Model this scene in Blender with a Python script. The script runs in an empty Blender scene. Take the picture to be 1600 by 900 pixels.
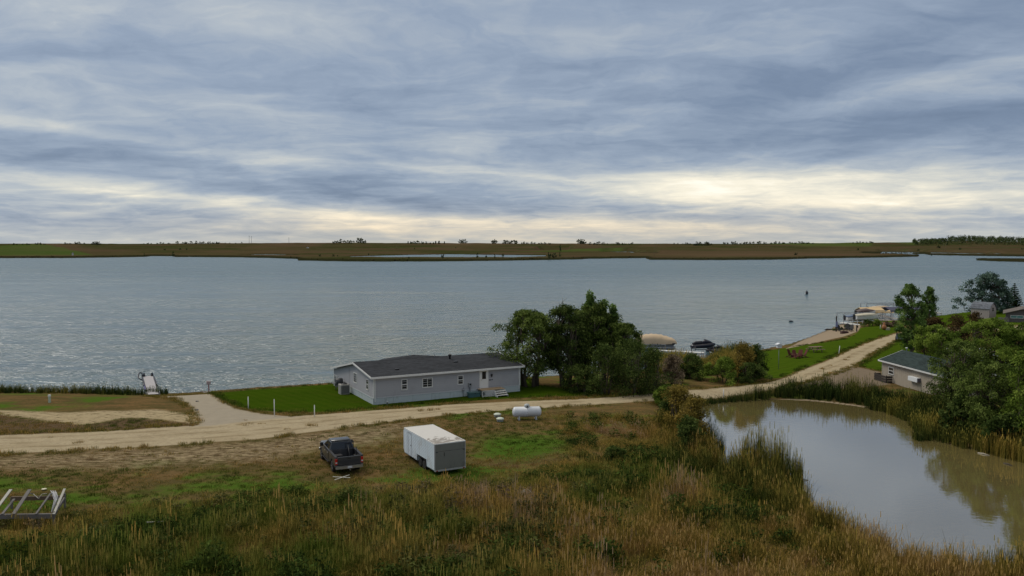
import bpy, math, random
import numpy as np
from mathutils import Vector, Matrix

# ------------------------------------------------------------------ camera
sc = bpy.context.scene
COL = sc.collection
FPX, CXP, CYP = 1280.0, 800.0, 450.0      # focal length and centre in photograph pixels
EYE = 16.0
PITCH = math.atan(67.0 / 1280.0)
cam_d = bpy.data.cameras.new("camera")
cam_d.sensor_width = 36.0
cam_d.lens = 36.0 * FPX / 1600.0
cam_d.clip_start = 0.5
cam_d.clip_end = 30000
cam = bpy.data.objects.new("camera", cam_d)
COL.objects.link(cam)
cam.location = (0, 0, EYE)
cam.rotation_euler = (math.pi / 2 - PITCH, 0, 0)
sc.camera = cam
sc.view_settings.view_transform = 'Standard'
sc.view_settings.look = 'None'
sc.view_settings.exposure = 0.22
sc.view_settings.gamma = 1.0
CP, SP = math.cos(PITCH), math.sin(PITCH)


def P(px, py, z=0.0):
    """point at height z that the photograph shows at pixel px, py"""
    a, b = (px - CXP) / FPX, (CYP - py) / FPX
    d = (a, CP + b * SP, -SP + b * CP)
    t = (z - EYE) / d[2]
    return (d[0] * t, d[1] * t)


def proj(x, y, z):
    ax = y * CP + (EYE - z) * SP
    up = y * SP - (EYE - z) * CP
    return CXP + FPX * x / ax, CYP - FPX * up / ax


# ------------------------------------------------------------------ sky and sun
SUN_AZ, SUN_EL = math.radians(-60), math.radians(50)
world = bpy.data.worlds.new("World")
sc.world = world
world.use_nodes = True


class NT:
    """small helper to write node trees as expressions"""
    def __init__(s, tree):
        s.t = tree
        s.n = tree.nodes
        s.l = tree.links

    def node(s, typ, **kw):
        n = s.n.new(typ)
        for k, v in kw.items():
            setattr(n, k, v)
        return n

    def put(s, sock, v):
        if v is None:
            return
        if hasattr(v, 'is_output') or isinstance(v, bpy.types.NodeSocket):
            s.l.new(v, sock)
        else:
            if isinstance(v, (tuple, list)) and len(v) == 3 and sock.type == 'RGBA':
                v = (*v, 1)
            sock.default_value = v

    def m(s, op, a, b=None, c=None, clamp=False):
        n = s.node('ShaderNodeMath', operation=op, use_clamp=clamp)
        s.put(n.inputs[0], a)
        if b is not None: s.put(n.inputs[1], b)
        if c is not None: s.put(n.inputs[2], c)
        return n.outputs[0]

    def add(s, a, b): return s.m('ADD', a, b)
    def sub(s, a, b): return s.m('SUBTRACT', a, b)
    def mul(s, a, b): return s.m('MULTIPLY', a, b)

    def sstep(s, v, lo, hi):
        n = s.node('ShaderNodeMapRange', interpolation_type='SMOOTHSTEP')
        s.put(n.inputs[0], v); s.put(n.inputs[1], lo); s.put(n.inputs[2], hi)
        n.inputs[3].default_value = 0; n.inputs[4].default_value = 1
        return n.outputs[0]

    def mrange(s, v, a, b, c, d):
        n = s.node('ShaderNodeMapRange')
        for i, q in enumerate((v, a, b, c, d)): s.put(n.inputs[i], q)
        return n.outputs[0]

    def mix(s, f, a, b, blend='MIX'):
        n = s.node('ShaderNodeMix', data_type='RGBA', blend_type=blend)
        s.put(n.inputs[0], f); s.put(n.inputs[6], a); s.put(n.inputs[7], b)
        return n.outputs[2]

    def noise(s, vec, scale, detail=4, rough=0.5, dist=0.0, out=0):
        n = s.node('ShaderNodeTexNoise')
        if vec is not None: s.put(n.inputs['Vector'], vec)
        n.inputs['Scale'].default_value = scale
        n.inputs['Detail'].default_value = detail
        n.inputs['Roughness'].default_value = rough
        n.inputs['Distortion'].default_value = dist
        return n.outputs[out]

    def vmap(s, vec, scale=(1, 1, 1), rot=(0, 0, 0), loc=(0, 0, 0)):
        n = s.node('ShaderNodeMapping')
        s.put(n.inputs[0], vec)
        n.inputs['Location'].default_value = loc
        n.inputs['Rotation'].default_value = rot
        n.inputs['Scale'].default_value = scale
        return n.outputs[0]

    def ramp(s, f, stops):
        n = s.node('ShaderNodeValToRGB')
        s.put(n.inputs[0], f)
        e = n.color_ramp.elements
        while len(e) < len(stops): e.new(0.5)
        for k, (p, c) in enumerate(stops):
            e[k].position = p
            e[k].color = (*c, 1) if len(c) == 3 else c
        return n.outputs[0]

    def attr(s, name, typ='GEOMETRY', out=2):
        n = s.node('ShaderNodeAttribute', attribute_name=name, attribute_type=typ)
        return n.outputs[out]

    def xyz(s, x, y, z):
        n = s.node('ShaderNodeCombineXYZ')
        s.put(n.inputs[0], x); s.put(n.inputs[1], y); s.put(n.inputs[2], z)
        return n.outputs[0]


def lin(r, g, b):
    """sRGB 0-255 to linear"""
    f = lambda v: (v / 255 / 12.92) if v / 255 <= .04045 else ((v / 255 + .055) / 1.055) ** 2.4
    return (f(r), f(g), f(b))


def build_world():
    t = NT(world.node_tree)
    for n in list(t.n): t.n.remove(n)
    tc = t.node('ShaderNodeTexCoord').outputs['Generated']
    sep = t.node('ShaderNodeSeparateXYZ'); t.l.new(tc, sep.inputs[0])
    x, y, z = sep.outputs
    hor = t.m('SQRT', t.add(t.mul(x, x), t.mul(y, y)))
    v = t.m('DIVIDE', z, t.m('MAXIMUM', hor, 0.001))      # tangent of the elevation
    az = t.m('ARCTAN2', x, y)
    # cloud-layer coordinates: a flat sheet seen in perspective, streaks lie across the view
    den = t.mul(t.add(t.m('MAXIMUM', z, 0.0), 0.15), .62)
    cu, cv = t.m('DIVIDE', x, den), t.m('DIVIDE', y, den)
    sheet = t.xyz(cu, cv, 0.0)
    wv = t.noise(t.vmap(sheet, (.5, .5, 1)), 1.0, 5, .6, out=1)
    warped = t.node('ShaderNodeVectorMath', operation='MULTIPLY_ADD')
    t.l.new(wv, warped.inputs[0]); warped.inputs[1].default_value = (1.3, 1.3, 0); t.l.new(sheet, warped.inputs[2])
    sh = warped.outputs[0]
    n_big = t.noise(t.vmap(sh, (.22, .55, 1), (0, 0, math.radians(-14)), (3.1, 1.7, 0)), 1.0, 4, .5)
    n_str = t.noise(t.vmap(sh, (.55, 1.4, 1), (0, 0, math.radians(-10)), (7.3, 2.2, 0)), 1.0, 8, .58, .3)
    n_fin = t.noise(t.vmap(sh, (1.5, 3.2, 1), (0, 0, math.radians(-8)), (1.3, 9.2, 0)), 1.0, 10, .62, .4)
    # wispy structure measured in angles so that it never goes too fine at the horizon
    awv = t.noise(t.vmap(t.xyz(az, v, 0.0), (6, 14, 1)), 1.0, 3, .6, out=1)
    aw = t.node('ShaderNodeVectorMath', operation='MULTIPLY_ADD')
    t.l.new(awv, aw.inputs[0]); aw.inputs[1].default_value = (.10, .016, 0); t.l.new(t.xyz(az, v, 0.0), aw.inputs[2])
    ang = aw.outputs[0]
    n_ang = t.noise(t.vmap(ang, (5, 62, 1), (0, 0, 0), (2.2, .4, 0)), 1.0, 8, .6, .5)
    n_ang2 = t.noise(t.vmap(ang, (18, 110, 1), (0, 0, 0), (5.2, 1.4, 0)), 1.0, 8, .6, .6)

    def blob(u0, v0, su, sv, rot=0.0, jit=0.0):
        c, s_ = math.cos(rot), math.sin(rot)
        du = t.sub(az, u0)
        vv = t.add(v, t.mul(t.sub(n_str, .5), jit)) if jit else v
        dv = t.sub(vv, v0)
        a = t.m('DIVIDE', t.add(t.mul(du, c), t.mul(dv, s_)), su)
        b = t.m('DIVIDE', t.sub(t.mul(dv, c), t.mul(du, s_)), sv)
        r2 = t.add(t.mul(a, a), t.mul(b, b))
        return t.m('EXPONENT', t.mul(r2, -1.0))

    U = lambda px: math.atan((px - 800) / 1280)
    V = lambda py: (383 - py) / 1280 * 1.0
    # brightness of the cloud deck: darker slab aloft, thin bright gap low down
    B = t.mrange(v, 0.0, 0.30, .46, .32)
    B = t.add(B, t.mul(t.sstep(v, .30, 1.6), .50))
    def feat(*a): 
        nonlocal B
        amp = a[-1]
        B = t.add(B, t.mul(blob(*a[:-1]), amp))
    feat(U(1190), V(305), .27, .036, .02, .03, .34)      # bright break right of centre
    feat(U(1060), V(290), .10, .014, -.05, .02, .16)
    feat(U(1400), V(320), .22, .012, .0, .02, .18)
    feat(U(170), V(302), .30, .010, -.11, .014, .22)     # cream bar on the left
    feat(U(330), V(325), .26, .013, -.08, .02, .16)
    feat(U(60), V(222), .30, .010, -.12, .02, .16)
    feat(U(760), V(350), .28, .014, .0, .012, .22)       # warm gap over the far shore
    feat(U(660), V(268), .22, .010, -.05, .02, .14)
    feat(U(660), V(205), .20, .012, -.04, .03, .08)
    feat(U(1500), V(150), .24, .012, .17, .02, .15)      # rising streak on the right
    feat(U(1250), V(45), .14, .03, .0, .05, .10)
    feat(U(470), V(60), .40, .035, -.05, .05, .08)
    feat(U(1560), V(205), .19, .03, .05, .04, -.17)
    feat(U(1230), V(165), .20, .04, .35, .04, -.11)
    feat(U(900), V(250), .34, .03, .0, .04, -.10)
    feat(U(250), V(130), .45, .05, -.1, .05, -.05)
    feat(U(380), V(265), .35, .012, -.10, .02, -.11)
    feat(U(640), V(310), .22, .013, -.03, .012, -.14)
    feat(U(90), V(262), .25, .012, -.08, .012, -.10)
    feat(U(1130), V(335), .12, .010, .0, .012, -.22)
    feat(U(100), V(335), .22, .012, .0, .012, -.05)
    n_puff = t.noise(t.vmap(sh, (1.0, 1.5, 1), (0, 0, math.radians(20)), (4.4, 6.1, 0)), 1.0, 9, .6, .6)
    n_rad = t.noise(t.vmap(sh, (1.5, .30, 1), (0, 0, math.radians(6)), (8.4, 1.1, 0)), 1.0, 8, .6, .5)
    B = t.add(B, t.mul(t.sub(n_rad, .5), t.mrange(v, .03, .12, .10, .30)))
    B = t.add(B, t.mul(t.sub(n_big, .5), .50))
    B = t.add(B, t.mul(t.sub(n_str, .5), .22))
    B = t.add(B, t.mul(t.sub(n_puff, .5), t.mrange(v, .04, .16, .34, .46)))
    low = t.sub(1.0, t.sstep(v, .03, .16))
    B = t.add(B, t.mul(t.mul(t.sub(n_fin, .5), .27), t.sub(1.0, t.mul(low, .6))))
    B = t.add(B, t.mul(t.mul(t.sub(n_ang, .5), .62), low))
    B = t.add(B, t.mul(t.mul(t.sub(n_ang2, .5), .46), low))
    col = t.ramp(B, [(0.0, lin(92, 108, 132)), (.22, lin(114, 130, 153)), (.38, lin(139, 153, 172)),
                     (.54, lin(168, 176, 184)), (.70, lin(201, 201, 194)), (.88, lin(236, 229, 210)),
                     (1.0, lin(250, 245, 230))])
    # warm light under the deck near the horizon
    warm = t.mul(t.sub(1.0, t.sstep(v, .0, .065)), t.sub(1.0, t.mul(t.sstep(t.m('ABSOLUTE', t.sub(az, .02)), .18, .6), .75)))
    col = t.mix(t.mul(warm, .85), col, t.mix(1.0, col, (1.16, .98, .80), 'MULTIPLY'))
    # green-grey clear strip at the very horizon on the left
    col = t.mix(t.mul(t.sub(1.0, t.sstep(v, .0, .03)), .25), col, lin(196, 200, 192))
    sky = t.node('ShaderNodeTexSky', sky_type='NISHITA')
    sky.sun_disc = False
    sky.sun_elevation = SUN_EL
    sky.sun_rotation = SUN_AZ
    BG = 0.1
    cloud = t.node('ShaderNodeVectorMath', operation='SCALE')
    t.l.new(col, cloud.inputs[0]); cloud.inputs[3].default_value = 1.0 / BG
    tot = t.mix(.94, sky.outputs[0], cloud.outputs[0])
    bg = t.node('ShaderNodeBackground'); t.l.new(tot, bg.inputs[0]); bg.inputs[1].default_value = BG
    out = t.node('ShaderNodeOutputWorld'); t.l.new(bg.outputs[0], out.inputs[0])


build_world()
sd = bpy.data.lights.new("sun", 'SUN')
sd.energy = 1.5
sd.angle = math.radians(25)
sd.color = (1, .93, .82)
sun = bpy.data.objects.new("sun", sd)
COL.objects.link(sun)
dirv = Vector((math.sin(SUN_AZ) * math.cos(SUN_EL), math.cos(SUN_AZ) * math.cos(SUN_EL), math.sin(SUN_EL)))
sun.rotation_euler = dirv.to_track_quat('Z', 'Y').to_euler()


# ------------------------------------------------------------------ mesh helpers
def tag(o, label=None, cat=None, group=None, kind=None):
    if label: o['label'] = label
    if cat: o['category'] = cat
    if group: o['group'] = group
    if kind: o['kind'] = kind
    return o


def empty(name, loc, rz=0.0, label=None, cat=None, group=None):
    o = bpy.data.objects.new(name, None)
    o.empty_display_size = .3
    o.location = loc
    o.rotation_euler = (0, 0, rz)
    COL.objects.link(o)
    return tag(o, label, cat, group)


def np_mesh(name, V, F, mats=(), smooth=False, attrs=None, fmat=None):
    """V (n,3), F (m,k) arrays of one polygon size"""
    V = np.asarray(V, dtype=np.float32); F = np.asarray(F, dtype=np.int32)
    me = bpy.data.meshes.new(name)
    me.vertices.add(len(V)); me.vertices.foreach_set('co', V.ravel())
    k = F.shape[1]
    me.loops.add(F.size); me.loops.foreach_set('vertex_index', F.ravel())
    me.polygons.add(len(F))
    me.polygons.foreach_set('loop_start', np.arange(0, F.size, k, dtype=np.int32))
    me.polygons.foreach_set('loop_total', np.full(len(F), k, dtype=np.int32))
    if smooth: me.polygons.foreach_set('use_smooth', np.ones(len(F), dtype=bool))
    if fmat is not None: me.polygons.foreach_set('material_index', np.asarray(fmat, dtype=np.int32))
    for m in mats: me.materials.append(m)
    for an, (dom, data) in (attrs or {}).items():
        a = me.attributes.new(an, 'FLOAT', dom)
        a.data.foreach_set('value', np.asarray(data, dtype=np.float32))
    me.update(calc_edges=True)
    return me


def link(name, me, parent=None):
    o = bpy.data.objects.new(name, me)
    COL.objects.link(o)
    if parent is not None: o.parent = parent
    return o


def rotz(p, a):
    c, s = math.cos(a), math.sin(a)
    return (p[0] * c - p[1] * s, p[0] * s + p[1] * c, p[2])


class MB:
    """collects simple solids, links them as one mesh object"""
    def __init__(s): s.v, s.f, s.sm = [], [], []

    def add(s, vs, fs, smooth=False):
        b = len(s.v)
        s.v.extend([tuple(p) for p in vs])
        s.f.extend([tuple(i + b for i in f) for f in fs])
        s.sm.extend([smooth] * len(fs))
        return s

    def box(s, x0, x1, y0, y1, z0, z1, ch=0.0):
        if ch <= 0:
            vs = [(x, y, z) for z in (z0, z1) for (x, y) in ((x0, y0), (x1, y0), (x1, y1), (x0, y1))]
            fs = [(3, 2, 1, 0), (4, 5, 6, 7), (0, 1, 5, 4), (1, 2, 6, 5), (2, 3, 7, 6), (3, 0, 4, 7)]
            return s.add(vs, fs)
        rings = []
        def ring(z, i):
            return [(x0 + i + ch, y0 + i, z), (x1 - i - ch, y0 + i, z), (x1 - i, y0 + i + ch, z), (x1 - i, y1 - i - ch, z),
                    (x1 - i - ch, y1 - i, z), (x0 + i + ch, y1 - i, z), (x0 + i, y1 - i - ch, z), (x0 + i, y0 + i + ch, z)]
        R = [ring(z0, ch * .7), ring(z0 + ch, 0), ring(z1 - ch, 0), ring(z1, ch * .7)]
        return s.loft(R, True, True)

    def loft(s, rings, cap0=False, cap1=False, smooth=False, closed=True):
        n = len(rings[0])
        vs = [p for r in rings for p in r]
        fs = []
        for k in range(len(rings) - 1):
            for i in range(n if closed else n - 1):
                j = (i + 1) % n
                fs.append((k * n + i, k * n + j, (k + 1) * n + j, (k + 1) * n + i))
        if cap0: fs.append(tuple(reversed(range(n))))
        if cap1: fs.append(tuple(range((len(rings) - 1) * n, len(rings) * n)))
        return s.add(vs, fs, smooth)

    def tube(s, pts, r, n=6, smooth=True, caps=True):
        pts = [Vector(p) for p in pts]
        rr = r if isinstance(r, (list, tuple)) else [r] * len(pts)
        rings = []
        for i, p in enumerate(pts):
            d = (pts[min(i + 1, len(pts) - 1)] - pts[max(i - 1, 0)]).normalized()
            a = d.cross(Vector((0, 0, 1)) if abs(d.z) < .9 else Vector((1, 0, 0))).normalized()
            b = d.cross(a)
            rings.append([tuple(p + (a * math.cos(k * 2 * math.pi / n) + b * math.sin(k * 2 * math.pi / n)) * rr[i]) for k in range(n)])
        return s.loft(rings, caps, caps, smooth)

    def bar(s, p0, p1, w, h):
        """rectangular bar from p0 to p1, w wide and h tall"""
        p0, p1 = Vector(p0), Vector(p1)
        d = (p1 - p0).normalized()
        a = d.cross(Vector((0, 0, 1)) if abs(d.z) < .95 else Vector((1, 0, 0))).normalized()
        b = a.cross(d)
        rings = [[tuple(p + a * (sx * w / 2) + b * (sy * h / 2)) for sx, sy in ((-1, -1), (1, -1), (1, 1), (-1, 1))] for p in (p0, p1)]
        return s.loft(rings, True, True)

    def lathe(s, prof, c=(0, 0, 0), n=16, axis='z', smooth=True):
        rings = []
        for r, h in prof:
            ring = []
            for k in range(n):
                a = k * 2 * math.pi / n
                u, w = r * math.cos(a), r * math.sin(a)
                q = (u, w, h) if axis == 'z' else ((h, u, w) if axis == 'x' else (u, h, w))
                ring.append((q[0] + c[0], q[1] + c[1], q[2] + c[2]))
            rings.append(ring)
        return s.loft(rings, prof[0][0] > 1e-4, prof[-1][0] > 1e-4, smooth)

    def prism(s, poly, y0, y1, axis='y', smooth=False):
        """poly of 2d points extruded; axis y: (x,z), axis x: (y,z), axis z: (x,y)"""
        def q(p, t):
            return (p[0], t, p[1]) if axis == 'y' else ((t, p[0], p[1]) if axis == 'x' else (p[0], p[1], t))
        return s.loft([[q(p, y0) for p in poly], [q(p, y1) for p in poly]], True, True, smooth)

    def xf(s, M, start=0):
        for i in range(start, len(s.v)):
            s.v[i] = tuple(M @ Vector(s.v[i]))
        return s

    def mesh(s, name, mat):
        me = bpy.data.meshes.new(name)
        me.from_pydata(s.v, [], s.f)
        me.polygons.foreach_set('use_smooth', s.sm)
        if mat: me.materials.append(mat)
        me.update()
        return me

    def build(s, name, mat, parent=None, fix=True):
        me = s.mesh(name, mat)
        if fix:
            import bmesh
            bm = bmesh.new(); bm.from_mesh(me)
            bmesh.ops.recalc_face_normals(bm, faces=bm.faces)
            bm.to_mesh(me); bm.free()
        return link(name, me, parent)


def copy_thing(o, loc=None, rz=None, label=None, group=None, parent=None, scale=None):
    c = o.copy()
    COL.objects.link(c)
    if parent is not None: c.parent = parent
    for ch in list(o.children):
        copy_thing(ch, parent=c)
    if loc is not None: c.location = loc
    if rz is not None: c.rotation_euler = (0, 0, rz)
    if scale is not None: c.scale = (scale, scale, scale) if not isinstance(scale, tuple) else scale
    if label: c['label'] = label
    if group: c['group'] = group
    return c


# ------------------------------------------------------------------ noise and polygons in numpy
def hash2(ix, iy, seed):
    h = (ix.astype(np.int64) * 374761393 + iy.astype(np.int64) * 668265263 + seed * 1442695041) & 0xffffffff
    h = ((h ^ (h >> 13)) * 1274126177) & 0xffffffff
    h = (h ^ (h >> 16)) & 0xffffffff
    return h / 4294967295.0


def vnoise(x, y, seed=0):
    ix, iy = np.floor(x), np.floor(y)
    fx, fy = x - ix, y - iy
    fx = fx * fx * (3 - 2 * fx); fy = fy * fy * (3 - 2 * fy)
    a, b = hash2(ix, iy, seed), hash2(ix + 1, iy, seed)
    c, d = hash2(ix, iy + 1, seed), hash2(ix + 1, iy + 1, seed)
    return (a * (1 - fx) + b * fx) * (1 - fy) + (c * (1 - fx) + d * fx) * fy


def fbm(x, y, seed=0, oct=4):
    x = np.asarray(x, float); y = np.asarray(y, float)
    s = np.zeros_like(x); a, tot = 1.0, 0.0
    for o in range(oct):
        s += a * vnoise(x, y, seed + o * 17); tot += a
        x = x * 2.03 + 5.1; y = y * 2.03 + 1.7; a *= .5
    return s / tot


def sdist(poly, X, Y):
    """signed distance to a polygon, positive inside"""
    p = np.asarray(poly, float)
    q = np.roll(p, -1, axis=0)
    best = np.full(X.shape, 1e18)
    ins = np.zeros(X.shape, bool)
    for (ax, ay), (bx, by) in zip(p, q):
        ex, ey = bx - ax, by - ay
        L = ex * ex + ey * ey + 1e-12
        t = np.clip(((X - ax) * ex + (Y - ay) * ey) / L, 0, 1)
        d = (X - ax - t * ex) ** 2 + (Y - ay - t * ey) ** 2
        best = np.minimum(best, d)
        if abs(ey) > 1e-12:
            c = ((ay > Y) != (by > Y)) & (X < ex * (Y - ay) / ey + ax)
            ins ^= c
    d = np.sqrt(best)
    return np.where(ins, d, -d)


def wpoly(pts, z=0.0):
    return [P(a, b, z) for a, b in pts]


def smooth01(v, lo, hi):
    t = np.clip((v - lo) / (hi - lo), 0, 1)
    return t * t * (3 - 2 * t)


# ------------------------------------------------------------------ plan of the place
LAKE_Z, POND_Z = -1.2, -0.9
shore_px = [(-300, 612), (-60, 612), (120, 613), (215, 615.5), (243, 615.5), (290, 614.5), (327, 612), (400, 606), (500, 600), (560, 596),
            (640, 594), (760, 592), (820, 590), (900, 586), (1000, 578), (1060, 572), (1110, 567), (1150, 560), (1187, 547), (1236, 537),
            (1262, 528), (1290, 517), (1318, 505), (1345, 503), (1400, 501), (1440, 497), (1500, 489), (1560, 483), (1600, 480),
            (1800, 472), (2100, 462)]
SHORE = wpoly(shore_px, LAKE_Z)
LAND = [(-420, 95)] + [(-160, 97)] + SHORE + [(600, 330), (700, -300), (-420, -300)]
road_px = [(-500, 690), (0, 682), (200, 673), (330, 663), (400, 654), (500, 647), (600, 640), (700, 632), (800, 627), (900, 624), (960, 621),
           (1000, 617), (1080, 609), (1150, 603.5), (1190, 599), (1219, 592), (1287, 566), (1350, 537), (1400, 521), (1425, 516),
           (1460, 512), (1560, 509), (1700, 506), (1700, 512), (1560, 515), (1460, 518), (1425, 524), (1412, 527), (1372, 546), (1331, 573), (1269, 594), (1210, 605), (1150, 610),
           (1080, 616), (1000, 628), (900, 634.5), (800, 640), (700, 648), (600, 660), (500, 673), (400, 686), (200, 700), (0, 710), (-500, 728)]
apron_px = [(236, 609), (258, 609), (327, 607), (333, 616), (345, 625), (367, 637), (400, 644), (440, 649), (470, 651), (440, 664), (380, 664),
            (300, 668), (312, 663), (310, 650), (290, 627), (262, 618)]
ROAD, APRON = wpoly(road_px), wpoly(apron_px)
LAWNS = [wpoly(q) for q in (
    [(329, 604), (334, 613), (345, 622), (367, 634), (400, 640), (450, 644), (520, 643), (600, 636), (700, 628), (800, 622), (900, 619), (962, 617.5),
     (930, 611), (880, 607), (835, 600), (820, 580), (600, 580), (500, 588)],
    [(1196, 592), (1219, 590), (1287, 564), (1350, 535), (1400, 519), (1412, 513), (1412, 506), (1345, 509), (1338, 520), (1320, 528),
     (1280, 532), (1236, 534), (1180, 540), (1172, 560), (1180, 580)],
    [(1342, 573), (1372, 579), (1400, 584), (1500, 590), (1520, 560), (1500, 535), (1440, 522), (1414, 529), (1376, 548)],
    [(1430, 513), (1430, 490), (1500, 476), (1560, 474), (2100, 455), (2100, 500), (1600, 506), (1500, 511)])]
BEACH = wpoly([(1226, 538), (1246, 526), (1280, 510), (1318, 497), (1346, 504), (1340, 516), (1316, 523), (1280, 528), (1250, 534)])
PARKING = wpoly([(1331, 573), (1374, 581), (1390, 600), (1330, 606), (1240, 606), (1275, 592)])
SAND = wpoly([(-500, 639), (0, 640), (100, 643), (200, 641), (250, 640), (312, 649), (314, 665), (250, 656), (200, 653), (130, 662), (60, 656), (0, 647), (-500, 649)])
THATCH = wpoly([(-500, 652), (0, 648), (60, 658), (130, 663), (200, 654), (260, 657), (313, 661), (306, 667), (200, 673), (0, 682), (-500, 690)])
STUBBLE = wpoly([(-500, 726), (0, 710), (200, 700), (400, 686), (500, 674), (600, 662), (648, 656), (650, 676), (600, 694), (480, 708), (420, 722), (300, 728), (160, 732), (0, 735), (-500, 750)])
POND = wpoly([(1060, 645), (1092, 634), (1130, 628), (1200, 624.5), (1260, 626), (1300, 630), (1340, 635), (1390, 645), (1420, 658), (1440, 676), (1480, 694),
              (1530, 704), (1560, 712), (1600, 722), (1750, 740), (1950, 790), (1950, 960), (1600, 908), (1500, 890), (1400, 868), (1352, 838),
              (1290, 810), (1254, 786), (1243, 762), (1190, 752), (1128, 738), (1100, 700), (1085, 665)], POND_Z)
TALL = wpoly([(-700, 850), (0, 818), (110, 803), (250, 792), (330, 785), (430, 770), (560, 768), (640, 762), (720, 752), (800, 747), (850, 738),
              (885, 718), (893, 692), (886, 662), (880, 641), (920, 637), (1000, 631), (1035, 622), (1060, 618), (1090, 624), (1120, 640),
              (1130, 736), (1190, 748), (1243, 758), (1256, 784), (1290, 806), (1352, 834), (1400, 864), (1500, 886), (1600, 904), (1750, 930), (1900, 1100), (1900, 2600), (-3500, 2600)])


def land_height(X, Y, dl=None, dp=None):
    X = np.asarray(X, float); Y = np.asarray(Y, float)
    if dl is None: dl = sdist(LAND, X, Y)
    if dp is None: dp = sdist(POND, X, Y)
    h = -1.2 + 1.2 * smooth01(dl, -1.0, 11.0) - .12 * (dl < 0) - 1.5 * smooth01(-dl, 0, 9)
    h = np.where(dl < 11, np.where(dl > 0, np.maximum(h, -1.2 + .10 + .0), h), h)
    q = -dp                                   # distance outside the pond
    h = h - (.9 - .02) * (1 - smooth01(q, 0.0, 4.0)) * (q > 0)
    h = np.where(dp > 0, -.9 - .15 * smooth01(dp, 0, 1.0), h)
    far_from_house = smooth01(np.hypot(X + 7, Y - 88), 14, 30)
    w = smooth01(dl, 2, 14) * smooth01(q, 2, 8) * (.35 + .65 * far_from_house)
    h = h + w * ((fbm(X / 11, Y / 11, 5, 3) - .5) * .35 + (fbm(X / 2.2, Y / 2.2, 9, 2) - .5) * .10)
    return h


def hgt(x, y):
    return float(land_height(np.array([x]), np.array([y]))[0])


def G(px, py, dz=0.0):
    """point on the ground seen at a pixel"""
    z = 0.0
    for _ in range(5):
        x, y = P(px, py, z)
        z = max(hgt(x, y), LAKE_Z)
    return (x, y, z + dz)
# ------------------------------------------------------------------ materials of the setting
def new_mat(name):
    m = bpy.data.materials.new(name)
    m.use_nodes = True
    t = NT(m.node_tree)
    return m, t, m.node_tree.nodes['Principled BSDF']


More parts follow.
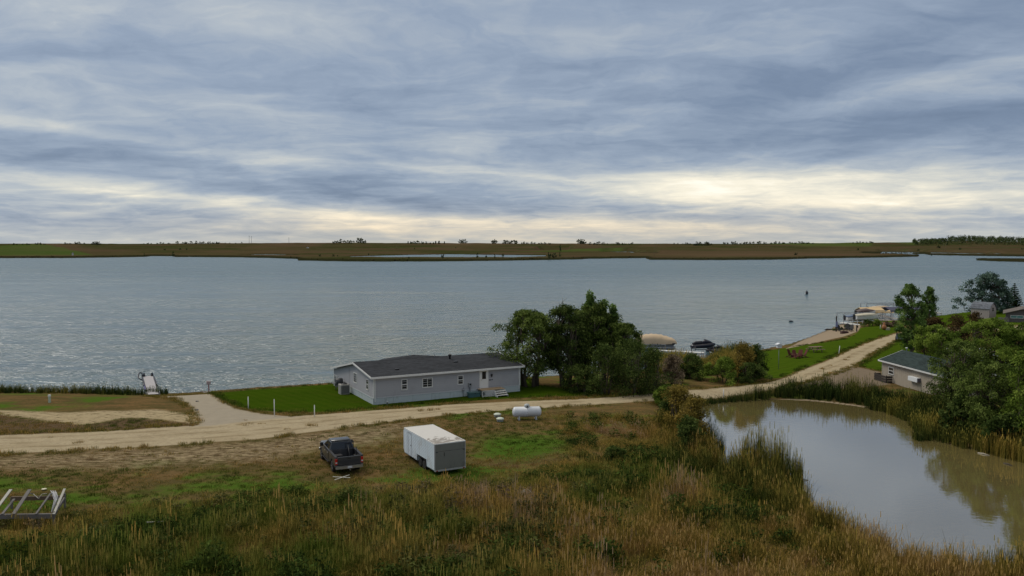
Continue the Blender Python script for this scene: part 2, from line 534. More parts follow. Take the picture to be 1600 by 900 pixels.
def ground_material():
    m, t, b = new_mat('ground')
    geo = t.node('ShaderNodeNewGeometry').outputs['Position']
    flat = t.vmap(geo, (1, 1, 0))
    n1 = t.noise(flat, .12, 5, .6)
    n2 = t.noise(t.vmap(flat, (.5, 1.2, 1)), .55, 6, .65)
    n3 = t.noise(flat, 3.0, 6, .7)
    n4 = t.noise(flat, 14.0, 4, .7)
    # rough grass: olive, rust brown and fresh green patches
    rough = t.mix(t.sstep(t.add(t.mul(n2, .6), t.mul(n3, .4)), .42, .60), (.082, .066, .026), (.155, .095, .042))
    rough = t.mix(t.sstep(t.add(n1, t.mul(t.sub(n2, .5), .5)), .50, .66), rough, t.mix(n3, (.040, .085, .010), (.085, .130, .020)))
    fresh = t.attr('fresh')
    rough = t.mix(t.sstep(t.add(fresh, t.mul(t.sub(n3, .5), .9)), .38, .75), rough, t.mix(n3, (.035, .080, .008), (.075, .128, .018)))
    rough = t.mix(t.sstep(n4, .60, .80), rough, (.17, .13, .07))
    # lawn with mowing variation
    lw = t.noise(t.vmap(flat, (.35, 1, 1), (0, 0, .5)), .35, 4, .6)
    lawn = t.mix(lw, (.016, .040, .002), (.042, .076, .004))
    lawn = t.mix(t.mul(t.sstep(n3, .45, .75), .7), lawn, (.050, .068, .006))
    lawn = t.mix(t.mul(t.sstep(n2, .5, .7), .5), lawn, (.052, .060, .008))
    lawn = t.mix(t.mul(t.sstep(n4, .5, .75), .4), lawn, (.020, .045, .006))
    stripe = t.node('ShaderNodeTexWave', wave_type='BANDS', bands_direction='X')
    t.put(stripe.inputs['Vector'], t.vmap(flat, (1, 1, 1), (0, 0, -.75)))
    stripe.inputs['Scale'].default_value = .28; stripe.inputs['Distortion'].default_value = 1.5
    lawn = t.mix(t.mul(stripe.outputs[1], .16), lawn, (.060, .085, .008))
    lawn = t.mix(t.mul(t.mul(stripe.outputs[1], t.attr('stripes')), .55), lawn, (.085, .135, .012))
    # gravel road
    g1 = t.noise(flat, 1.1, 6, .7)
    gravel = t.mix(g1, (.29, .232, .148), (.455, .38, .255))
    gravel = t.mix(t.sstep(n4, .52, .75), gravel, (.50, .44, .34))
    gravel = t.mix(t.mul(t.sstep(n3, .50, .62), .45), gravel, (.22, .175, .115))
    gravel = t.mix(t.sstep(t.noise(flat, 30.0, 3, .7), .56, .75), gravel, (.16, .13, .10))
    ac = t.attr('across')
    rut = t.m('COSINE', t.mul(t.add(ac, t.mul(t.sub(n2, .5), .35)), 3.9))
    gravel = t.mix(t.mul(t.mul(t.sstep(rut, .1, 1.0), t.sstep(n2, .35, .6)), .6), gravel, (.20, .155, .09))
    gravel = t.mix(t.mul(t.sstep(n2, .48, .66), .35), gravel, (.24, .185, .11))
    apron = t.mix(g1, (.25, .215, .165), (.37, .325, .255))
    apron = t.mix(t.sstep(n4, .55, .8), apron, (.17, .14, .12))
    gravel = t.mix(t.attr('apron'), gravel, apron)
    # pale sand, brown thatch, stubble
    sand = t.mix(n3, (.26, .20, .115), (.46, .38, .24))
    sand = t.mix(t.sstep(t.noise(t.vmap(flat, (.5, 1.8, 1)), 1.9, 6, .75), .50, .62), sand, (.10, .075, .042))
    thatch = t.mix(t.noise(t.vmap(flat, (.5, 1.6, 1)), 1.6, 6, .75), (.040, .026, .016), (.16, .11, .062))
    stub = t.mix(t.sstep(t.noise(t.vmap(flat, (.45, 1.3, 1), (0, 0, .15)), 2.2, 7, .8), .40, .62), (.075, .050, .026), (.32, .25, .15))
    beach = t.mix(n3, (.20, .155, .11), (.36, .29, .21))
    park = t.mix(n3, (.13, .10, .07), (.24, .19, .14))
    edge = t.mul(t.sub(t.add(t.mul(n2, .5), t.mul(n3, .5)), .5), 1.1)
    edge2 = t.mul(t.sub(t.add(t.mul(n2, .35), t.mul(n4, .65)), .5), 2.4)

    def lay(col, top, name, e=edge, lo=.42, hi=.58):
        return t.mix(t.sstep(t.add(t.attr(name), e), lo, hi), col, top)
    col = rough
    col = lay(col, stub, 'stubble', edge2, .35, .85)
    col = lay(col, thatch, 'thatch')
    col = lay(col, sand, 'sand', edge2, .4, .7)
    col = lay(col, lawn, 'lawn', t.mul(edge, .7))
    col = lay(col, park, 'parking')
    col = lay(col, beach, 'beach', t.mul(edge, .5))
    col = lay(col, gravel, 'road', t.mul(edge2, .40), .40, .62)
    # wet margin by the water
    wet = t.attr('wet')
    col = t.mix(t.mul(wet, .75), col, (.065, .052, .036))
    t.put(b.inputs['Base Color'], col)
    b.inputs['Roughness'].default_value = .95
    b.inputs['Specular IOR Level'].default_value = 0
    bump = t.node('ShaderNodeBump'); bump.inputs['Strength'].default_value = .8; bump.inputs['Distance'].default_value = .10
    t.put(bump.inputs['Height'], t.add(t.mul(n3, .6), t.mul(n4, .5)))
    t.l.new(bump.outputs[0], b.inputs['Normal'])
    return m


def lake_material():
    m, t, b = new_mat('lake_water')
    geo = t.node('ShaderNodeNewGeometry').outputs['Position']
    sepn = t.node('ShaderNodeSeparateXYZ'); t.l.new(geo, sepn.inputs[0])
    dist = sepn.outputs[1]
    w1 = t.noise(t.vmap(geo, (.80, 1.0, 1), (0, 0, math.radians(-8))), .55, 3, .6, .5)
    w2 = t.noise(t.vmap(geo, (.5, 1.0, 1), (0, 0, math.radians(9))), 1.6, 4, .6, .3)
    w3 = t.noise(t.vmap(geo, (.45, 1.0, 1), (0, 0, math.radians(-3))), .20, 4, .6, .3)
    lanes = t.noise(t.vmap(geo, (.007, .045, 1), (0, 0, math.radians(1.5))), 1.0, 6, .6, .3)
    lanes2 = t.noise(t.vmap(geo, (.012, .10, 1), (0, 0, math.radians(-4))), 1.0, 5, .65, .3)
    h = t.add(t.add(t.mul(w1, 2.2), t.mul(w2, .55)), t.mul(w3, 2.2))
    fade = t.mrange(dist, 90, 700, 1.0, .55)
    bump = t.node('ShaderNodeBump'); bump.inputs['Distance'].default_value = 1.0
    cx_, cy_ = P(1215, 522, LAKE_Z)
    sepp = t.node('ShaderNodeSeparateXYZ'); t.l.new(geo, sepp.inputs[0])
    ax_ = t.mul(t.sub(sepp.outputs[0], cx_), 1 / 26.0); ay_ = t.mul(t.sub(sepp.outputs[1], cy_), 1 / 42.0)
    lee = t.m('EXPONENT', t.mul(t.add(t.mul(ax_, ax_), t.mul(ay_, ay_)), -1.0))   # sheltered water by the beach
    gust = t.noise(t.vmap(geo, (.055, .20, 1), (0, 0, math.radians(-5))), 1.0, 6, .75, .3)
    t.put(bump.inputs['Strength'], t.mul(t.mul(fade, t.sub(1.0, t.mul(lee, .80))), t.mrange(t.add(t.mul(gust, .6), t.mul(lanes2, .4)), .40, .60, .22, 1.0)))
    t.put(bump.inputs['Height'], t.mul(h, .95))
    t.l.new(bump.outputs[0], b.inputs['Normal'])
    base = t.mix(t.sstep(lanes2, .3, .7), (.034, .076, .086), (.050, .096, .100))
    # calmer slicks reflect the low sky, rougher lanes look darker
    t.put(b.inputs['Base Color'], base)
    rgh = t.mrange(t.sstep(t.add(t.mul(lanes, .7), t.mul(lanes2, .3)), .50, .66), 0, 1, .11, .06)
    # waves too small to resolve far out act as roughness
    t.put(b.inputs['Roughness'], t.add(rgh, t.mrange(dist, 120, 520, 0.0, .19)))
    b.inputs['IOR'].default_value = 1.60
    return m


def pond_material():
    m, t, b = new_mat('pond_water')
    geo = t.node('ShaderNodeNewGeometry').outputs['Position']
    n = t.noise(t.vmap(geo, (.5, 1, 1)), .35, 4, .6)
    t.put(b.inputs['Base Color'], t.mix(n, (.060, .046, .016), (.082, .066, .025)))
    b.inputs['Roughness'].default_value = .035
    b.inputs['IOR'].default_value = 3.4
    rip = t.noise(t.vmap(geo, (.7, 1.3, 1)), 2.6, 3, .5)
    bump = t.node('ShaderNodeBump'); bump.inputs['Strength'].default_value = .06; bump.inputs['Distance'].default_value = .08
    t.put(bump.inputs['Height'], rip)
    df = t.node('ShaderNodeBsdfDiffuse'); t.put(df.inputs[0], t.mix(n, (.135, .108, .040), (.175, .140, .058)))
    gl = t.node('ShaderNodeBsdfGlossy'); gl.inputs['Roughness'].default_value = .03; gl.inputs[0].default_value = (.97, .96, .94, 1)
    t.l.new(bump.outputs[0], gl.inputs['Normal'])
    fr = t.node('ShaderNodeFresnel'); fr.inputs[0].default_value = 1.9
    ms = t.node('ShaderNodeMixShader'); t.put(ms.inputs[0], t.m('MINIMUM', t.add(t.mul(fr.outputs[0], 1.0), .24), 1.0))
    t.l.new(df.outputs[0], ms.inputs[1]); t.l.new(gl.outputs[0], ms.inputs[2])
    t.l.new(ms.outputs[0], t.n['Material Output'].inputs[0])
    return m


M_GROUND = ground_material()
M_LAKE = lake_material()
M_POND = pond_material()


# ------------------------------------------------------------------ near land
def axis(segs):
    out = []
    for a, b, st in segs:
        n = max(1, int(round((b - a) / st)))
        out += list(np.linspace(a, b, n, endpoint=False))
    out.append(segs[-1][1])
    return np.array(out)


def build_ground():
    xs = axis([(-420, -120, 15), (-120, -55, 1.5), (-55, 62, .42), (62, 150, .8), (150, 250, 3), (250, 600, 25)])
    ys = axis([(-250, 0, 25), (0, 24, 3), (24, 112, .42), (112, 240, .8), (240, 330, 5)])
    X, Y = np.meshgrid(xs, ys)
    sh = X.shape
    X, Y = X.ravel(), Y.ravel()
    dl, dp = sdist(LAND, X, Y), sdist(POND, X, Y)
    dr, da = sdist(ROAD, X, Y), sdist(APRON, X, Y)
    Z = land_height(X, Y, dl, dp)
    # crowned gravel road, wheel ruts
    Z += .05 * smooth01(dr, 0, 1.2)
    lawn = np.max([sdist(q, X, Y) for q in LAWNS], axis=0)
    S = lambda d, w=1.0: np.clip(.5 + d / (2 * w), 0, 1)
    fresh = np.zeros_like(X)
    PX, PY = proj(X, Y, Z)
    for cx, cy, sx, sy, a in ((110, 780, 150, 14, .7), (420, 760, 200, 14, .75), (640, 745, 90, 14, .6), (800, 700, 90, 34, .8), (300, 790, 200, 12, .7),
                              (30, 790, 120, 18, .8), (1030, 740, 60, 25, .9), (1000, 715, 40, 18, .6), (590, 690, 25, 8, .4), (860, 700, 40, 16, .5),
                              (730, 735, 150, 14, .7), (620, 750, 90, 10, .7), (500, 640, 50, 6, .3), (120, 740, 60, 6, .5), (180, 625, 90, 8, .25)):
        fresh = np.maximum(fresh, a * np.exp(-(((PX - cx) / sx) ** 2 + ((PY - cy) / sy) ** 2)))
    mud = np.clip(.5 + (-np.abs(-dp - .22) + .26) / .5, 0, 1) * (PX > 1185) * (PX < 1352) * (PY < 648) * smooth01(PX, 1185, 1250)
    # distance from the road's middle for the wheel tracks
    across = np.where(dr > 0, dr, 0)
    attrs = {
        'road': ('POINT', S(np.maximum(dr, da), .55)), 'apron': ('POINT', smooth01(da, -1, .8) * (1 - smooth01(dr, 0, 1.4))),
        'lawn': ('POINT', S(lawn, .8)), 'beach': ('POINT', np.maximum(S(sdist(BEACH, X, Y), .9), mud)), 'parking': ('POINT', S(sdist(PARKING, X, Y), 1.2)),
        'sand': ('POINT', S(sdist(SAND, X, Y), 1.1)), 'thatch': ('POINT', S(sdist(THATCH, X, Y), .9)),
        'stubble': ('POINT', S(sdist(STUBBLE, X, Y), 3.5)), 'fresh': ('POINT', fresh), 'across': ('POINT', across),
        'wet': ('POINT', np.maximum(1 - smooth01(dl, .1, .8), (1 - smooth01(-dp, 0, .7)) * (1 - mud))),
        'stripes': ('POINT', smooth01(X, 20, 32))}
    V = np.stack([X, Y, Z], 1)
    ny, nx = sh
    I = np.arange(ny * nx).reshape(sh)
    F = np.stack([I[:-1, :-1], I[:-1, 1:], I[1:, 1:], I[1:, :-1]], -1).reshape(-1, 4)
    keep = dl[F].max(1) > -25
    F = F[keep]
    c = lambda a: a[F].mean(1)
    is_road = c(dr) > 0
    is_ap = (~is_road) & (c(da) > 0)
    is_beach = (~is_road) & (~is_ap) & (c(sdist(BEACH, X, Y)) > 0)
    is_lawn = (~is_road) & (~is_ap) & (~is_beach) & (c(lawn) > 0) & (c(dl) > -1)
    rest = ~(is_road | is_ap | is_beach | is_lawn)
    for name, sel in (('ground', rest), ('gravel_road', is_road), ('gravel_boat_ramp', is_ap), ('sand_beach', is_beach), ('lawn', is_lawn)):
        f = F[sel]
        used, inv = np.unique(f, return_inverse=True)
        f = inv.reshape(f.shape)
        me = np_mesh(name, V[used], f, [M_GROUND], True, {k: (d, a[used]) for k, (d, a) in attrs.items()})
        tag(link(name, me), kind='structure')


build_ground()

# ------------------------------------------------------------------ lake and pond
lake = MB().add([(-9000, 40, LAKE_Z), (9000, 40, LAKE_Z), (9000, 12000, LAKE_Z), (-9000, 12000, LAKE_Z)], [(0, 1, 2, 3)]).build('lake', M_LAKE)
tag(lake, kind='structure')
pp = [(x, y, POND_Z) for x, y in POND]
# widen a little so the sheet runs under the bank
cxp = sum(p[0] for p in pp) / len(pp); cyp = sum(p[1] for p in pp) / len(pp)
pp = [(cxp + (x - cxp) * 1.03, cyp + (y - cyp) * 1.03, z) for x, y, z in pp]
area2 = sum(pp[i][0] * pp[(i + 1) % len(pp)][1] - pp[(i + 1) % len(pp)][0] * pp[i][1] for i in range(len(pp)))
if area2 < 0: pp.reverse()
tag(MB().add(pp, [tuple(range(len(pp)))]).build('pond', M_POND, fix=False), kind='structure')


# ------------------------------------------------------------------ far shore
FAR_SHORE = [(-900, 403), (-300, 403), (0, 403.3), (100, 403.2), (180, 402.2), (228, 401.2), (236, 400.2), (268, 400.2), (274, 401.5), (370, 402), (420, 403), (464, 404.5), (468, 407), (540, 408.3), (600, 408.6),
             (700, 408.2), (800, 407.0), (860, 406), (905, 405.2), (920, 404.2), (1008, 403.2), (1016, 405.8), (1100, 406.3), (1200, 405.8), (1228, 405.2), (1262, 404),
             (1350, 402.7), (1434, 401.0), (1436, 399.9), (1400, 398.2), (1352, 397.0), (1350, 396.2), (1390, 396.2), (1444, 396.9), (1452, 398.6), (1520, 399.7), (1600, 400.6), (1800, 402), (2600, 403),
             (2600, 383.6), (-900, 383.6)]
WATERS = [[(528, 402.3), (560, 400.6), (640, 398.6), (700, 397.6), (850, 399.2), (855, 401.4), (800, 403.0), (700, 403.2), (600, 403.0)],
          [(372, 399.2), (400, 397.8), (463, 398.2), (464, 399.0), (420, 399.4)],
          [(843, 392.9), (850, 392.0), (886, 392.2), (888, 393.0)],
          [(944, 394.6), (950, 393.4), (986, 393.8), (990, 394.9), (965, 395.0)],
          [(993, 395.9), (1000, 395.1), (1026, 395.3), (1025, 396.1)],
          [(1048, 388.2), (1052, 387.4), (1062, 387.4), (1062, 388.2)],
          [(1376, 395.9), (1380, 393.9), (1440, 394.6), (1500, 395.8), (1560, 396.6), (1562, 397.5), (1500, 397.0), (1440, 396.2), (1400, 396.6)]]
ISLET = [(1524, 406.6), (1530, 405.9), (1600, 406.6), (1800, 408), (1800, 410), (1600, 409.2), (1560, 408.4)]


def ridge_height(PX, D):
    top = np.interp(PX, [-900, 0, 130, 380, 470, 700, 900, 1150, 1300, 1420, 1500, 1600, 2600],
                    [381, 381, 381.3, 380.5, 379.6, 380.3, 381, 381.5, 379.8, 379.0, 377.0, 379.0, 380])
    z_end = EYE + (383 - top) * 3400 / FPX
    s = smooth01(D, 1350, 3400)
    return 0.5 + (z_end - .5) * s * (.55 + .45 * s)


def far_material():
    m, t, b = new_mat('far_fields')
    geo = t.node('ShaderNodeNewGeometry').outputs['Position']
    f = t.vmap(geo, (1, 1, 0))
    n1 = t.noise(t.vmap(f, (.0022, .0032, 1)), 1.0, 6, .6)
    n2 = t.noise(t.vmap(f, (.008, .016, 1)), 1.0, 6, .7)
    n3 = t.noise(t.vmap(f, (.05, .09, 1)), 1.0, 5, .7)
    col = t.mix(t.sstep(n1, .40, .60), (.034, .038, .012), (.072, .048, .028))
    col = t.mix(t.sstep(n2, .48, .60), col, (.034, .046, .014))
    col = t.mix(t.sstep(t.add(t.mul(n3, .6), t.mul(n2, .4)), .52, .66), col, (.12, .092, .052))
    col = t.mix(t.sstep(n3, .60, .75), col, (.030, .036, .014))
    col = t.mix(t.attr('red'), col, t.mix(n2, (.085, .052, .032), (.125, .080, .050)))
    col = t.mix(t.attr('green'), col, t.mix(n3, (.040, .088, .014), (.070, .125, .022)))
    col = t.mix(t.attr('bank'), col, (.020, .022, .010))  # reeds and shadow along the waterline, painted in as dark colour
    t.put(b.inputs['Base Color'], col)
    b.inputs['Roughness'].default_value = 1
    b.inputs['Specular IOR Level'].default_value = 0
    return m


def build_far():
    cols = np.arange(-900, 2601, 4.0)
    dys = np.concatenate([np.arange(27, 12, -.25), np.arange(12, 3.0, -.2)])
    D = 17.2 * FPX / dys
    D = np.concatenate([D, [8000, 9000, 11000]])
    A = (cols - CXP) / FPX
    DD, AA = np.meshgrid(D, A, indexing='ij')
    PXg = CXP + AA * FPX
    PYg = 383 + 17.2 * FPX / DD
    wob = (fbm(PXg / 9, PYg / .8, 3, 3) - .5) * .5
    sd_ = sdist(FAR_SHORE, PXg.ravel() / 8, (PYg + wob).ravel()) if False else None
    # measured with x squeezed so that distances follow the screen's rows
    sq = lambda poly: [(x / 10.0, y) for x, y in poly]
    Xs, Ys = PXg.ravel() / 10.0, (PYg + wob).ravel()
    d = sdist(sq(FAR_SHORE), Xs, Ys)
    dsh = d.copy()
    for w in WATERS: d = np.minimum(d, -sdist(sq(w), Xs, Ys) - .22)
    d = np.maximum(d, sdist(sq(ISLET), Xs, Ys))
    d = d.reshape(DD.shape); dsh = dsh.reshape(DD.shape)
    d = np.where(DD > 4200, 5, d)
    X = AA * DD; Y = DD
    low = np.where(DD > 4200, ridge_height(PXg, np.full_like(DD, 4200.)), ridge_height(PXg, DD))
    rough = (fbm(X / 160, Y / 260, 21, 4) - .5) * 7 * smooth01(DD, 1300, 2600)
    h = np.maximum(low + rough, .25) + (fbm(X / 30, Y / 30, 4, 2)) * .9
    Z = np.where(d > 0, h, -3.0)
    # small ponds on the flats lie in shallow land
    Z = np.where((d > 0) & (d < .6) & (dsh > .8), np.minimum(Z, .1), Z)
    Z = np.where((d > -.12) & (d <= 0), -1.6, Z)
    Z = Z - 60 * smooth01(DD, 6500, 11000)
    green = np.zeros_like(DD)
    for poly in ([(-900, 401.5), (-900, 392), (0, 391), (60, 389.5), (100, 392), (130, 396), (150, 401), (60, 402)],
                 [(1390, 390), (1400, 381), (1450, 377), (1470, 381), (1462, 388), (1430, 391.5)],
                 [(1200, 390.5), (1215, 386), (1300, 385), (1370, 388), (1360, 392), (1260, 392)],
                 [(1470, 384), (1600, 383.5), (1700, 386), (1600, 390), (1500, 389)],
                 [(780, 396), (900, 393), (980, 392), (960, 395)]):
        g = sdist(sq(poly), PXg.ravel() / 10, PYg.ravel()).reshape(DD.shape)
        green = np.maximum(green, smooth01(g, -.2, .5))
    green *= .45
    rows = np.clip((392 - PYg) / 4, 0, 1)
    red = np.clip(smooth01(fbm(PXg / 90, PYg / 3.0, 31, 4), .42, .62) * (.35 + .5 * rows), 0, 1)
    red = np.maximum(red, np.exp(-((PXg - 1180) / 260) ** 2 - ((PYg - 400) / 5) ** 2) * .75)
    red *= 1 - green
    bank = np.clip(1 - smooth01(dsh, .25, 1.0), 0, 1) * (d > -.3) * .9
    bank = np.maximum(bank, (1 - smooth01(d, .05, .30)) * (d > -.3) * .7)
    I = np.arange(DD.size).reshape(DD.shape)
    F = np.stack([I[:-1, :-1], I[:-1, 1:], I[1:, 1:], I[1:, :-1]], -1).reshape(-1, 4)
    zf = Z.ravel()[F]
    F = F[zf.max(1) > -2.5]
    V = np.stack([X.ravel(), Y.ravel(), Z.ravel()], 1)
    used, inv = np.unique(F, return_inverse=True)
    me = np_mesh('far_shore', V[used], inv.reshape(F.shape)[:, ::-1], [far_material()], True,
                 {'green': ('POINT', green.ravel()[used]), 'red': ('POINT', red.ravel()[used]), 'bank': ('POINT', bank.ravel()[used])})
    tag(link('far_shore', me), kind='structure')


build_far()
# ------------------------------------------------------------------ plain materials
_mats = {}


def mat(name, col, rough=.7, metal=0.0, spec=.4, var=.12, scale=3.0, bump=0.0, bscale=20.0, dirt=None, coat=0.0, stretch=(1, 1, 1)):
    """painted or plain surface with a little uneven tone, grain and wear"""
    if name in _mats: return _mats[name]
    m, t, b = new_mat(name)
    tc = t.node('ShaderNodeTexCoord').outputs['Object']
    v = t.vmap(tc, stretch)
    n = t.noise(v, scale, 5, .65)
    c = t.mix(n, tuple(x * (1 - var) for x in col), tuple(min(1, x * (1 + var)) for x in col))
    if dirt:
        dcol, amt, ds = dirt
        dn = t.noise(t.vmap(tc, (1, 1, .6)), ds, 6, .7)
        c = t.mix(t.mul(t.sstep(dn, .50, .72), amt), c, dcol)
    t.put(b.inputs['Base Color'], c)
    b.inputs['Roughness'].default_value = rough
    b.inputs['Metallic'].default_value = metal
    b.inputs['Specular IOR Level'].default_value = spec
    b.inputs['Coat Weight'].default_value = coat
    if bump > 0:
        bn = t.node('ShaderNodeBump'); bn.inputs['Strength'].default_value = bump; bn.inputs['Distance'].default_value = .03
        t.put(bn.inputs['Height'], t.noise(v, bscale, 5, .7))
        t.l.new(bn.outputs[0], b.inputs['Normal'])
    _mats[name] = m
    return m


def veg_mat(name, stops, low=None, transl=.25, rnd=.25):
    """leaf and blade colour: ramp by the instance's tint, leaf by leaf variation"""
    m, t, b = new_mat(name)
    ti = t.attr('tint', 'INSTANCER')
    lf = t.attr('leaf', 'GEOMETRY')
    f = t.add(ti, t.mul(t.sub(lf, .5), rnd))
    c = t.ramp(f, stops)
    br = t.mrange(t.mul(lf, lf), 0, 1, .55, 1.75)
    c2 = t.node('ShaderNodeVectorMath', operation='SCALE'); t.l.new(c, c2.inputs[0]); t.put(c2.inputs[3], br)
    t.put(b.inputs['Base Color'], c2.outputs[0])
    b.inputs['Roughness'].default_value = .7
    b.inputs['Specular IOR Level'].default_value = 0
    tr = t.node('ShaderNodeBsdfTranslucent'); t.l.new(c2.outputs[0], tr.inputs[0])
    ms = t.node('ShaderNodeMixShader'); ms.inputs[0].default_value = transl
    t.l.new(b.outputs[0], ms.inputs[1]); t.l.new(tr.outputs[0], ms.inputs[2])
    t.l.new(ms.outputs[0], t.n['Material Output'].inputs[0])
    return m


RNG = np.random.default_rng(7)


# ------------------------------------------------------------------ grass and reed clumps
def clump_mesh(name, material, n, radius, hmin, hmax, width, lean, droop=.3, segs=2, seed=1, heads=0, head_w=.03):
    r = np.random.default_rng(seed)
    V, F, leaf = [], [], []
    for i in range(n):
        a = r.uniform(0, 2 * math.pi); rr = radius * math.sqrt(r.uniform())
        bx, by = rr * math.cos(a), rr * math.sin(a)
        h = r.uniform(hmin, hmax)
        la = r.uniform(0, 2 * math.pi); ll = abs(r.normal(0, lean)) * h
        fa = r.uniform(0, math.pi); wx, wy = math.cos(fa) * width / 2, math.sin(fa) * width / 2
        b0 = len(V)
        lv = r.uniform()
        for k in range(segs + 1):
            s = k / segs
            off = ll * (s ** 1.8)
            zz = h * (s - droop * max(0, s - .55) ** 2)
            x, y = bx + math.cos(la) * off, by + math.sin(la) * off
            w = (1 - s * .85)
            V += [(x - wx * w, y - wy * w, zz), (x + wx * w, y + wy * w, zz)]
        for k in range(segs):
            F.append((b0 + 2 * k, b0 + 2 * k + 1, b0 + 2 * k + 3, b0 + 2 * k + 2)); leaf.append(lv)
        if i < heads:
            x, y, zz = V[-1][0], V[-1][1], V[-1][2]
            b1 = len(V)
            V += [(x - head_w, y, zz - .05), (x + head_w, y, zz - .05), (x + head_w * .7, y, zz + .22), (x - head_w * .7, y, zz + .22)]
            F.append((b1, b1 + 1, b1 + 2, b1 + 3)); leaf.append(1.0)
    return np_mesh(name, V, F, [material], False, {'leaf': ('FACE', leaf)})


def scatter(name, meshes, pts, rot, scl, hsc, tint, idx, label, cat=None):
    """instances of the clump meshes on points: one object that nobody could count"""
    me = bpy.data.meshes.new(name)
    me.vertices.add(len(pts)); me.vertices.foreach_set('co', np.asarray(pts, np.float32).ravel())
    for an, dat in (('rot', rot), ('tint', tint)):
        a = me.attributes.new(an, 'FLOAT', 'POINT'); a.data.foreach_set('value', np.asarray(dat, np.float32))
    a = me.attributes.new('scl', 'FLOAT_VECTOR', 'POINT')
    a.data.foreach_set('vector', np.stack([scl, scl, np.asarray(scl) * hsc], 1).astype(np.float32).ravel())
    a = me.attributes.new('idx', 'INT', 'POINT'); a.data.foreach_set('value', np.asarray(idx, np.int32))
    me.update()
    o = link(name, me)
    col = bpy.data.collections.new(name + '_kinds')
    for k, q in enumerate(meshes):
        ob = bpy.data.objects.new(name + '_kind', q)
        col.objects.link(ob)
    ng = bpy.data.node_groups.new(name, 'GeometryNodeTree')
    ng.interface.new_socket('Geometry', in_out='INPUT', socket_type='NodeSocketGeometry')
    ng.interface.new_socket('Geometry', in_out='OUTPUT', socket_type='NodeSocketGeometry')
    gi, go = ng.nodes.new('NodeGroupInput'), ng.nodes.new('NodeGroupOutput')
    ci = ng.nodes.new('GeometryNodeCollectionInfo'); ci.inputs[0].default_value = col
    ci.inputs['Separate Children'].default_value = True; ci.inputs['Reset Children'].default_value = True
    ip = ng.nodes.new('GeometryNodeInstanceOnPoints')
    ip.inputs['Pick Instance'].default_value = True
    def na(nm, ty):
        q = ng.nodes.new('GeometryNodeInputNamedAttribute'); q.data_type = ty; q.inputs[0].default_value = nm
        return q.outputs[0]
    ng.links.new(gi.outputs[0], ip.inputs['Points'])
    ng.links.new(ci.outputs[0], ip.inputs['Instance'])
    ng.links.new(na('idx', 'INT'), ip.inputs['Instance Index'])
    cx = ng.nodes.new('ShaderNodeCombineXYZ'); ng.links.new(na('rot', 'FLOAT'), cx.inputs[2])
    ng.links.new(cx.outputs[0], ip.inputs['Rotation'])
    ng.links.new(na('scl', 'FLOAT_VECTOR'), ip.inputs['Scale'])
    ng.links.new(ip.outputs[0], go.inputs[0])
    md = o.modifiers.new('scatter', 'NODES'); md.node_group = ng
    tag(o, label, cat, kind='stuff')
    return o


GRASS_STOPS = [(0.0, (.040, .070, .011)), (.18, (.070, .104, .015)), (.36, (.118, .132, .023)), (.52, (.175, .155, .036)),
               (.68, (.245, .180, .048)), (.82, (.340, .205, .050)), (1.0, (.260, .175, .105))]
M_GRASS = veg_mat('grass_blades', GRASS_STOPS, rnd=.38)
M_REED = veg_mat('reed_blades', [(0.0, (.022, .038, .012)), (.2, (.042, .060, .014)), (.4, (.085, .088, .020)), (.6, (.185, .155, .032)),
                                 (.8, (.30, .205, .046)), (1.0, (.36, .235, .09))], rnd=.42)
M_WEED = veg_mat('weed_leaves', [(0.0, (.034, .055, .014)), (.3, (.060, .090, .018)), (.6, (.110, .098, .040)), (1.0, (.18, .125, .090))], rnd=.3)


def weed_mesh(name, seed, n=90, r0=.45, h=.9):
    r = np.random.default_rng(seed)
    V, F, leaf = [], [], []
    for i in range(n):
        a, rr, z = r.uniform(0, 6.28), r0 * math.sqrt(r.uniform()), h * r.uniform(.08, 1) * (1 - .3 * r.uniform())
        rr *= (1.1 - .5 * z / h)
        c = np.array([rr * math.cos(a), rr * math.sin(a), z])
        u = r.normal(size=3); u /= np.linalg.norm(u)
        w = np.cross(u, r.normal(size=3)); w /= np.linalg.norm(w)
        s = r.uniform(.04, .10)
        b = len(V)
        V += [tuple(c - u * s), tuple(c + w * s * .5), tuple(c + u * s), tuple(c - w * s * .5)]
        F.append((b, b + 1, b + 2, b + 3)); leaf.append(r.uniform())
    for i in range(8):
        a = r.uniform(0, 6.28); x, y = .1 * math.cos(a), .1 * math.sin(a)
        x1, y1 = x * 3.5, y * 3.5
        b = len(V)
        V += [(x - .012, y, 0), (x + .012, y, 0), (x1 + .006, y1, h * .95), (x1 - .006, y1, h * .95)]
        F.append((b, b + 1, b + 2, b + 3)); leaf.append(.9)
    return np_mesh(name, V, F, [M_WEED], False, {'leaf': ('FACE', leaf)})


def uniform_pts(x0, x1, y0, y1, dens, rng):
    n = int((x1 - x0) * (y1 - y0) * dens)
    return rng.uniform(x0, x1, n), rng.uniform(y0, y1, n)


def in_view(X, Y, m=60):
    px, py = proj(X, Y, 0)
    return (px > -m) & (px < 1600 + m) & (py < 900 + 2.5 * m)


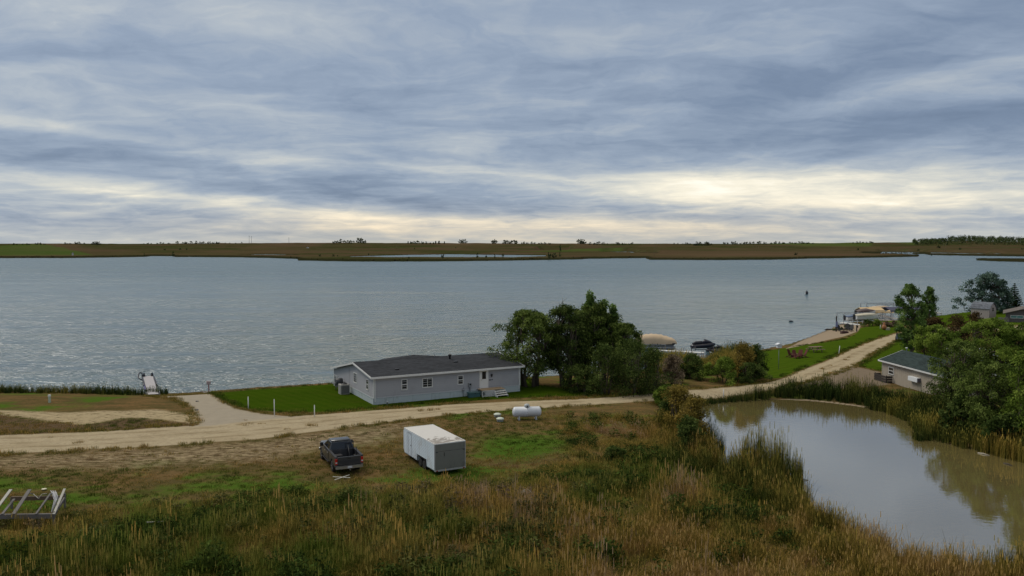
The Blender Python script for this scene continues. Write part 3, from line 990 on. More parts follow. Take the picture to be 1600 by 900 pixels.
def build_vegetation():
    rng = np.random.default_rng(11)
    # ---- the tall unmown growth in the foreground
    X, Y = uniform_pts(-30, 36, 27, 76, 15, rng)
    k = in_view(X, Y, 80); X, Y = X[k], Y[k]
    dt = sdist(TALL, X, Y); k = dt > rng.uniform(-.9, .5, len(X)); X, Y, dt = X[k], Y[k], dt[k]
    dp = sdist(POND, X, Y); k = dp < .3; X, Y, dt, dp = X[k], Y[k], dt[k], dp[k]
    # fewer clumps far off
    k = rng.uniform(size=len(X)) < np.clip(1.25 - (Y - 30) / 60, .45, 1); X, Y, dt, dp = X[k], Y[k], dt[k], dp[k]
    gap = fbm(X / 1.7, Y / 1.7, 181, 3)
    k = (gap > .40) | (rng.uniform(size=len(X)) < .25); X, Y, dt, dp, gap = X[k], Y[k], dt[k], dp[k], gap[k]
    Z = land_height(X, Y)
    PX, PY = proj(X, Y, Z + .6)
    nA, nB = fbm(X / 5, Y / 5, 41, 4), fbm(X / 1.1, Y / 1.1, 47, 3)
    # colour follows the ground's zones: green at the left, gold towards the pond
    t = .36 + .30 * smooth01(PX, 650, 1150) * smooth01(PY, 740, 820) + (nA - .5) * .95 + (nB - .5) * .75
    t += .12 * np.exp(-((PX - 960) / 200) ** 2) * smooth01(PY, 780, 840) + .02 * smooth01(PX, 1050, 1250)
    t -= .22 * np.exp(-(((PX - 1010) / 70) ** 2 + ((PY - 745) / 35) ** 2))
    t += .02 + .02 * smooth01(PX, 550, 900)
    t -= .16 * smooth01(PX, 560, 100) * smooth01(PY, 880, 790)
    t -= .10 * np.exp(-(((PX - 250) / 180) ** 2 + ((PY - 880) / 45) ** 2))
    t += .42 * np.exp(-(((PX - 955) / 80) ** 2 + ((PY - 672) / 36) ** 2)) - .10 * np.exp(-(((PX - 1010) / 50) ** 2 + ((PY - 700) / 30) ** 2))
    t += .16 * np.exp(-(((PX - 800) / 130) ** 2 + ((PY - 775) / 20) ** 2))
    reed_zone = smooth01(PX, 820, 1000) * smooth01(PY, 770, 830)
    lowz = np.exp(-(((PX - 985) / 110) ** 2 + ((PY - 680) / 55) ** 2))
    near_pond = smooth01(-dp, 9, 1.0) * (1 - .85 * lowz)
    reed_p = np.clip(np.maximum(reed_zone, near_pond) + (nA - .5) * .6, 0, 1)
    is_reed = rng.uniform(size=len(X)) < reed_p * .85
    band = smooth01(dt, 0, 8)
    hs = (1 - .45 * lowz) * (.42 + .58 * band) * (.35 + .75 * nA + .55 * smooth01(gap, .40, .62)) * rng.uniform(.65, 1.25, len(X))
    hs *= 1 - .6 * np.exp(-(((PX - 50) / 90) ** 2 + ((PY - 815) / 24) ** 2))
    weed = (~is_reed) & (rng.uniform(size=len(X)) > .75 * lowz) & (rng.uniform(size=len(X)) < .06 + .26 * (fbm(X / 2.4, Y / 2.4, 61, 3) > .58))
    g = (~is_reed) & (~weed)
    gm = [clump_mesh('grass_clump', M_GRASS, 42, .36, .30, 1.05, .019, .50, droop=.7, segs=3, seed=s, heads=4, head_w=.012) for s in range(5)]
    gm += [clump_mesh('matted_clump', M_GRASS, 40, .5, .30, .8, .022, 1.5, droop=1.1, segs=3, seed=40 + s) for s in range(2)]
    gm += [clump_mesh('dead_stalks', M_GRASS, 7, .25, 1.1, 1.7, .030, .10, droop=.1, segs=2, seed=50, heads=7, head_w=.016)]
    n = g.sum()
    kk = rng.choice(8, n, p=[.14, .14, .14, .14, .14, .12, .12, .06])
    scatter('tall_grass', gm, np.stack([X[g], Y[g], Z[g] - .03], 1), rng.uniform(0, 6.28, n), rng.uniform(.8, 1.2, n), hs[g], np.clip(t[g] + .12 * (kk >= 5), 0, 1), kk, 'rank unmown autumn grass filling the foreground')
    rm = [clump_mesh('reed_clump', M_REED, 28, .30, .8, 2.1, .027, .24, droop=.4, segs=3, seed=20 + s, heads=3, head_w=.018) for s in range(5)]
    s = is_reed; n = s.sum()
    rh = (.50 + .42 * near_pond[s]) * rng.uniform(.7, 1.2, n) * (.35 + .6 * nA[s] + .55 * smooth01(gap[s], .40, .62))
    scatter('golden_reeds', rm, np.stack([X[s], Y[s], Z[s] - .03], 1), rng.uniform(0, 6.28, n), rng.uniform(.8, 1.2, n), rh,
            np.clip(t[s] + .06 + (nB[s] - .5) * .3, 0, 1), rng.integers(0, 5, n), 'golden brown reeds at the near side of the pond')
    wm = [weed_mesh('weed_clump', 70 + s) for s in range(4)]
    n = weed.sum()
    wt = np.clip(.30 + (nA[weed] - .5) * 1.2 + .45 * np.exp(-(((PX[weed] - 760) / 200) ** 2 + ((PY[weed] - 765) / 25) ** 2)) - .3 * np.exp(-(((PX[weed] - 1020) / 70) ** 2 + ((PY[weed] - 740) / 30) ** 2)), 0, 1)
    scatter('weeds', wm, np.stack([X[weed], Y[weed], Z[weed]], 1), rng.uniform(0, 6.28, n), rng.uniform(.8, 1.6, n), rng.uniform(.6, 1.1, n) * (.5 + .5 * band[weed]),
            wt, rng.integers(0, 4, n), 'leafy weeds standing among the tall grass')

    # ---- short tufts over the rough mown ground
    X, Y = uniform_pts(-52, 30, 40, 78, 5.5, rng)
    k = in_view(X, Y, 20) & (sdist(TALL, X, Y) < .5) & (sdist(ROAD, X, Y) < -.4) & (sdist(POND, X, Y) < -1) & (sdist(APRON, X, Y) < -.3)
    for L in LAWNS: k &= sdist(L, X, Y) < 0
    k &= (sdist(STUBBLE, X, Y) < 0) | (rng.uniform(size=len(X)) < .22)
    k &= sdist(SAND, X, Y) < .2
    X, Y = X[k], Y[k]
    Z = land_height(X, Y)
    nA = fbm(X / 4, Y / 4, 91, 4)
    tm = [clump_mesh('short_tuft', M_GRASS, 22, .22, .05, .15, .022, .6, seed=100 + s, segs=1) for s in range(4)]
    n = len(X)
    scatter('short_grass', tm, np.stack([X, Y, Z], 1), rng.uniform(0, 6.28, n), rng.uniform(.8, 1.5, n), rng.uniform(.6, 1.2, n),
            np.clip(.45 + (nA - .5) * 1.6, 0, 1), rng.integers(0, 4, n), 'short tufts of grass on the rough mown ground')

    # ---- longer weeds creeping over the road and lawn edges
    X, Y = uniform_pts(-60, 75, 50, 145, 9, rng)
    k = in_view(X, Y, 20) & (sdist(POND, X, Y) < -.5)
    X, Y = X[k], Y[k]
    dr = np.maximum(sdist(ROAD, X, Y), sdist(APRON, X, Y)); dlw = np.max([sdist(L, X, Y) for L in LAWNS], axis=0)
    nz = fbm(X / 1.6, Y / 1.6, 201, 3)
    k = ((dr < .25) & (dr > -1.0) | (np.abs(dlw) < .5) & (dr < .2)) & (nz > .42) & (sdist(LAND, X, Y) > .3)
    k |= (dr > .8) & (dr < 2.8) & (nz > .70) & (np.abs(np.abs(dr) - 2.2) < .5)
    X, Y, dr, dlw, nz = X[k], Y[k], dr[k], dlw[k], nz[k]
    n = len(X); Z = land_height(X, Y)
    scatter('edge_weeds', tm, np.stack([X, Y, Z + .03], 1), rng.uniform(0, 6.28, n), rng.uniform(.8, 1.5, n), rng.uniform(.7, 2.0, n),
            np.clip(np.where(dlw > -.3, .12, .5) + (nz - .5) * .9, 0, 1), rng.integers(0, 4, n), 'ragged tufts of grass creeping over the edges of the gravel road and lawns')

    # ---- reeds round the far side of the pond, by the road
    rd = [clump_mesh('bank_reed_clump', M_REED, 22, .26, 1.2, 2.1, .036, .10, droop=.12, segs=2, seed=120 + s, heads=3, head_w=.024) for s in range(5)]
    X, Y = uniform_pts(8, 62, 52, 98, 10, rng)
    dp = sdist(POND, X, Y); dr = sdist(ROAD, X, Y); PX, PY = proj(X, Y, 0)
    farside = (PX > 1075) & (PY < 760) & (Y > 56) & ~((PX < 1330) & (PY > 690))
    wid = np.interp(PX, [1075, 1110, 1180, 1400, 1500, 1650], [2.0, 2.4, 4.0, 4.0, 5.0, 8.0])
    k = farside & (dp < .35) & (dp > -wid * (.7 + .6 * fbm(X / 3, Y / 3, 77, 2))) & (dr < -.8)
    for g_ in (GARAGE_POLY, PARKING): k &= sdist(g_, X, Y) < -.3
    k &= ~((PX > 1200) & (PX < 1350) & (PY < 648) & (dp > -.62))
    X, Y, PX, PY, dp = X[k], Y[k], PX[k], PY[k], dp[k]
    Z = np.maximum(land_height(X, Y), POND_Z - .1)
    nA = fbm(X / 2.5, Y / 2.5, 51, 3)
    tt = np.clip(.12 + (nA - .5) * .7 + .33 * smooth01(PX, 1400, 1500) * smooth01(-dp, 4, 0) + .30 * np.exp(-((PX - 1390) / 40) ** 2) * smooth01(-dp, 3.5, 0) + .12 * (rng.uniform(size=len(X)) < .12), 0, 1)
    n = len(X)
    hh = np.interp(PX, [1075, 1140, 1180, 1260, 1360, 1400, 1480, 1600], [.40, .45, .72, .80, .78, .62, .62, .8]) * rng.uniform(.75, 1.15, n) * (.75 + .5 * nA)
    scatter('bank_reeds', rd, np.stack([X, Y, Z - .05], 1), rng.uniform(0, 6.28, n), rng.uniform(.8, 1.2, n), hh, tt, rng.integers(0, 5, n),
            'dark green reeds along the far bank of the pond')
    # ---- separate reed islands standing in the pond
    def isle(px, py, rx, ry, nn, h, tint, name, label):
        cx, cy = P(px, py, POND_Z)
        a = rng.uniform(0, 6.28, nn); r = np.sqrt(rng.uniform(size=nn))
        X, Y = cx + rx * r * np.cos(a), cy + ry * r * np.sin(a)
        scatter(name, rd, np.stack([X, Y, np.full(nn, POND_Z - .08)], 1), rng.uniform(0, 6.28, nn), rng.uniform(.6, .9, nn),
                rng.uniform(.75, 1.15, nn) * h * (1.2 - .62 * r ** 2), np.clip(tint + rng.normal(0, .10, nn), 0, 1), rng.integers(0, 5, nn), label)
    isle(1439, 687, .6, .7, 20, 1.0, .12, 'reed_island', 'small reed island standing alone in the right of the pond')
    isle(1113, 700, .8, 2.2, 30, 1.5, .03, 'dark_reeds', 'dark blue green reeds in the water at the left end of the pond')
    isle(1465, 893, 1.3, 1.0, 30, .85, .45, 'front_reeds', 'loose reeds in the water at the lower right, left of a gap')
    isle(1556, 905, .7, .8, 20, 1.0, .35, 'edge_reeds', 'upright reeds in the water near the lower right corner')
    isle(1592, 900, 1.3, 1.0, 40, 1.15, .5, 'corner_reeds', 'golden reeds in the water at the very right of the frame')
    isle(1196, 752, 2.4, 2.8, 190, 2.1, .36, 'tall_reed_clump', 'tall bushy reed clump standing above the others on the near bank')
    isle(1160, 758, 1.6, 2.2, 80, 1.6, .55, 'brown_reed_clump', 'browner reeds at the left flank of the tall reed clump')
    # ---- reeds along the lake on the left, and beyond the trees
    X, Y = uniform_pts(-75, -38, 84, 104, 9, rng)
    dl = sdist(LAND, X, Y); da = sdist(APRON, X, Y)
    k = (dl > -.3) & (dl < 1.7) & (da < -.4); X, Y = X[k], Y[k]
    PX, _ = proj(X, Y, 0)
    k = PX < 262; X, Y, PX = X[k], Y[k], PX[k]
    Z = land_height(X, Y); n = len(X)
    scatter('shore_grass', rd, np.stack([X, Y, Z - .05], 1), rng.uniform(0, 6.28, n), rng.uniform(.7, 1.0, n), rng.uniform(.38, .62, n),
            np.clip(.22 + (fbm(X / 3, Y, 13, 3) - .5) * .8, 0, 1), rng.integers(0, 5, n), 'long dark grass along the lake shore at the left')
    X, Y = uniform_pts(14, 44, 80, 124, 11, rng)
    dl = sdist(LAND, X, Y); PX, PY = proj(X, Y, 0)
    k = (dl > -1.0) & (dl < 14) & (PX > 1015) & (PX < 1200) & (sdist(ROAD, X, Y) < -.9)
    for L in LAWNS: k &= sdist(L, X, Y) < -.3
    X, Y, PX, PY, dl = X[k], Y[k], PX[k], PY[k], dl[k]
    Z = land_height(X, Y); n = len(X)
    hj = 1 - .55 * np.exp(-((PX - 1098) / 22) ** 2)
    tt = np.clip(.30 + (fbm(X / 3, Y / 3, 14, 3) - .5) * 1.3 + .25 * np.exp(-((PX - 1060) / 22) ** 2), 0, 1)
    scatter('shore_reeds', rd, np.stack([X, Y, Z - .05], 1), rng.uniform(0, 6.28, n), rng.uniform(.9, 1.3, n), (rng.uniform(.4, .85, n) * (.75 + .4 * smooth01(dl, 12, 2)) + .15) * hj,
            tt, rng.integers(0, 5, n), 'tangled reeds and long grass between the trees and the small jetty')


# ------------------------------------------------------------------ trees
def bark(name='bark', col=(.10, .08, .06)):
    return mat(name, col, .9, 0, .1, .35, 6, .6, 12, stretch=(3, 3, .6))


def leaf_mat(name, c0, c1, c2, transl=.4):
    c0, c1, c2 = [x * .55 for x in c0], [x * 1.12 for x in c1], [x * 1.85 for x in c2]
    if name in _mats: return _mats[name]
    m, t, b = new_mat(name)
    lf = t.attr('leaf'); cl = t.attr('clump')
    c = t.ramp(t.add(t.mul(lf, .5), t.mul(cl, .5)), [(0.1, c0), (.5, c1), (.9, c2)])
    t.put(b.inputs['Base Color'], c)
    b.inputs['Roughness'].default_value = .6
    b.inputs['Specular IOR Level'].default_value = .02
    tr = t.node('ShaderNodeBsdfTranslucent'); t.l.new(c, tr.inputs[0])
    ms = t.node('ShaderNodeMixShader'); ms.inputs[0].default_value = transl
    t.l.new(b.outputs[0], ms.inputs[1]); t.l.new(tr.outputs[0], ms.inputs[2])
    t.l.new(ms.outputs[0], t.n['Material Output'].inputs[0])
    _mats[name] = m
    return m


def leaves(centers, radii, nper, size, seed, flat=.75, droop=0.0, narrow=.45, wind=0.0):
    """leaf faces spread through clumps; returns arrays"""
    r = np.random.default_rng(seed)
    C = np.repeat(np.asarray(centers), nper, axis=0)
    R = np.repeat(np.asarray(radii), nper)[:, None]
    cl = np.repeat(r.uniform(size=len(centers)), nper)
    n = len(C)
    d = r.normal(size=(n, 3)); d /= np.linalg.norm(d, axis=1, keepdims=True)
    rad = r.uniform(size=(n, 1)) ** .45
    p = C + d * rad * R * np.array([1, 1, flat])
    if droop: p[:, 2] -= droop * (rad[:, 0] ** 2) * R[:, 0] * r.uniform(0, 1, n)
    u = d * .6 + r.normal(size=(n, 3)) * .6
    if droop: u[:, 2] -= droop * 1.2
    if wind: u[:, 0] -= wind
    u /= np.linalg.norm(u, axis=1, keepdims=True)
    w = np.cross(u, r.normal(size=(n, 3))); w /= np.linalg.norm(w, axis=1, keepdims=True)
    s = (size * r.uniform(.6, 1.3, n))[:, None]
    Vv = np.stack([p - u * s, p + w * s * narrow, p + u * s, p - w * s * narrow], 1).reshape(-1, 3)
    F = np.arange(n * 4).reshape(n, 4)
    return Vv, F, r.uniform(size=n), cl


def limb_path(a, b, r, sag=.0, n=4, wob=.15):
    a, b = np.array(a, float), np.array(b, float)
    L = np.linalg.norm(b - a)
    pts = []
    for i in range(n + 1):
        s = i / n
        q = a + (b - a) * s
        q[2] += sag * L * math.sin(math.pi * s)
        if 0 < i < n: q += r.normal(size=3) * wob * L / n
        pts.append(tuple(q))
    return pts


def make_tree(name, pos, height, hw, seed, leafm, barkm, label, cat='tree', group=None, stems=1, crown_base=.25, clumps=60, nper=90,
              leaf=.16, cr=.16, shape='round', droop=0.0, top_bias=0.0, lean=(0, 0), narrow=.45, depth=None):
    """thing > trunk, crown. Clump centres fill the crown's volume unevenly, limbs reach to them."""
    r = np.random.default_rng(seed)
    root = empty(name, pos, 0, label, cat, group)
    hd = depth or hw
    cs, rs = [], []
    tries = 0
    while len(cs) < clumps and tries < clumps * 60:
        tries += 1
        s = r.uniform(0, 1)
        z = height * (crown_base + (1 - crown_base) * s)
        if shape == 'round': w = math.sqrt(max(0, 1 - (2 * s - .9) ** 2 / 1.25))
        elif shape == 'poplar': w = (.35 + .65 * math.sin(math.pi * min(1, s * .95 + .08)) ** .8) * (1 - .35 * s)
        elif shape == 'cone': w = (1 - s) ** .85 + .06
        elif shape == 'bush': w = math.sqrt(max(0, 1 - s ** 2.2))
        else: w = 1
        a = r.uniform(0, 2 * math.pi); q = math.sqrt(r.uniform())
        lob = 1 + (.13 if shape == 'round' else .28) * math.sin(3 * a + seed) + .10 * math.sin(5 * a + seed * 2.1 + 4 * s)
        x, y = hw * w * q * math.cos(a) * lob, hd * w * q * math.sin(a) * lob
        x += lean[0] * s * height; y += lean[1] * s * height
        if q * w < .35 and s < .6 and r.uniform() < .6: continue
        cs.append((x, y, z)); rs.append(height * cr * r.uniform(.55, 1.25) * (1 - .35 * s if shape != 'bush' else 1))
    Vv, F, lf, cl = leaves(cs, rs, nper, leaf, seed + 5, .8 if shape != 'poplar' else 1.3, droop, narrow)
    z0 = .04 * height
    Vv[:, 2] = np.maximum(Vv[:, 2], z0 * r.uniform(.3, 1.5, len(Vv)))
    me = np_mesh('crown', Vv, F, [leafm], False, {'leaf': ('FACE', lf), 'clump': ('FACE', cl)})
    # trunks and limbs
    mb = MB()
    tops = []
    for k in range(stems):
        a = r.uniform(0, 6.28); sp = hw * .30 * (stems > 1)
        bx, by = math.cos(a) * sp * .6, math.sin(a) * sp * .6
        tx, ty = bx * 2.6 + lean[0] * height * .6, by * 2.6 + lean[1] * height * .6
        th = height * r.uniform(.62, .85)
        r0 = height * (.026 if stems > 1 else .034)
        path = limb_path((bx, by, -.3), (tx, ty, th), r, 0, 5, .10)
        mb.tube(path, [r0 * (1.25 if i == 0 else 1 - .75 * i / 5) for i in range(6)], 7)
        tops.append(path)
    for i, c in enumerate(cs):
        if i % 2 and clumps > 40: continue
        path = tops[r.integers(len(tops))]
        best = min(path[1:], key=lambda p: abs(p[2] - (c[2] - .22 * height)) + .3 * math.hypot(p[0] - c[0], p[1] - c[1]))
        lp = limb_path(best, c, r, .06, 3, .12)
        rr = height * .009
        mb.tube(lp, [rr, rr * .75, rr * .5, rr * .2], 4, caps=False)
    link('crown', me, root)
    mb.build('trunk', barkm, root, fix=False)
    return root


def tree_at(px, by, topy, hwpx, **kw):
    x, y, z = G(px, by)
    ax = y * CP + (EYE - z) * SP
    m = ax / FPX
    h = (by - topy) * m * 1.01
    return (x, y, z), h, hwpx * m


M_WILLOW = leaf_mat('willow_leaves', (.038, .066, .014), (.078, .115, .024), (.140, .175, .045))
M_DARKLEAF = leaf_mat('shrub_leaves', (.028, .048, .012), (.054, .084, .020), (.098, .125, .034))
M_POPLAR = leaf_mat('poplar_leaves', (.040, .085, .018), (.080, .140, .034), (.140, .195, .055))
M_SILVER = leaf_mat('blue_green_leaves', (.034, .065, .050), (.068, .110, .084), (.125, .175, .135))
M_BRIGHT = leaf_mat('light_green_leaves', (.062, .108, .016), (.112, .172, .026), (.165, .210, .038))
M_RED = leaf_mat('rust_leaves', (.040, .026, .014), (.070, .052, .022), (.115, .070, .030))
M_OCHRE = leaf_mat('ochre_leaves', (.085, .075, .018), (.170, .135, .030), (.26, .185, .045))
M_BROWNLEAF = leaf_mat('dry_brush_leaves', (.075, .055, .034), (.14, .105, .068), (.21, .165, .11))
M_SPRUCE = leaf_mat('spruce_needles', (.012, .028, .010), (.026, .050, .016), (.055, .080, .022))
def build_trees():
    bk = bark(); bk2 = bark('pale_bark', (.17, .14, .10))
    T = [
        # px, base, top, half width px, kind, label
        (828, 603, 488, 56, 'willow', 'large round willow right behind the house, leftmost of the lakeside grove'),
        (884, 603, 481, 46, 'willow', 'dark willow second from the left in the lakeside grove, several leaning stems'),
        (925, 600, 477, 42, 'willow', 'willow in the middle of the lakeside grove under the tall poplar tips'),
        (972, 604, 508, 38, 'willow', 'low rounded willow at the right end of the lakeside grove'),
    ]
    k = 0
    for px, b, tp, hw, kind, lab in T:
        pos, h, w = tree_at(px, b, tp, hw)
        make_tree('willow_tree', pos, h, w, 100 + k, M_WILLOW if k != 1 else M_DARKLEAF, bk, lab, 'tree', 'trees of the lakeside grove beside the house', stems=5,
                  crown_base=.22, clumps=150, nper=150, leaf=.12, cr=.115, droop=.35, depth=w * .8)
        k += 1
    for px, b, tp, hw, lab in ((921, 600, 461, 10, 'tallest slim poplar sticking out of the lakeside grove'),
                               (942, 600, 474, 11, 'slim poplar just right of the tallest tip in the lakeside grove'),
                               (957, 601, 483, 10, 'shorter slim poplar at the right shoulder of the lakeside grove')):
        pos, h, w = tree_at(px, b, tp, hw)
        make_tree('poplar_tree', pos, h, w, 120 + k, M_POPLAR, bk, lab, 'tree', 'poplars rising from the lakeside grove', 1, .35, 44, 80, .17, .075, 'poplar'); k += 1
    # bare dead stem
    pos, h, w = tree_at(876, 600, 464, 3)
    m = MB(); rr = np.random.default_rng(4)
    m.tube(limb_path((0, 0, -.2), (.2, 0, h), rr, 0, 6, .03), [.09, .08, .07, .06, .045, .03, .012], 6)
    for q in range(9):
        z = h * (.6 + .04 * q); a = q * 2.3
        m.tube(limb_path((0.1, 0, z), (.1 + math.cos(a) * .7, math.sin(a) * .7, z + .7), rr, 0, 2, .1), [.025, .018, .006], 4)
    tag(m.build('dead_tree', bk2), 'bare dead stem poking up through the lakeside grove', 'dead tree').location = pos
    # shrubs below the grove
    S = [
         (908, 613, 572, 26, 'dark', 'dark shrub under the grove, the one nearest the house'),
         (945, 615, 545, 34, 'dark', 'tall dark shrub in the middle of the row below the grove'),
         (985, 616, 536, 32, 'dark', 'tallest dark shrub at the right of the row below the grove'),
         (1018, 614, 546, 24, 'dark', 'dark shrub closing the right end of the row by the road'),
         (980, 575, 512, 20, 'willow', 'pale green bush in front of the covered pontoon boat'),
         (1052, 600, 558, 20, 'brown', 'purplish brown dry bush between the grove and the reeds'),
         (1082, 592, 556, 20, 'dark', 'dark reed green bush behind the white jetty end'),
         (1130, 598, 560, 28, 'bright', 'yellow green bush beside the road bend'),
         (1160, 592, 540, 20, 'ochre', 'tall ochre and green bush at the lake edge by the dark jetty'),
         (1180, 590, 541, 14, 'dark', 'narrow brownish bush to the right of the ochre bush'),
         (1172, 597, 570, 28, 'dark', 'low dark green bush at the corner of the right lawn'),
         (1036, 634, 606, 17, 'bright', 'light green bush at the near edge of the road by the pond'),
         (1060, 672, 608, 27, 'ochre', 'orange brown willow bush at the left end of the pond'),
         (1086, 695, 625, 24, 'ochre', 'orange brown willow bush nearest the dark reeds of the pond'),
         (1045, 655, 622, 18, 'dark', 'dark green bush left of the orange brown bushes'),
         (1075, 705, 655, 18, 'dark', 'dark bush leaning over the left end of the pond'),
         (960, 718, 700, 22, 'dark', 'low dark bush in the rough grass left of the pond')]
    mats = dict(dark=M_DARKLEAF, willow=M_WILLOW, brown=M_BROWNLEAF, bright=M_BRIGHT, ochre=M_OCHRE, red=M_RED)
    for px, b, tp, hw, kind, lab in S:
        pos, h, w = tree_at(px, b, tp, hw)
        make_tree('shrub', pos, h, w, 200 + k, mats[kind], bk, lab, 'shrub', None, 4, .04, 60, 110, .10, .19, 'bush', .15 if kind == 'willow' else 0); k += 1
    # right-hand group
    R = [(1428, 556, 446, 27, 'poplar_tree', M_POPLAR, 'leafy poplar leaning left beside the end of the road', dict(shape='round', stems=1, clumps=110, cr=.075, lean=(-.08, 0), crown_base=.14, nper=90, leaf=.16)),
         (1451, 520, 452, 16, 'poplar_tree', M_POPLAR, 'smaller poplar right of the leaning poplar, tip above the water', dict(shape='poplar', stems=1, clumps=60, cr=.085, crown_base=.15, nper=80, leaf=.18)),
         (1543, 489, 429, 36, 'silver_willow', M_SILVER, 'broad blue green tree by the water behind the small shed', dict(shape='bush', stems=3, clumps=120, cr=.11, crown_base=.05, nper=80, leaf=.24, depth=5)),
         (1568, 488, 452, 15, 'silver_willow', M_SILVER, 'smaller blue green tree between the broad one and the spruce', dict(shape='bush', stems=2, clumps=40, cr=.12, crown_base=.05, nper=70, leaf=.22)),
         (1462, 582, 510, 46, 'willow_tree', M_BRIGHT, 'light green willow behind the garage roof', dict(stems=4, clumps=110, cr=.14, crown_base=.05, droop=.4, nper=90, leaf=.15)),
         (1496, 556, 497, 22, 'shrub', M_RED, 'rust tinged bush, right one of two behind the willows', dict(shape='bush', stems=4, clumps=60, cr=.17, crown_base=.05, leaf=.15)),
         (1458, 550, 499, 26, 'shrub', M_RED, 'rust tinged bush, left one of two behind the willows', dict(shape='bush', stems=4, clumps=60, cr=.17, crown_base=.05, leaf=.15)),
         (1524, 520, 491, 14, 'shrub', M_RED, 'small reddish bush in front of the shed wall', dict(shape='bush', stems=3, clumps=30, cr=.18, crown_base=.05, leaf=.15)),
         (1500, 640, 536, 44, 'willow_tree', M_WILLOW, 'dark willow hiding the right end of the garage', dict(stems=4, clumps=170, cr=.12, crown_base=.04, droop=.45, nper=120, leaf=.10)),
         (1548, 612, 500, 54, 'willow_tree', M_BRIGHT, 'big light green willow in the middle of the right-hand trees', dict(stems=5, clumps=210, cr=.11, crown_base=.08, droop=.4, nper=130, leaf=.11)),
         (1606, 612, 506, 50, 'willow_tree', M_BRIGHT, 'light green willow cut by the right edge, behind the others', dict(stems=5, clumps=180, cr=.11, crown_base=.08, droop=.4, nper=120, leaf=.11)),
         (1548, 672, 566, 46, 'willow_tree', M_WILLOW, 'deep green willow nearest the pond on the right', dict(stems=5, clumps=180, cr=.12, crown_base=.02, droop=.5, nper=120, leaf=.10)),
         (1606, 690, 545, 32, 'willow_tree', M_BRIGHT, 'yellow green willow at the right edge above the pond', dict(stems=4, clumps=120, cr=.11, crown_base=.06, droop=.5, nper=90, leaf=.12)),
         (1500, 668, 622, 26, 'shrub', M_DARKLEAF, 'dark bush on the bank below the garage', dict(shape='bush', stems=4, clumps=50, cr=.19, crown_base=.03)),
         (1575, 690, 640, 30, 'shrub', M_DARKLEAF, 'dark bush on the bank at the far right', dict(shape='bush', stems=4, clumps=50, cr=.19, crown_base=.03))]
    for px, b, tp, hw, nm, mm, lab, kw in R:
        pos, h, w = tree_at(px, b, tp, hw)
        make_tree(nm, pos, h, w, 300 + k, mm, bk, lab, 'tree' if nm != 'shrub' else 'shrub', None, **kw); k += 1
    # spruce with tiers of boughs
    pos, h, w = tree_at(1584, 487, 443, 15)
    root = empty('spruce_tree', pos, 0, 'dark pointed spruce on the lawn by the water at the right', 'tree')
    r = np.random.default_rng(8)
    m = MB().tube([(0, 0, -.2), (0, 0, h * .6), (0, 0, h)], [.16, .10, .02], 7)
    cs, rs = [], []
    for q in range(15):
        s = q / 14; z = h * (.12 + .86 * s); R_ = w * (1 - s) ** .9 + .12
        nb = max(3, int(9 * (1 - s)) + 2)
        for b in range(nb):
            a = b * 2 * math.pi / nb + q * .7 + r.uniform(-.2, .2)
            e = (math.cos(a) * R_, math.sin(a) * R_, z - .18 * R_)
            m.tube([(0, 0, z), e], [.03, .01], 4, caps=False)
            for f in (.35, .65, .95):
                if R_ * f > .05:
                    cs.append((e[0] * f, e[1] * f, z - .18 * R_ * f)); rs.append(.16 + .26 * R_ * (1.1 - f) * .8)
    V_, F_, lf, cl = leaves(cs, rs, 34, .13, 3, .45, .2)
    m.build('trunk', bk, root, fix=False)
    link('crown', np_mesh('crown', V_, F_, [M_SPRUCE], False, {'leaf': ('FACE', lf), 'clump': ('FACE', cl)}), root)


def far_pos(px, py):
    """point on the far land seen at a pixel (land there rises slowly)"""
    best = None
    for D in np.geomspace(900, 4100, 240):
        z = float(ridge_height(np.array([px]), np.array([D]))[0])
        x = (px - CXP) / FPX * D
        _, yy = proj(x, D, z)
        if yy <= py: return (x, D, z)
        best = (x, D, z)
    return best


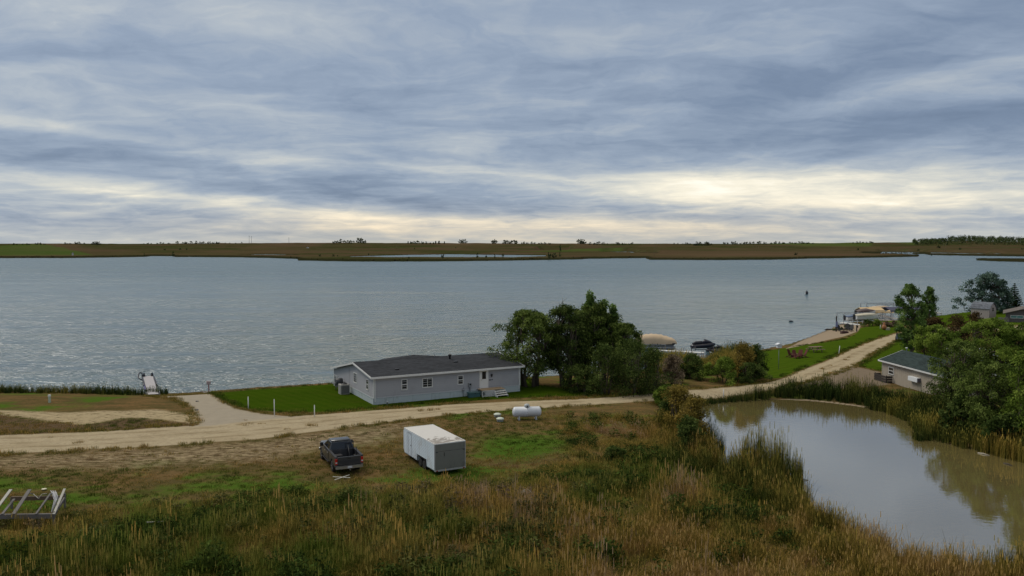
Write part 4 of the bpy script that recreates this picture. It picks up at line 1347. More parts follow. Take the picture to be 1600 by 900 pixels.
def build_far_things():
    bk = bark()
    fm = [leaf_mat('far_oak_leaves', (.022, .034, .016), (.036, .052, .022), (.058, .075, .030), .1),
          leaf_mat('far_ash_leaves', (.030, .046, .016), (.050, .070, .024), (.080, .098, .036), .1),
          leaf_mat('far_gold_leaves', (.050, .060, .014), (.085, .090, .020), (.13, .12, .030), .1)]
    protos = []
    rng = np.random.default_rng(5)
    for i in range(6):
        shape = ['round', 'bush', 'round', 'bush', 'round', 'poplar'][i]
        p = make_tree('field_tree', (0, 0, 0), 10, [4.6, 6.5, 5.5, 5.0, 4.0, 2.6][i], 500 + i, fm[[0, 1, 0, 1, 2, 0][i]], bk, 'x', 'tree', None, 1, .12 if i != 1 else .03,
                      22, 26, .75, .20, shape)
        protos.append(p)
    used = set()

    def put(px, py, hpx, label, group, kind=None, wide=1.0):
        i = rng.integers(0, 4) if kind is None else kind
        x, y, z = far_pos(px, py)
        if z < -1: z = 0
        s = hpx * (y / FPX) / 10
        sc_ = (s * wide, s * wide, s)
        if i not in used:
            p = protos[i]; used.add(i)
            p.location = (x, y, z - .3); p.scale = sc_; p['label'] = label; p['group'] = group
            if group is None: del p['group']
            return p
        return copy_thing(protos[i], (x, y, z - .3), rng.uniform(0, 6.28), label, group, scale=sc_)

    groves = [(18, 52, 383, 3.0, 5, 'grove at the far left skyline'), (55, 72, 383, 3.2, 3, 'grove at the far left skyline'),
              (98, 138, 382.5, 3.8, 5, 'second grove on the left skyline'), (143, 158, 383, 4.4, 3, 'dense dark clump beside the second grove'),
              (222, 268, 382, 2.8, 7, 'thin row on the left skyline'), (275, 345, 381.5, 3.8, 10, 'line on the low hill'),
              (350, 380, 381, 2.2, 4, 'sparse row beside the two masts'),
              (521, 556, 380.5, 5.0, 7, 'dark shelter belt on the left skyline'), (560, 571, 380.5, 6.5, 3, 'dark shelter belt on the left skyline'),
              (634, 655, 381, 4.4, 4, 'pointed grove left of centre'), (658, 696, 381.5, 3.6, 7, 'pointed grove left of centre'),
              (718, 727, 380.5, 5.6, 2, 'lone skyline pair near the centre'), (768, 776, 381, 5.6, 2, 'skyline pair right of centre'),
              (786, 810, 381.5, 4.8, 6, 'tree row above the water strip'), (812, 860, 382, 3.4, 9, 'tree row above the water strip'),
              (903, 914, 382, 6.4, 3, 'large dark skyline clump'), (920, 950, 382.5, 3.6, 6, 'low row right of the dark clump'),
              (960, 990, 382.5, 3.2, 6, 'low row right of the dark clump'), (995, 1035, 382.5, 2.0, 5, 'thin skyline row right of centre'),
              (1050, 1080, 382.6, 3.2, 5, 'small row before the farm grove'), (1084, 1112, 384.5, 5.2, 8, 'dark farm grove below the skyline'),
              (1130, 1200, 382, 3.8, 14, 'long row above the right bay'), (1203, 1272, 381.5, 3.6, 13, 'long row above the right bay'),
              (1330, 1365, 380.5, 2.6, 7, 'row on the right hill crest')]
    ORD = 'first second third fourth fifth sixth seventh eighth ninth tenth eleventh twelfth thirteenth fourteenth fifteenth sixteenth seventeenth eighteenth nineteenth twentieth 21st 22nd 23rd 24th 25th 26th 27th 28th'.split()
    cnt = {}
    for x0, x1, py, hp, n, g in groves:
        for q in range(n):
            px = x0 + (x1 - x0) * (q + .5 + rng.uniform(-.3, .3)) / n
            cnt[g] = cnt.get(g, 0) + 1
            kind = None
            if 'pointed' in g and rng.uniform() < .5: kind = 5
            put(px, py + rng.uniform(-.2, .4), 1.2 * hp * rng.uniform(.65, 1.15), ORD[cnt[g] - 1] + ' tree from the left in the ' + g, 'trees in the ' + g, kind, rng.uniform(.8, 1.4))
    # bushes and trees down on the flats, each alone
    for px, py, hp, lab, wd in ((258, 391, 2.6, 'small dark bush alone on the left slope', 1.2), (282, 390.5, 3, 'small round bush on the left slope, left of the low tree row', 1.3),
                            (292, 390.5, 2.6, 'small round bush on the left slope, right of its twin', 1.2),
                            (271, 400.5, 7, 'grey tree right of the small white inlet on the far shore', .6), (226, 400.5, 5, 'thin tree left of the small white inlet on the far shore', .5),
                            (500, 401, 3.6, 'low bush on the far shore near the left end of the long strip of water', 1.3), (521, 401.5, 4.2, 'leaning bush on the far shore at the left end of the long strip of water', 1.3),
                            (528, 401.5, 3, 'small bush at the very tip of the long strip of water', 1.2),
                            (576, 398.5, 3, 'small bush behind the long strip of water', .9), (639, 404, 3, 'small bush on the spit below the long strip of water', 1.1),
                            (692, 404, 8, 'sturdy grey tree on the spit in front of the long strip of water', .6), (746, 403.5, 8, 'taller grey tree in the pair on the spit', .45),
                            (760, 403.5, 6, 'shorter grey tree in the pair on the spit', .5), (773, 403.5, 6, 'grey tree on the spit right of the pair', .5),
                            (786, 403.5, 7, 'rightmost grey tree on the spit in front of the water', .5),
                            (858, 404, 11, 'grey tree cluster at the right end of the strip of water, left one', .5), (875, 402, 19, 'tallest bare grey tree on the far shore', .16),
                            (866, 403, 8, 'low grey tree beside the tallest bare one on the far shore', .8), (712, 388, 1.8, 'tiny bush on the slope above the strip of water', 1.2),
                            (648, 389.5, 2.2, 'small bush among the reddish fields near the centre', 1.2),
                            (1243, 399, 4.6, 'brown bush alone on the right point', 1.0), (1340, 391.5, 3.6, 'dark bush at the edge of the green field', 1.2),
                            (1434, 392, 3.0, 'small bush at the bottom of the bright green field', 1.2), (1466, 388, 5, 'dark bushy tree right of the bright green field', 1.1),
                            (1499, 391, 4, 'small round bush on the right slope below the wood', 1.0), (1596, 390, 2.6, 'bush at the right edge below the wood', 1.4),
                            (1455, 399.5, 2.5, 'bush on the tip of the right-hand point', 1.0), (1526, 407.5, 2.6, 'bush on the tip of the small reedy islet', 1.2)):
        put(px, py, hp, lab, None, None, wd)
    for i, p in enumerate(protos):
        if i not in used:
            for ch in list(p.children): bpy.data.objects.remove(ch)
            bpy.data.objects.remove(p)
    # the wood on the right reads as one mass
    cs, rs = [], []
    for q in range(1000):
        px = rng.uniform(1425, 1760); D = rng.uniform(2500, 3300)
        x = (px - CXP) / FPX * D
        z = float(ridge_height(np.array([px]), np.array([D]))[0])
        hh = rng.uniform(13, 22) * (.7 if px < 1480 else 1.05)
        for s in (.35, .7, .95):
            cs.append((x + rng.uniform(-3, 3), D, z + hh * s)); rs.append(hh * (.42 - .18 * s))
    V_, F_, lf, cl = leaves(cs, rs, 16, 1.6, 77, .9)
    wood = link('woodland', np_mesh('woodland', V_, F_, [fm[2] if False else fm[1]], False, {'leaf': ('FACE', lf), 'clump': ('FACE', cl)}))
    tag(wood, 'dense autumn wood covering the far right hill', kind='stuff')
    # dark reeds in a ragged belt along the far waterline
    cs, rs = [], []
    Pn = len(FAR_SHORE) - 2
    for (ax, ay), (bx, by) in zip(FAR_SHORE[:Pn - 1], FAR_SHORE[1:Pn]):
        n = int(abs(bx - ax) / 1.3)
        for q in range(n):
            s = rng.uniform()
            px, py = ax + (bx - ax) * s, ay + (by - ay) * s - rng.uniform(0.05, .6)
            if px < -40 or px > 1660: continue
            x, y = P(px, py, LAKE_Z)
            cs.append((x, y, .2)); rs.append(rng.uniform(.7, 1.9))
    V_, F_, lf, cl = leaves(cs, rs, 12, .8, 78, .7)
    tag(link('far_reeds', np_mesh('far_reeds', V_, F_, [leaf_mat('far_reed_leaves', (.024, .022, .010), (.045, .038, .016), (.085, .060, .026), .1)], False,
                                 {'leaf': ('FACE', lf), 'clump': ('FACE', cl)})), 'dark belt of reeds along the far waterline', kind='stuff')
    # masts and poles
    steel = mat('galvanised_steel', (.30, .30, .31), .6, .3)
    def mast(px, py, top, label, lattice=True, cat='mast', group=None):
        x, y, z = far_pos(px, py)
        m_ = y / FPX; h = (py - top) * m_
        root = empty('radio_mast', (x, y, z), 0, label, cat, group)
        mb = MB(); w = .55 * m_ * .5
        for a in (0, 2.09, 4.19):
            mb.tube([(math.cos(a) * w, math.sin(a) * w, -1), (math.cos(a) * w * .35, math.sin(a) * w * .35, h)], w * .3, 4)
        nb = 9
        for q in range(nb):
            for a0, a1 in ((0, 2.09), (2.09, 4.19), (4.19, 0)):
                f0, f1 = 1 - .65 * q / nb, 1 - .65 * (q + 1) / nb
                mb.tube([(math.cos(a0) * w * f0, math.sin(a0) * w * f0, h * q / nb), (math.cos(a1) * w * f1, math.sin(a1) * w * f1, h * (q + 1) / nb)], w * .12, 3)
        mb.build('lattice', steel, root)
        MB().box(-w * 1.6, w * 1.6, -w * .3, w * .3, h * .86, h * .90).box(-w * 1.1, w * 1.1, -w * .3, w * .3, h * .95, h * .98).build('antenna', steel, root)
    mast(390, 381, 368, 'left one of the two thin masts close together on the skyline', group=None)
    mast(393.5, 381, 369, 'right one of the two thin masts close together on the skyline', group=None)
    mast(452, 381.5, 371, 'single mast with cross arms standing alone on the skyline', group=None)
    wood_m = mat('old_pole_wood', (.16, .13, .10), .9, 0, .1, .3, 4, .4)
    poles = [(620, 391, 383, 'pole in the fields left of centre, nearer one of the pair'), (623, 391, 384, 'pole in the fields left of centre, farther one of the pair'),
             (1022, 402, 381, 'tall utility pole on the flats right of the centre'), (1025, 398, 379, 'tall utility pole just behind its neighbour on the flats'),
             (1176, 392, 384, 'utility pole on the slope above the right bay, leftmost of three'), (1181, 392, 384, 'utility pole on the slope above the right bay, middle of three'),
             (1185, 392, 385, 'utility pole on the slope above the right bay, rightmost of three'),
             (1473, 392, 381, 'pale tall pole in front of the right wood, left one'), (1477, 392, 380, 'pale tall pole in front of the right wood, right one')]
    for px, py, tp, lab in poles:
        x, y, z = far_pos(px, py)
        m_ = y / FPX; h = (py - tp) * m_
        root = empty('utility_pole', (x, y, z), 0, lab, 'utility pole', 'utility poles on the far side of the lake')
        r_ = .16 * m_
        MB().tube([(0, 0, -1), (0, 0, h)], [r_, r_ * .7], 6).build('post', wood_m, root)
        MB().box(-h * .12, h * .12, -r_ * .4, r_ * .4, h * .9, h * .9 + r_ * .8).build('cross_arm', wood_m, root)
    # pale hut on the left shore
    x, y, z = far_pos(114, 399.5); m_ = y / FPX
    root = empty('shore_hut', (x, y, z), .2, 'tiny pale hut on the far left shore below the green field', 'hut')
    MB().prism([(-1.3 * m_ * .8, -.3), (1.3 * m_ * .8, -.3), (1.3 * m_ * .8, 3.2 * m_), (0, 4.6 * m_), (-1.3 * m_ * .8, 3.2 * m_)], -1, 1.6).build('wall', mat('hut_paint', (.45, .45, .43)), root)
    m = MB()
    for s in (-1, 1):
        m.prism([(0, 4.6 * m_ + .15), (s * 1.6 * m_ * .8, 2.9 * m_), (s * 1.6 * m_ * .8, 2.9 * m_ + .18), (0, 4.6 * m_ + .35)], -1.3, 1.9)
    m.build('roof', mat('hut_roof', (.18, .18, .19)), root)
    x, y, z = far_pos(481, 388.5); m_ = y / FPX
    root = empty('farm_shed', (x, y, z), .1, 'tiny white shed on the far slope right of the single mast', 'shed')
    MB().box(-2 * m_, 2 * m_, -3, 3, -.5, 1.3 * m_).build('wall', mat('farm_white', (.6, .6, .58)), root)
    MB().prism([(-2.2 * m_, 1.3 * m_), (2.2 * m_, 1.3 * m_), (0, 2.1 * m_)], -3.4, 3.4).build('roof', mat('farm_roof', (.4, .4, .4)), root)
# ------------------------------------------------------------------ buildings
def siding_wall(root, name, x0, x1, y, z0, ztop, out, mt, lap=.24, axis='x', proud=.05):
    """lapped boards as real saw-tooth geometry; ztop(x) gives the upper edge. out = outward sign along the normal"""
    mb = MB()
    zmax = max(ztop(x0 + (x1 - x0) * s / 20) for s in range(21))
    n = int(math.ceil((zmax - z0) / lap))
    q = lambda a, b, c: (a, b, c) if axis == 'x' else (b, a, c)
    N = 12
    for k in range(n):
        za, zb = z0 + k * lap, z0 + (k + 1) * lap
        pts = []
        for s in range(N + 1):
            x = x0 + (x1 - x0) * s / N
            t = ztop(x)
            if t <= za + .01: continue
            pts.append((x, min(zb, t)))
        if len(pts) < 2: continue
        lo = [q(p[0], y + out * proud, za) for p in pts]
        hi = [q(p[0], y + out * .002, p[1]) for p in pts]
        un = [q(p[0], y, za) for p in pts]
        m = len(pts)
        vs = lo + hi + un
        fs = [(i, i + 1, m + i + 1, m + i) for i in range(m - 1)] + [(2 * m + i, 2 * m + i + 1, i + 1, i) for i in range(m - 1)]
        mb.add(vs, fs)
    return mb.build(name, mt, root, fix=False)


def window_unit(root, x, y, z, w, h, out, axis='x', split='v', frame=None, glass=None, name='window', sill=True):
    """frame proud of the wall, recessed panes, a mullion and a sill; frame > pane"""
    q = (lambda mb, a0, a1, b0, b1, c0, c1: mb.box(a0, a1, min(b0, b1), max(b0, b1), c0, c1)) if axis == 'x' else (lambda mb, a0, a1, b0, b1, c0, c1: mb.box(min(b0, b1), max(b0, b1), a0, a1, c0, c1))
    t, d0, d1 = .07, y + out * .004, y + out * .055
    f = MB()
    q(f, x - w / 2 - t, x - w / 2, d0, d1, z - h / 2 - t, z + h / 2 + t)
    q(f, x + w / 2, x + w / 2 + t, d0, d1, z - h / 2 - t, z + h / 2 + t)
    q(f, x - w / 2, x + w / 2, d0, d1, z + h / 2, z + h / 2 + t)
    q(f, x - w / 2, x + w / 2, d0, d1 + out * .02, z - h / 2 - t, z - h / 2)
    if split == 'v': q(f, x - .02, x + .02, d0, d1 - out * .012, z - h / 2, z + h / 2)
    if split == 'h': q(f, x - w / 2, x + w / 2, d0, d1 - out * .012, z - .03, z + .03)
    fo = f.build(name, frame, root)
    halves = [(x, z, w, h)]
    if split == 'v': halves = [(x - w / 4, z, w / 2 - .04, h), (x + w / 4, z, w / 2 - .04, h)]
    if split == 'h': halves = [(x, z - h / 4, w, h / 2 - .06), (x, z + h / 4, w, h / 2 - .06)]
    for cx, cz, ww, hh in halves:
        g = MB(); q(g, cx - ww / 2, cx + ww / 2, y + out * .008, y + out * .024, cz - hh / 2, cz + hh / 2)
        g.build('pane', glass, fo)
    return fo


def shingle_mat(name, c, var=.35):
    if name in _mats: return _mats[name]
    m, t, b = new_mat(name)
    tc = t.node('ShaderNodeTexCoord').outputs['Object']
    br = t.node('ShaderNodeTexBrick')
    t.put(br.inputs['Vector'], t.vmap(tc, (1, 1, 1)))
    br.inputs['Scale'].default_value = 1.0
    br.inputs['Brick Width'].default_value = .34; br.inputs['Row Height'].default_value = .15
    br.inputs['Mortar Size'].default_value = .008
    br.inputs['Color1'].default_value = (*[x * .70 for x in c], 1); br.inputs['Color2'].default_value = (*[x * 1.35 for x in c], 1)
    br.inputs['Mortar'].default_value = (*[x * .6 for x in c], 1)
    n = t.noise(t.vmap(tc, (.5, 1.6, 1)), 1.3, 6, .7)
    col = t.mix(t.sstep(n, .38, .68), br.outputs[0], t.mix(.55, br.outputs[0], tuple(min(1, x * 1.7) for x in c)))
    n2 = t.noise(tc, .35, 4, .6)
    col = t.mix(t.mul(t.sstep(n2, .45, .7), .35), col, tuple(x * .55 for x in c))
    t.put(b.inputs['Base Color'], col)
    b.inputs['Roughness'].default_value = .95
    b.inputs['Specular IOR Level'].default_value = .08
    bn = t.node('ShaderNodeBump'); bn.inputs['Strength'].default_value = .5; bn.inputs['Distance'].default_value = .02
    t.put(bn.inputs['Height'], br.outputs[0]); t.l.new(bn.outputs[0], b.inputs['Normal'])
    _mats[name] = m
    return m


def glass_mat(name='dark_window_glass', c=(.012, .014, .016), rough=.06):
    if name in _mats: return _mats[name]
    m, t, b = new_mat(name)
    t.put(b.inputs['Base Color'], t.mix(t.noise(t.node('ShaderNodeTexCoord').outputs['Object'], 1.5, 3), c, tuple(x * 2.2 for x in c)))
    b.inputs['Roughness'].default_value = rough
    b.inputs['IOR'].default_value = 1.5
    _mats[name] = m
    return m


def slab(mb, p, th):
    """sloping roof sheet from four corners with real thickness"""
    lo = [(a, b, c - th) for a, b, c in p]
    mb.add(list(p) + lo, [(0, 1, 2, 3), (7, 6, 5, 4), (0, 4, 5, 1), (1, 5, 6, 2), (2, 6, 7, 3), (3, 7, 4, 0)])


def build_house():
    A, B = P(584, 632.4), P(812, 611)
    th = math.atan2(B[1] - A[1], B[0] - A[0]); L = math.hypot(B[0] - A[0], B[1] - A[1])
    root = empty('mobile_home', (A[0], A[1], 0), th, 'long grey lap sided mobile home with a dark shingle roof by the lake', 'house')
    WM, WP = 8.3, 14.4                       # main width, with the lakeside room
    RY, RZ, EZ, BZ = 5.8, 3.42, 2.74, 1.75   # ridge line and heights, front eave, lake eave
    SK = .62                                 # skirting height
    m_front = mat('lilac_grey_siding', (.365, .362, .375), .6, 0, .3, .07, 1.2, dirt=((.27, .265, .27), .35, .8))
    m_side = m_front
    m_white = mat('white_trim', (.66, .66, .65), .5, 0, .4, .06, 2, dirt=((.42, .41, .38), .4, 2.5))
    m_skirt = mat('pale_blue_skirting', (.43, .48, .49), .6, 0, .3, .08, 1.5, dirt=((.26, .27, .25), .5, 1.3))
    m_roof = shingle_mat('dark_shingles', (.034, .036, .041))
    gl = glass_mat()
    def top(y):          # underside of the gable roof along the side wall
        return EZ + (RZ - EZ) * y / RY if y < RY else RZ + (BZ - RZ) * (y - RY) / (WP - RY)
    core = MB()
    core.prism([(0.03, SK), (.03, EZ - .05), (RY, RZ - .06), (WP - .03, BZ - .05), (WP - .03, -.9 + SK), (WM, -.5 + SK), (WM, SK)], .03, L - .03, 'x')
    core.build('wall', m_front, root)
    siding_wall(root, 'siding', 0, L, 0, SK, lambda x: EZ - .03, -1, m_front)
    siding_wall(root, 'siding', 0, WM, 0, SK, lambda y: top(y) - .03, -1, m_side, axis='y')
    siding_wall(root, 'siding', WM + .1, WP, 0, -.35, lambda y: top(y) - .03, -1, m_side, axis='y')
    siding_wall(root, 'siding', 0, WM, L, SK, lambda y: top(y) - .03, 1, m_front, axis='y')
    for o in root.children:
        if o.name.startswith('siding'): o['kind'] = 'stuff'
    # corner boards
    for (x, y, z1) in ((0, 0, EZ), (L, 0, EZ)):
        MB().box(x - .05, x + .05, y - .05, y + .05, SK, z1 - .02).build('corner_board', m_white, root)
    MB().box(-.035, .0, WM + .0, WM + .1, -.4, top(WM) - .04).build('corner_board', mat('grey_trim', (.2, .2, .21)), root)
    MB().box(-.06, .04, WP - .02, WP + .07, -.8, BZ - .04).build('corner_board', m_white, root)
    # skirting panels
    n = 8
    for k in range(n):
        x0, x1 = L * k / n + .012, L * (k + 1) / n - .012
        MB().box(x0, x1, -.045, .0, -.35, SK - .02).box(x0, x1, -.07, .0, SK - .02, SK + .035).build('skirting_panel', m_skirt, root)
    for k in range(4):
        y0, y1 = WM * k / 4 + .012, WM * (k + 1) / 4 - .012
        MB().box(-.045, 0, y0, y1, -.6, SK - .02).box(-.07, 0, y0, y1, SK - .02, SK + .03).build('skirting_panel', m_skirt, root)
        MB().box(L, L + .045, y0, y1, -.6, SK - .02).build('skirting_panel', m_skirt, root)
    for k in range(3):
        y0, y1 = WM + .1 + (WP - WM - .1) * k / 3, WM + .1 + (WP - WM - .1) * (k + 1) / 3 - .02
        MB().box(-.03, .03, y0, y1, -1.3, -.35).build('skirting_panel', m_skirt, root)
    # roof: front and lake planes, cross gable towards the lake
    ov, oe = .38, .42
    zf = EZ - (RZ - EZ) / RY * oe
    sb = (BZ - RZ) / (WP - RY)
    zb = BZ + sb * oe
    r1 = MB(); slab(r1, [(-ov, -oe, zf + .14), (L + ov, -oe, zf + .14), (L + ov, RY, RZ + .14), (-ov, RY, RZ + .14)], .10)
    ro = r1.build('roof', m_roof, root)
    r2 = MB(); slab(r2, [(-ov, RY + .002, RZ + .137), (L + ov, RY + .002, RZ + .137), (L + ov, WP + oe, zb + .14), (-ov, WP + oe, zb + .14)], .10)
    r2.build('roof', m_roof, root)
    # cross gable
    t0, t1, tp, hp, hl = 3.7, 10.0, 6.8, 3.80, 2.35
    yb = RY - .6
    def zs(y): return RZ + .14 + sb * (y - RY)
    g = MB()
    N = 7
    left, right, rid = [], [], []
    for side, tx in ((0, t0), (1, t1)):
        e = -.5 if side == 0 else .5
        g.add([(tx, RY + .05, RZ + .145), (tp + e, RY + 1.0, hp - .04), (tp + e, WP + .9, hl), (tx + e, WP + .9, 1.75)],
              [(0, 1, 2, 3) if side else (3, 2, 1, 0)])
    g.add([(t0, RY + .05, RZ + .145), (t1, RY + .05, RZ + .145), (tp + .5, RY + 1.0, hp - .04), (tp, RY + 1.05, hp), (tp - .5, RY + 1.0, hp - .04), (tp - .5, WP + .9, hl), (tp, WP + .9, hl + .06), (tp + .5, WP + .9, hl)], [(0, 1, 2), (0, 2, 3), (0, 3, 4), (4, 3, 6, 5), (3, 2, 7, 6)])
    g.build('roof', m_roof, root)
    MB().prism([(t0 + .2, -.8), (t1 - .2, -.8), (t1 - .2, 1.6), (tp, hl - .15), (t0 + .2, 1.6)], WP - .5, WP + .45).build('wall', m_side, root)
    # ridge cap, fascias
    MB().prism([(RY - .14, RZ + .12), (RY, RZ + .175), (RY + .14, RZ + .12), (RY, RZ + .13)], -ov, L + ov, 'x').build('ridge_cap', m_roof, ro)
    MB().box(-ov - .01, L + ov + .01, -oe - .05, -oe, zf - .04, zf + .15).build('fascia', m_white, root)
    for x in (-ov - .045, L + ov):
        m = MB()
        m.prism([(-oe - .04, zf - .03), (RY, RZ - .03), (RY, RZ + .155), (-oe - .04, zf + .155)], x, x + .045, 'x')
        m.prism([(RY, RZ - .03), (WP + oe, zb - .03), (WP + oe, zb + .15), (RY, RZ + .155)], x, x + .045, 'x')
        m.build('fascia', m_white, root)
    MB().box(-ov, L + ov, -oe, .02, zf + .0, zf + .03).build('soffit', m_white, root)
    for x in (.12, L - .14):
        MB().box(x - .04, x + .04, -.12, -.05, SK - .35, zf).build('downpipe', m_white, root)
    # windows: solve the along-wall position from the photograph's column
    def ft(px, z):
        lo, hi = 0, L
        for _ in range(40):
            mid = (lo + hi) / 2
            x, y = A[0] + math.cos(th) * mid, A[1] + math.sin(th) * mid
            if proj(x, y, z)[0] < px: lo = mid
            else: hi = mid
        return lo
    def gt(px, z):
        lo, hi = 0, WP
        for _ in range(40):
            mid = (lo + hi) / 2
            x, y = A[0] - math.sin(th) * mid, A[1] + math.cos(th) * mid
            if proj(x, y, z)[0] > px: lo = mid
            else: hi = mid
        return lo
    m_wf = mat('white_window_frame', (.70, .69, .66), .45, 0, .4, .05)
    for a, b, z, h, sp in ((627.2, 636, 1.78, .98, 'h'), (659.8, 675.5, 1.78, .86, 'v'), (715, 723.5, 1.78, .86, 'h')):
        x0, x1 = ft(a, z), ft(b, z)
        window_unit(root, (x0 + x1) / 2, -.018, z, x1 - x0 - .1, h, -1, 'x', sp, m_wf, gl)
    for a, b, z, h, sp in ((576.4, 572.6, 1.75, .98, 'h'), (558.6, 552.8, 1.85, .95, 'v')):
        y0, y1 = gt(a, z), gt(b, z)
        window_unit(root, (y0 + y1) / 2, -.018, z, abs(y1 - y0) * .8, h, -1, 'y', sp, m_wf, gl)
    # large porch window near the lake corner
    y0, y1 = gt(528.3, .9), gt(521.6, .9)
    window_unit(root, (y0 + y1) / 2 , -.018, .35, abs(y1 - y0) * .8, 1.25, -1, 'y', 'h', m_wf, gl, 'window')
    # door with half light, handle, porch lamp
    dx0, dx1 = ft(751.6, 1.5), ft(760.4, 1.5)
    dc, dw = (dx0 + dx1) / 2, .92
    d = MB().box(dc - dw / 2, dc + dw / 2, -.055, 0, SK + .03, SK + 2.02, .01).build('door', m_wf, root)
    MB().box(dc - .23, dc + .23, -.064, -.05, SK + 1.05, SK + 1.85).build('pane', gl, d)
    MB().tube([(dc - dw / 2 + .09, -.06, SK + .98), (dc - dw / 2 + .09, -.13, SK + .98), (dc - dw / 2 + .18, -.13, SK + .98)], .02, 6).build('handle', mat('brass', (.35, .27, .12), .35, .8), d)
    fr = MB()
    fr.box(dc - dw / 2 - .08, dc - dw / 2 - .004, -.06, 0, SK + .03, SK + 2.1).box(dc + dw / 2 + .004, dc + dw / 2 + .06, -.06, 0, SK + .03, SK + 2.1).box(dc - dw / 2 - .004, dc + dw / 2 + .004, -.06, 0, SK + 2.03, SK + 2.1)
    fr.build('door_frame', m_wf, root)
    lx = ft(767.5, 2.2)
    MB().box(lx - .1, lx + .1, -.06, 0, 2.06, 2.16).lathe([(.05, 1.85), (.09, 1.93), (.10, 2.12), (.04, 2.2)], (lx, -.14, 0), 8).build('porch_lamp', mat('black_metal', (.02, .02, .022), .5), root)
    MB().box(lx - .28, lx - .03, -.045, 0, 1.45, 1.6).box(lx + .03, lx + .17, -.045, 0, 1.47, 1.6).build('house_number', mat('dark_plate', (.06, .06, .07)), root)
    # roof vents and stack
    sl = (RZ - EZ) / RY
    def rz(y): return EZ + .14 + sl * y
    vx = ft(729.3, 3.2)
    MB().lathe([(.10, 0), (.10, .38), (.20, .38), (.20, .50), (.02, .58)], (vx, RY - 1.3, rz(RY - 1.3) - .02), 10).build('flue', mat('black_metal', (.02, .02, .022), .5), root)
    MB().box(vx - .22, vx + .22, RY - 3.0, RY - 2.6, rz(RY - 3) - .02, rz(RY - 2.6) + .10, .03).build('roof_vent', mat('black_metal', (.02, .02, .022), .5), root)
    vx2 = ft(629.5, 3)
    MB().box(vx2 - .2, vx2 + .2, 1.6, 1.95, rz(1.6) - .02, rz(1.95) + .10, .03).build('roof_vent', mat('black_metal', (.02, .02, .022), .5), root)
    MB().tube([(ft(711, 3.4), RY - .15, RZ), (ft(711, 3.4), RY - .15, RZ + .55)], .035, 6).build('vent_pipe', mat('grey_trim', (.2, .2, .21)), root)

    M4 = Matrix.Translation((A[0], A[1], 0)) @ Matrix.Rotation(th, 4, 'Z')
    def W(x, y, z): return M4 @ Vector((x, y, z))
    # ---- wooden entrance steps (stands against the house)
    wood = mat('tan_deck_boards', (.34, .25, .16), .8, 0, .2, .2, 2.5, .3, 20, stretch=(.5, 4, 1))
    whitew = mat('white_lattice', (.62, .61, .60), .6, 0, .3, .08)
    o = W(dc - .85, -1.35, 0)
    st = empty('entrance_steps', o, th, 'small wooden landing with white lattice skirt and steps under the house door', 'steps')
    H = .66
    for k in range(8):
        MB().box(0, 2.75, .02 + k * .16, .165 + k * .16, H, H + .04).build('deck_board', wood, st)
    for x in (.03, 1.36, 2.66):
        for y in (.05, 1.2):
            MB().box(x, x + .09, y, y + .09, -.12, H).build('post', whitew, st)
    lat = MB()
    for k in range(13):
        x0 = .12 + k * .10
        for s in (1, -1):
            a = (x0, .025 + (.012 if s > 0 else 0), .04 if s > 0 else H - .04); b_ = (min(1.36, x0 + .55), .025 + (.012 if s > 0 else 0), (.04 + .55 * (min(1.36, x0 + .55) - x0) / .55) if s > 0 else (H - .04 - .55 * (min(1.36, x0 + .55) - x0) / .55))
            if b_[0] - x0 > .06: lat.bar(a, b_, .012, .035)
    lat.bar((.1, .03, H - .03), (1.38, .03, H - .03), .03, .05).bar((.1, .03, .03), (1.38, .03, .03), .03, .05)
    tag(lat.build('lattice', whitew, st), kind='stuff')
    for k in range(3):
        z = H - .17 * (k + 1)
        MB().box(1.45, 2.68, -.28 * (k + 1), -.28 * k + .02, z, z + .04).build('tread', whitew, st)
    for x in (1.42, 2.66):
        MB().prism([(-.82, -.1), (.03, -.1), (.03, H - .02), (-.80, .02)], x, x + .04, 'x').build('stringer', whitew, st)
    # ---- teal planter box and small meters by the steps
    o = W(ft(737, .3), -.75, 0)
    pb = empty('storage_bin', o, th, 'teal storage bin on the grass left of the house steps', 'bin')
    tl = mat('teal_plastic', (.05, .11, .12), .5, 0, .4, .12)
    MB().box(-.75, .55, -.3, .32, -.02, .42, .03).build('body', tl, pb)
    MB().box(-.79, .59, -.34, .36, .42, .50, .02).build('lid', tl, pb)
    MB().box(-.15, -.05, -.37, -.34, .36, .44).build('latch', mat('black_metal', (.02, .02, .022), .5), pb)
    o = W(ft(733.5, .9), -.12, 0)
    pm = empty('electric_meter', o, th, 'grey electric meter on a post against the house front', 'meter')
    MB().box(-.05, .05, -.05, .05, -.1, 1.15).build('post', mat('grey_trim', (.2, .2, .21)), pm)
    MB().box(-.16, .16, -.09, .05, .95, 1.4, .02).build('box', mat('meter_grey', (.25, .26, .27)), pm)
    MB().lathe([(.09, -.15), (.09, -.09)], (0, 0, 1.25), 12, 'y').build('dial', gl, pm)
    o = W(ft(723, .9), -.12, 0)
    pm = empty('gas_meter', o, th, 'small gas regulator with a pipe low on the house front', 'meter')
    MB().tube([(0, 0, -.1), (0, 0, .8), (.1, 0, .95), (.1, .1, .95)], .025, 6).build('pipe', mat('grey_trim', (.2, .2, .21)), pm)
    MB().lathe([(.02, -.12), (.13, -.08), (.13, .02), (.03, .06)], (0, 0, .7), 10, 'y').build('regulator', mat('meter_grey', (.25, .26, .27)), pm)
    # little white spigot stub at the near corner
    o = W(ft(601.5, 0), -.7, 0)
    sp = MB().lathe([(.06, -.1), (.06, .28), (.085, .28), (.085, .34), (.02, .36)], (0, 0, 0), 8).build('clean_out_pipe', whitew)
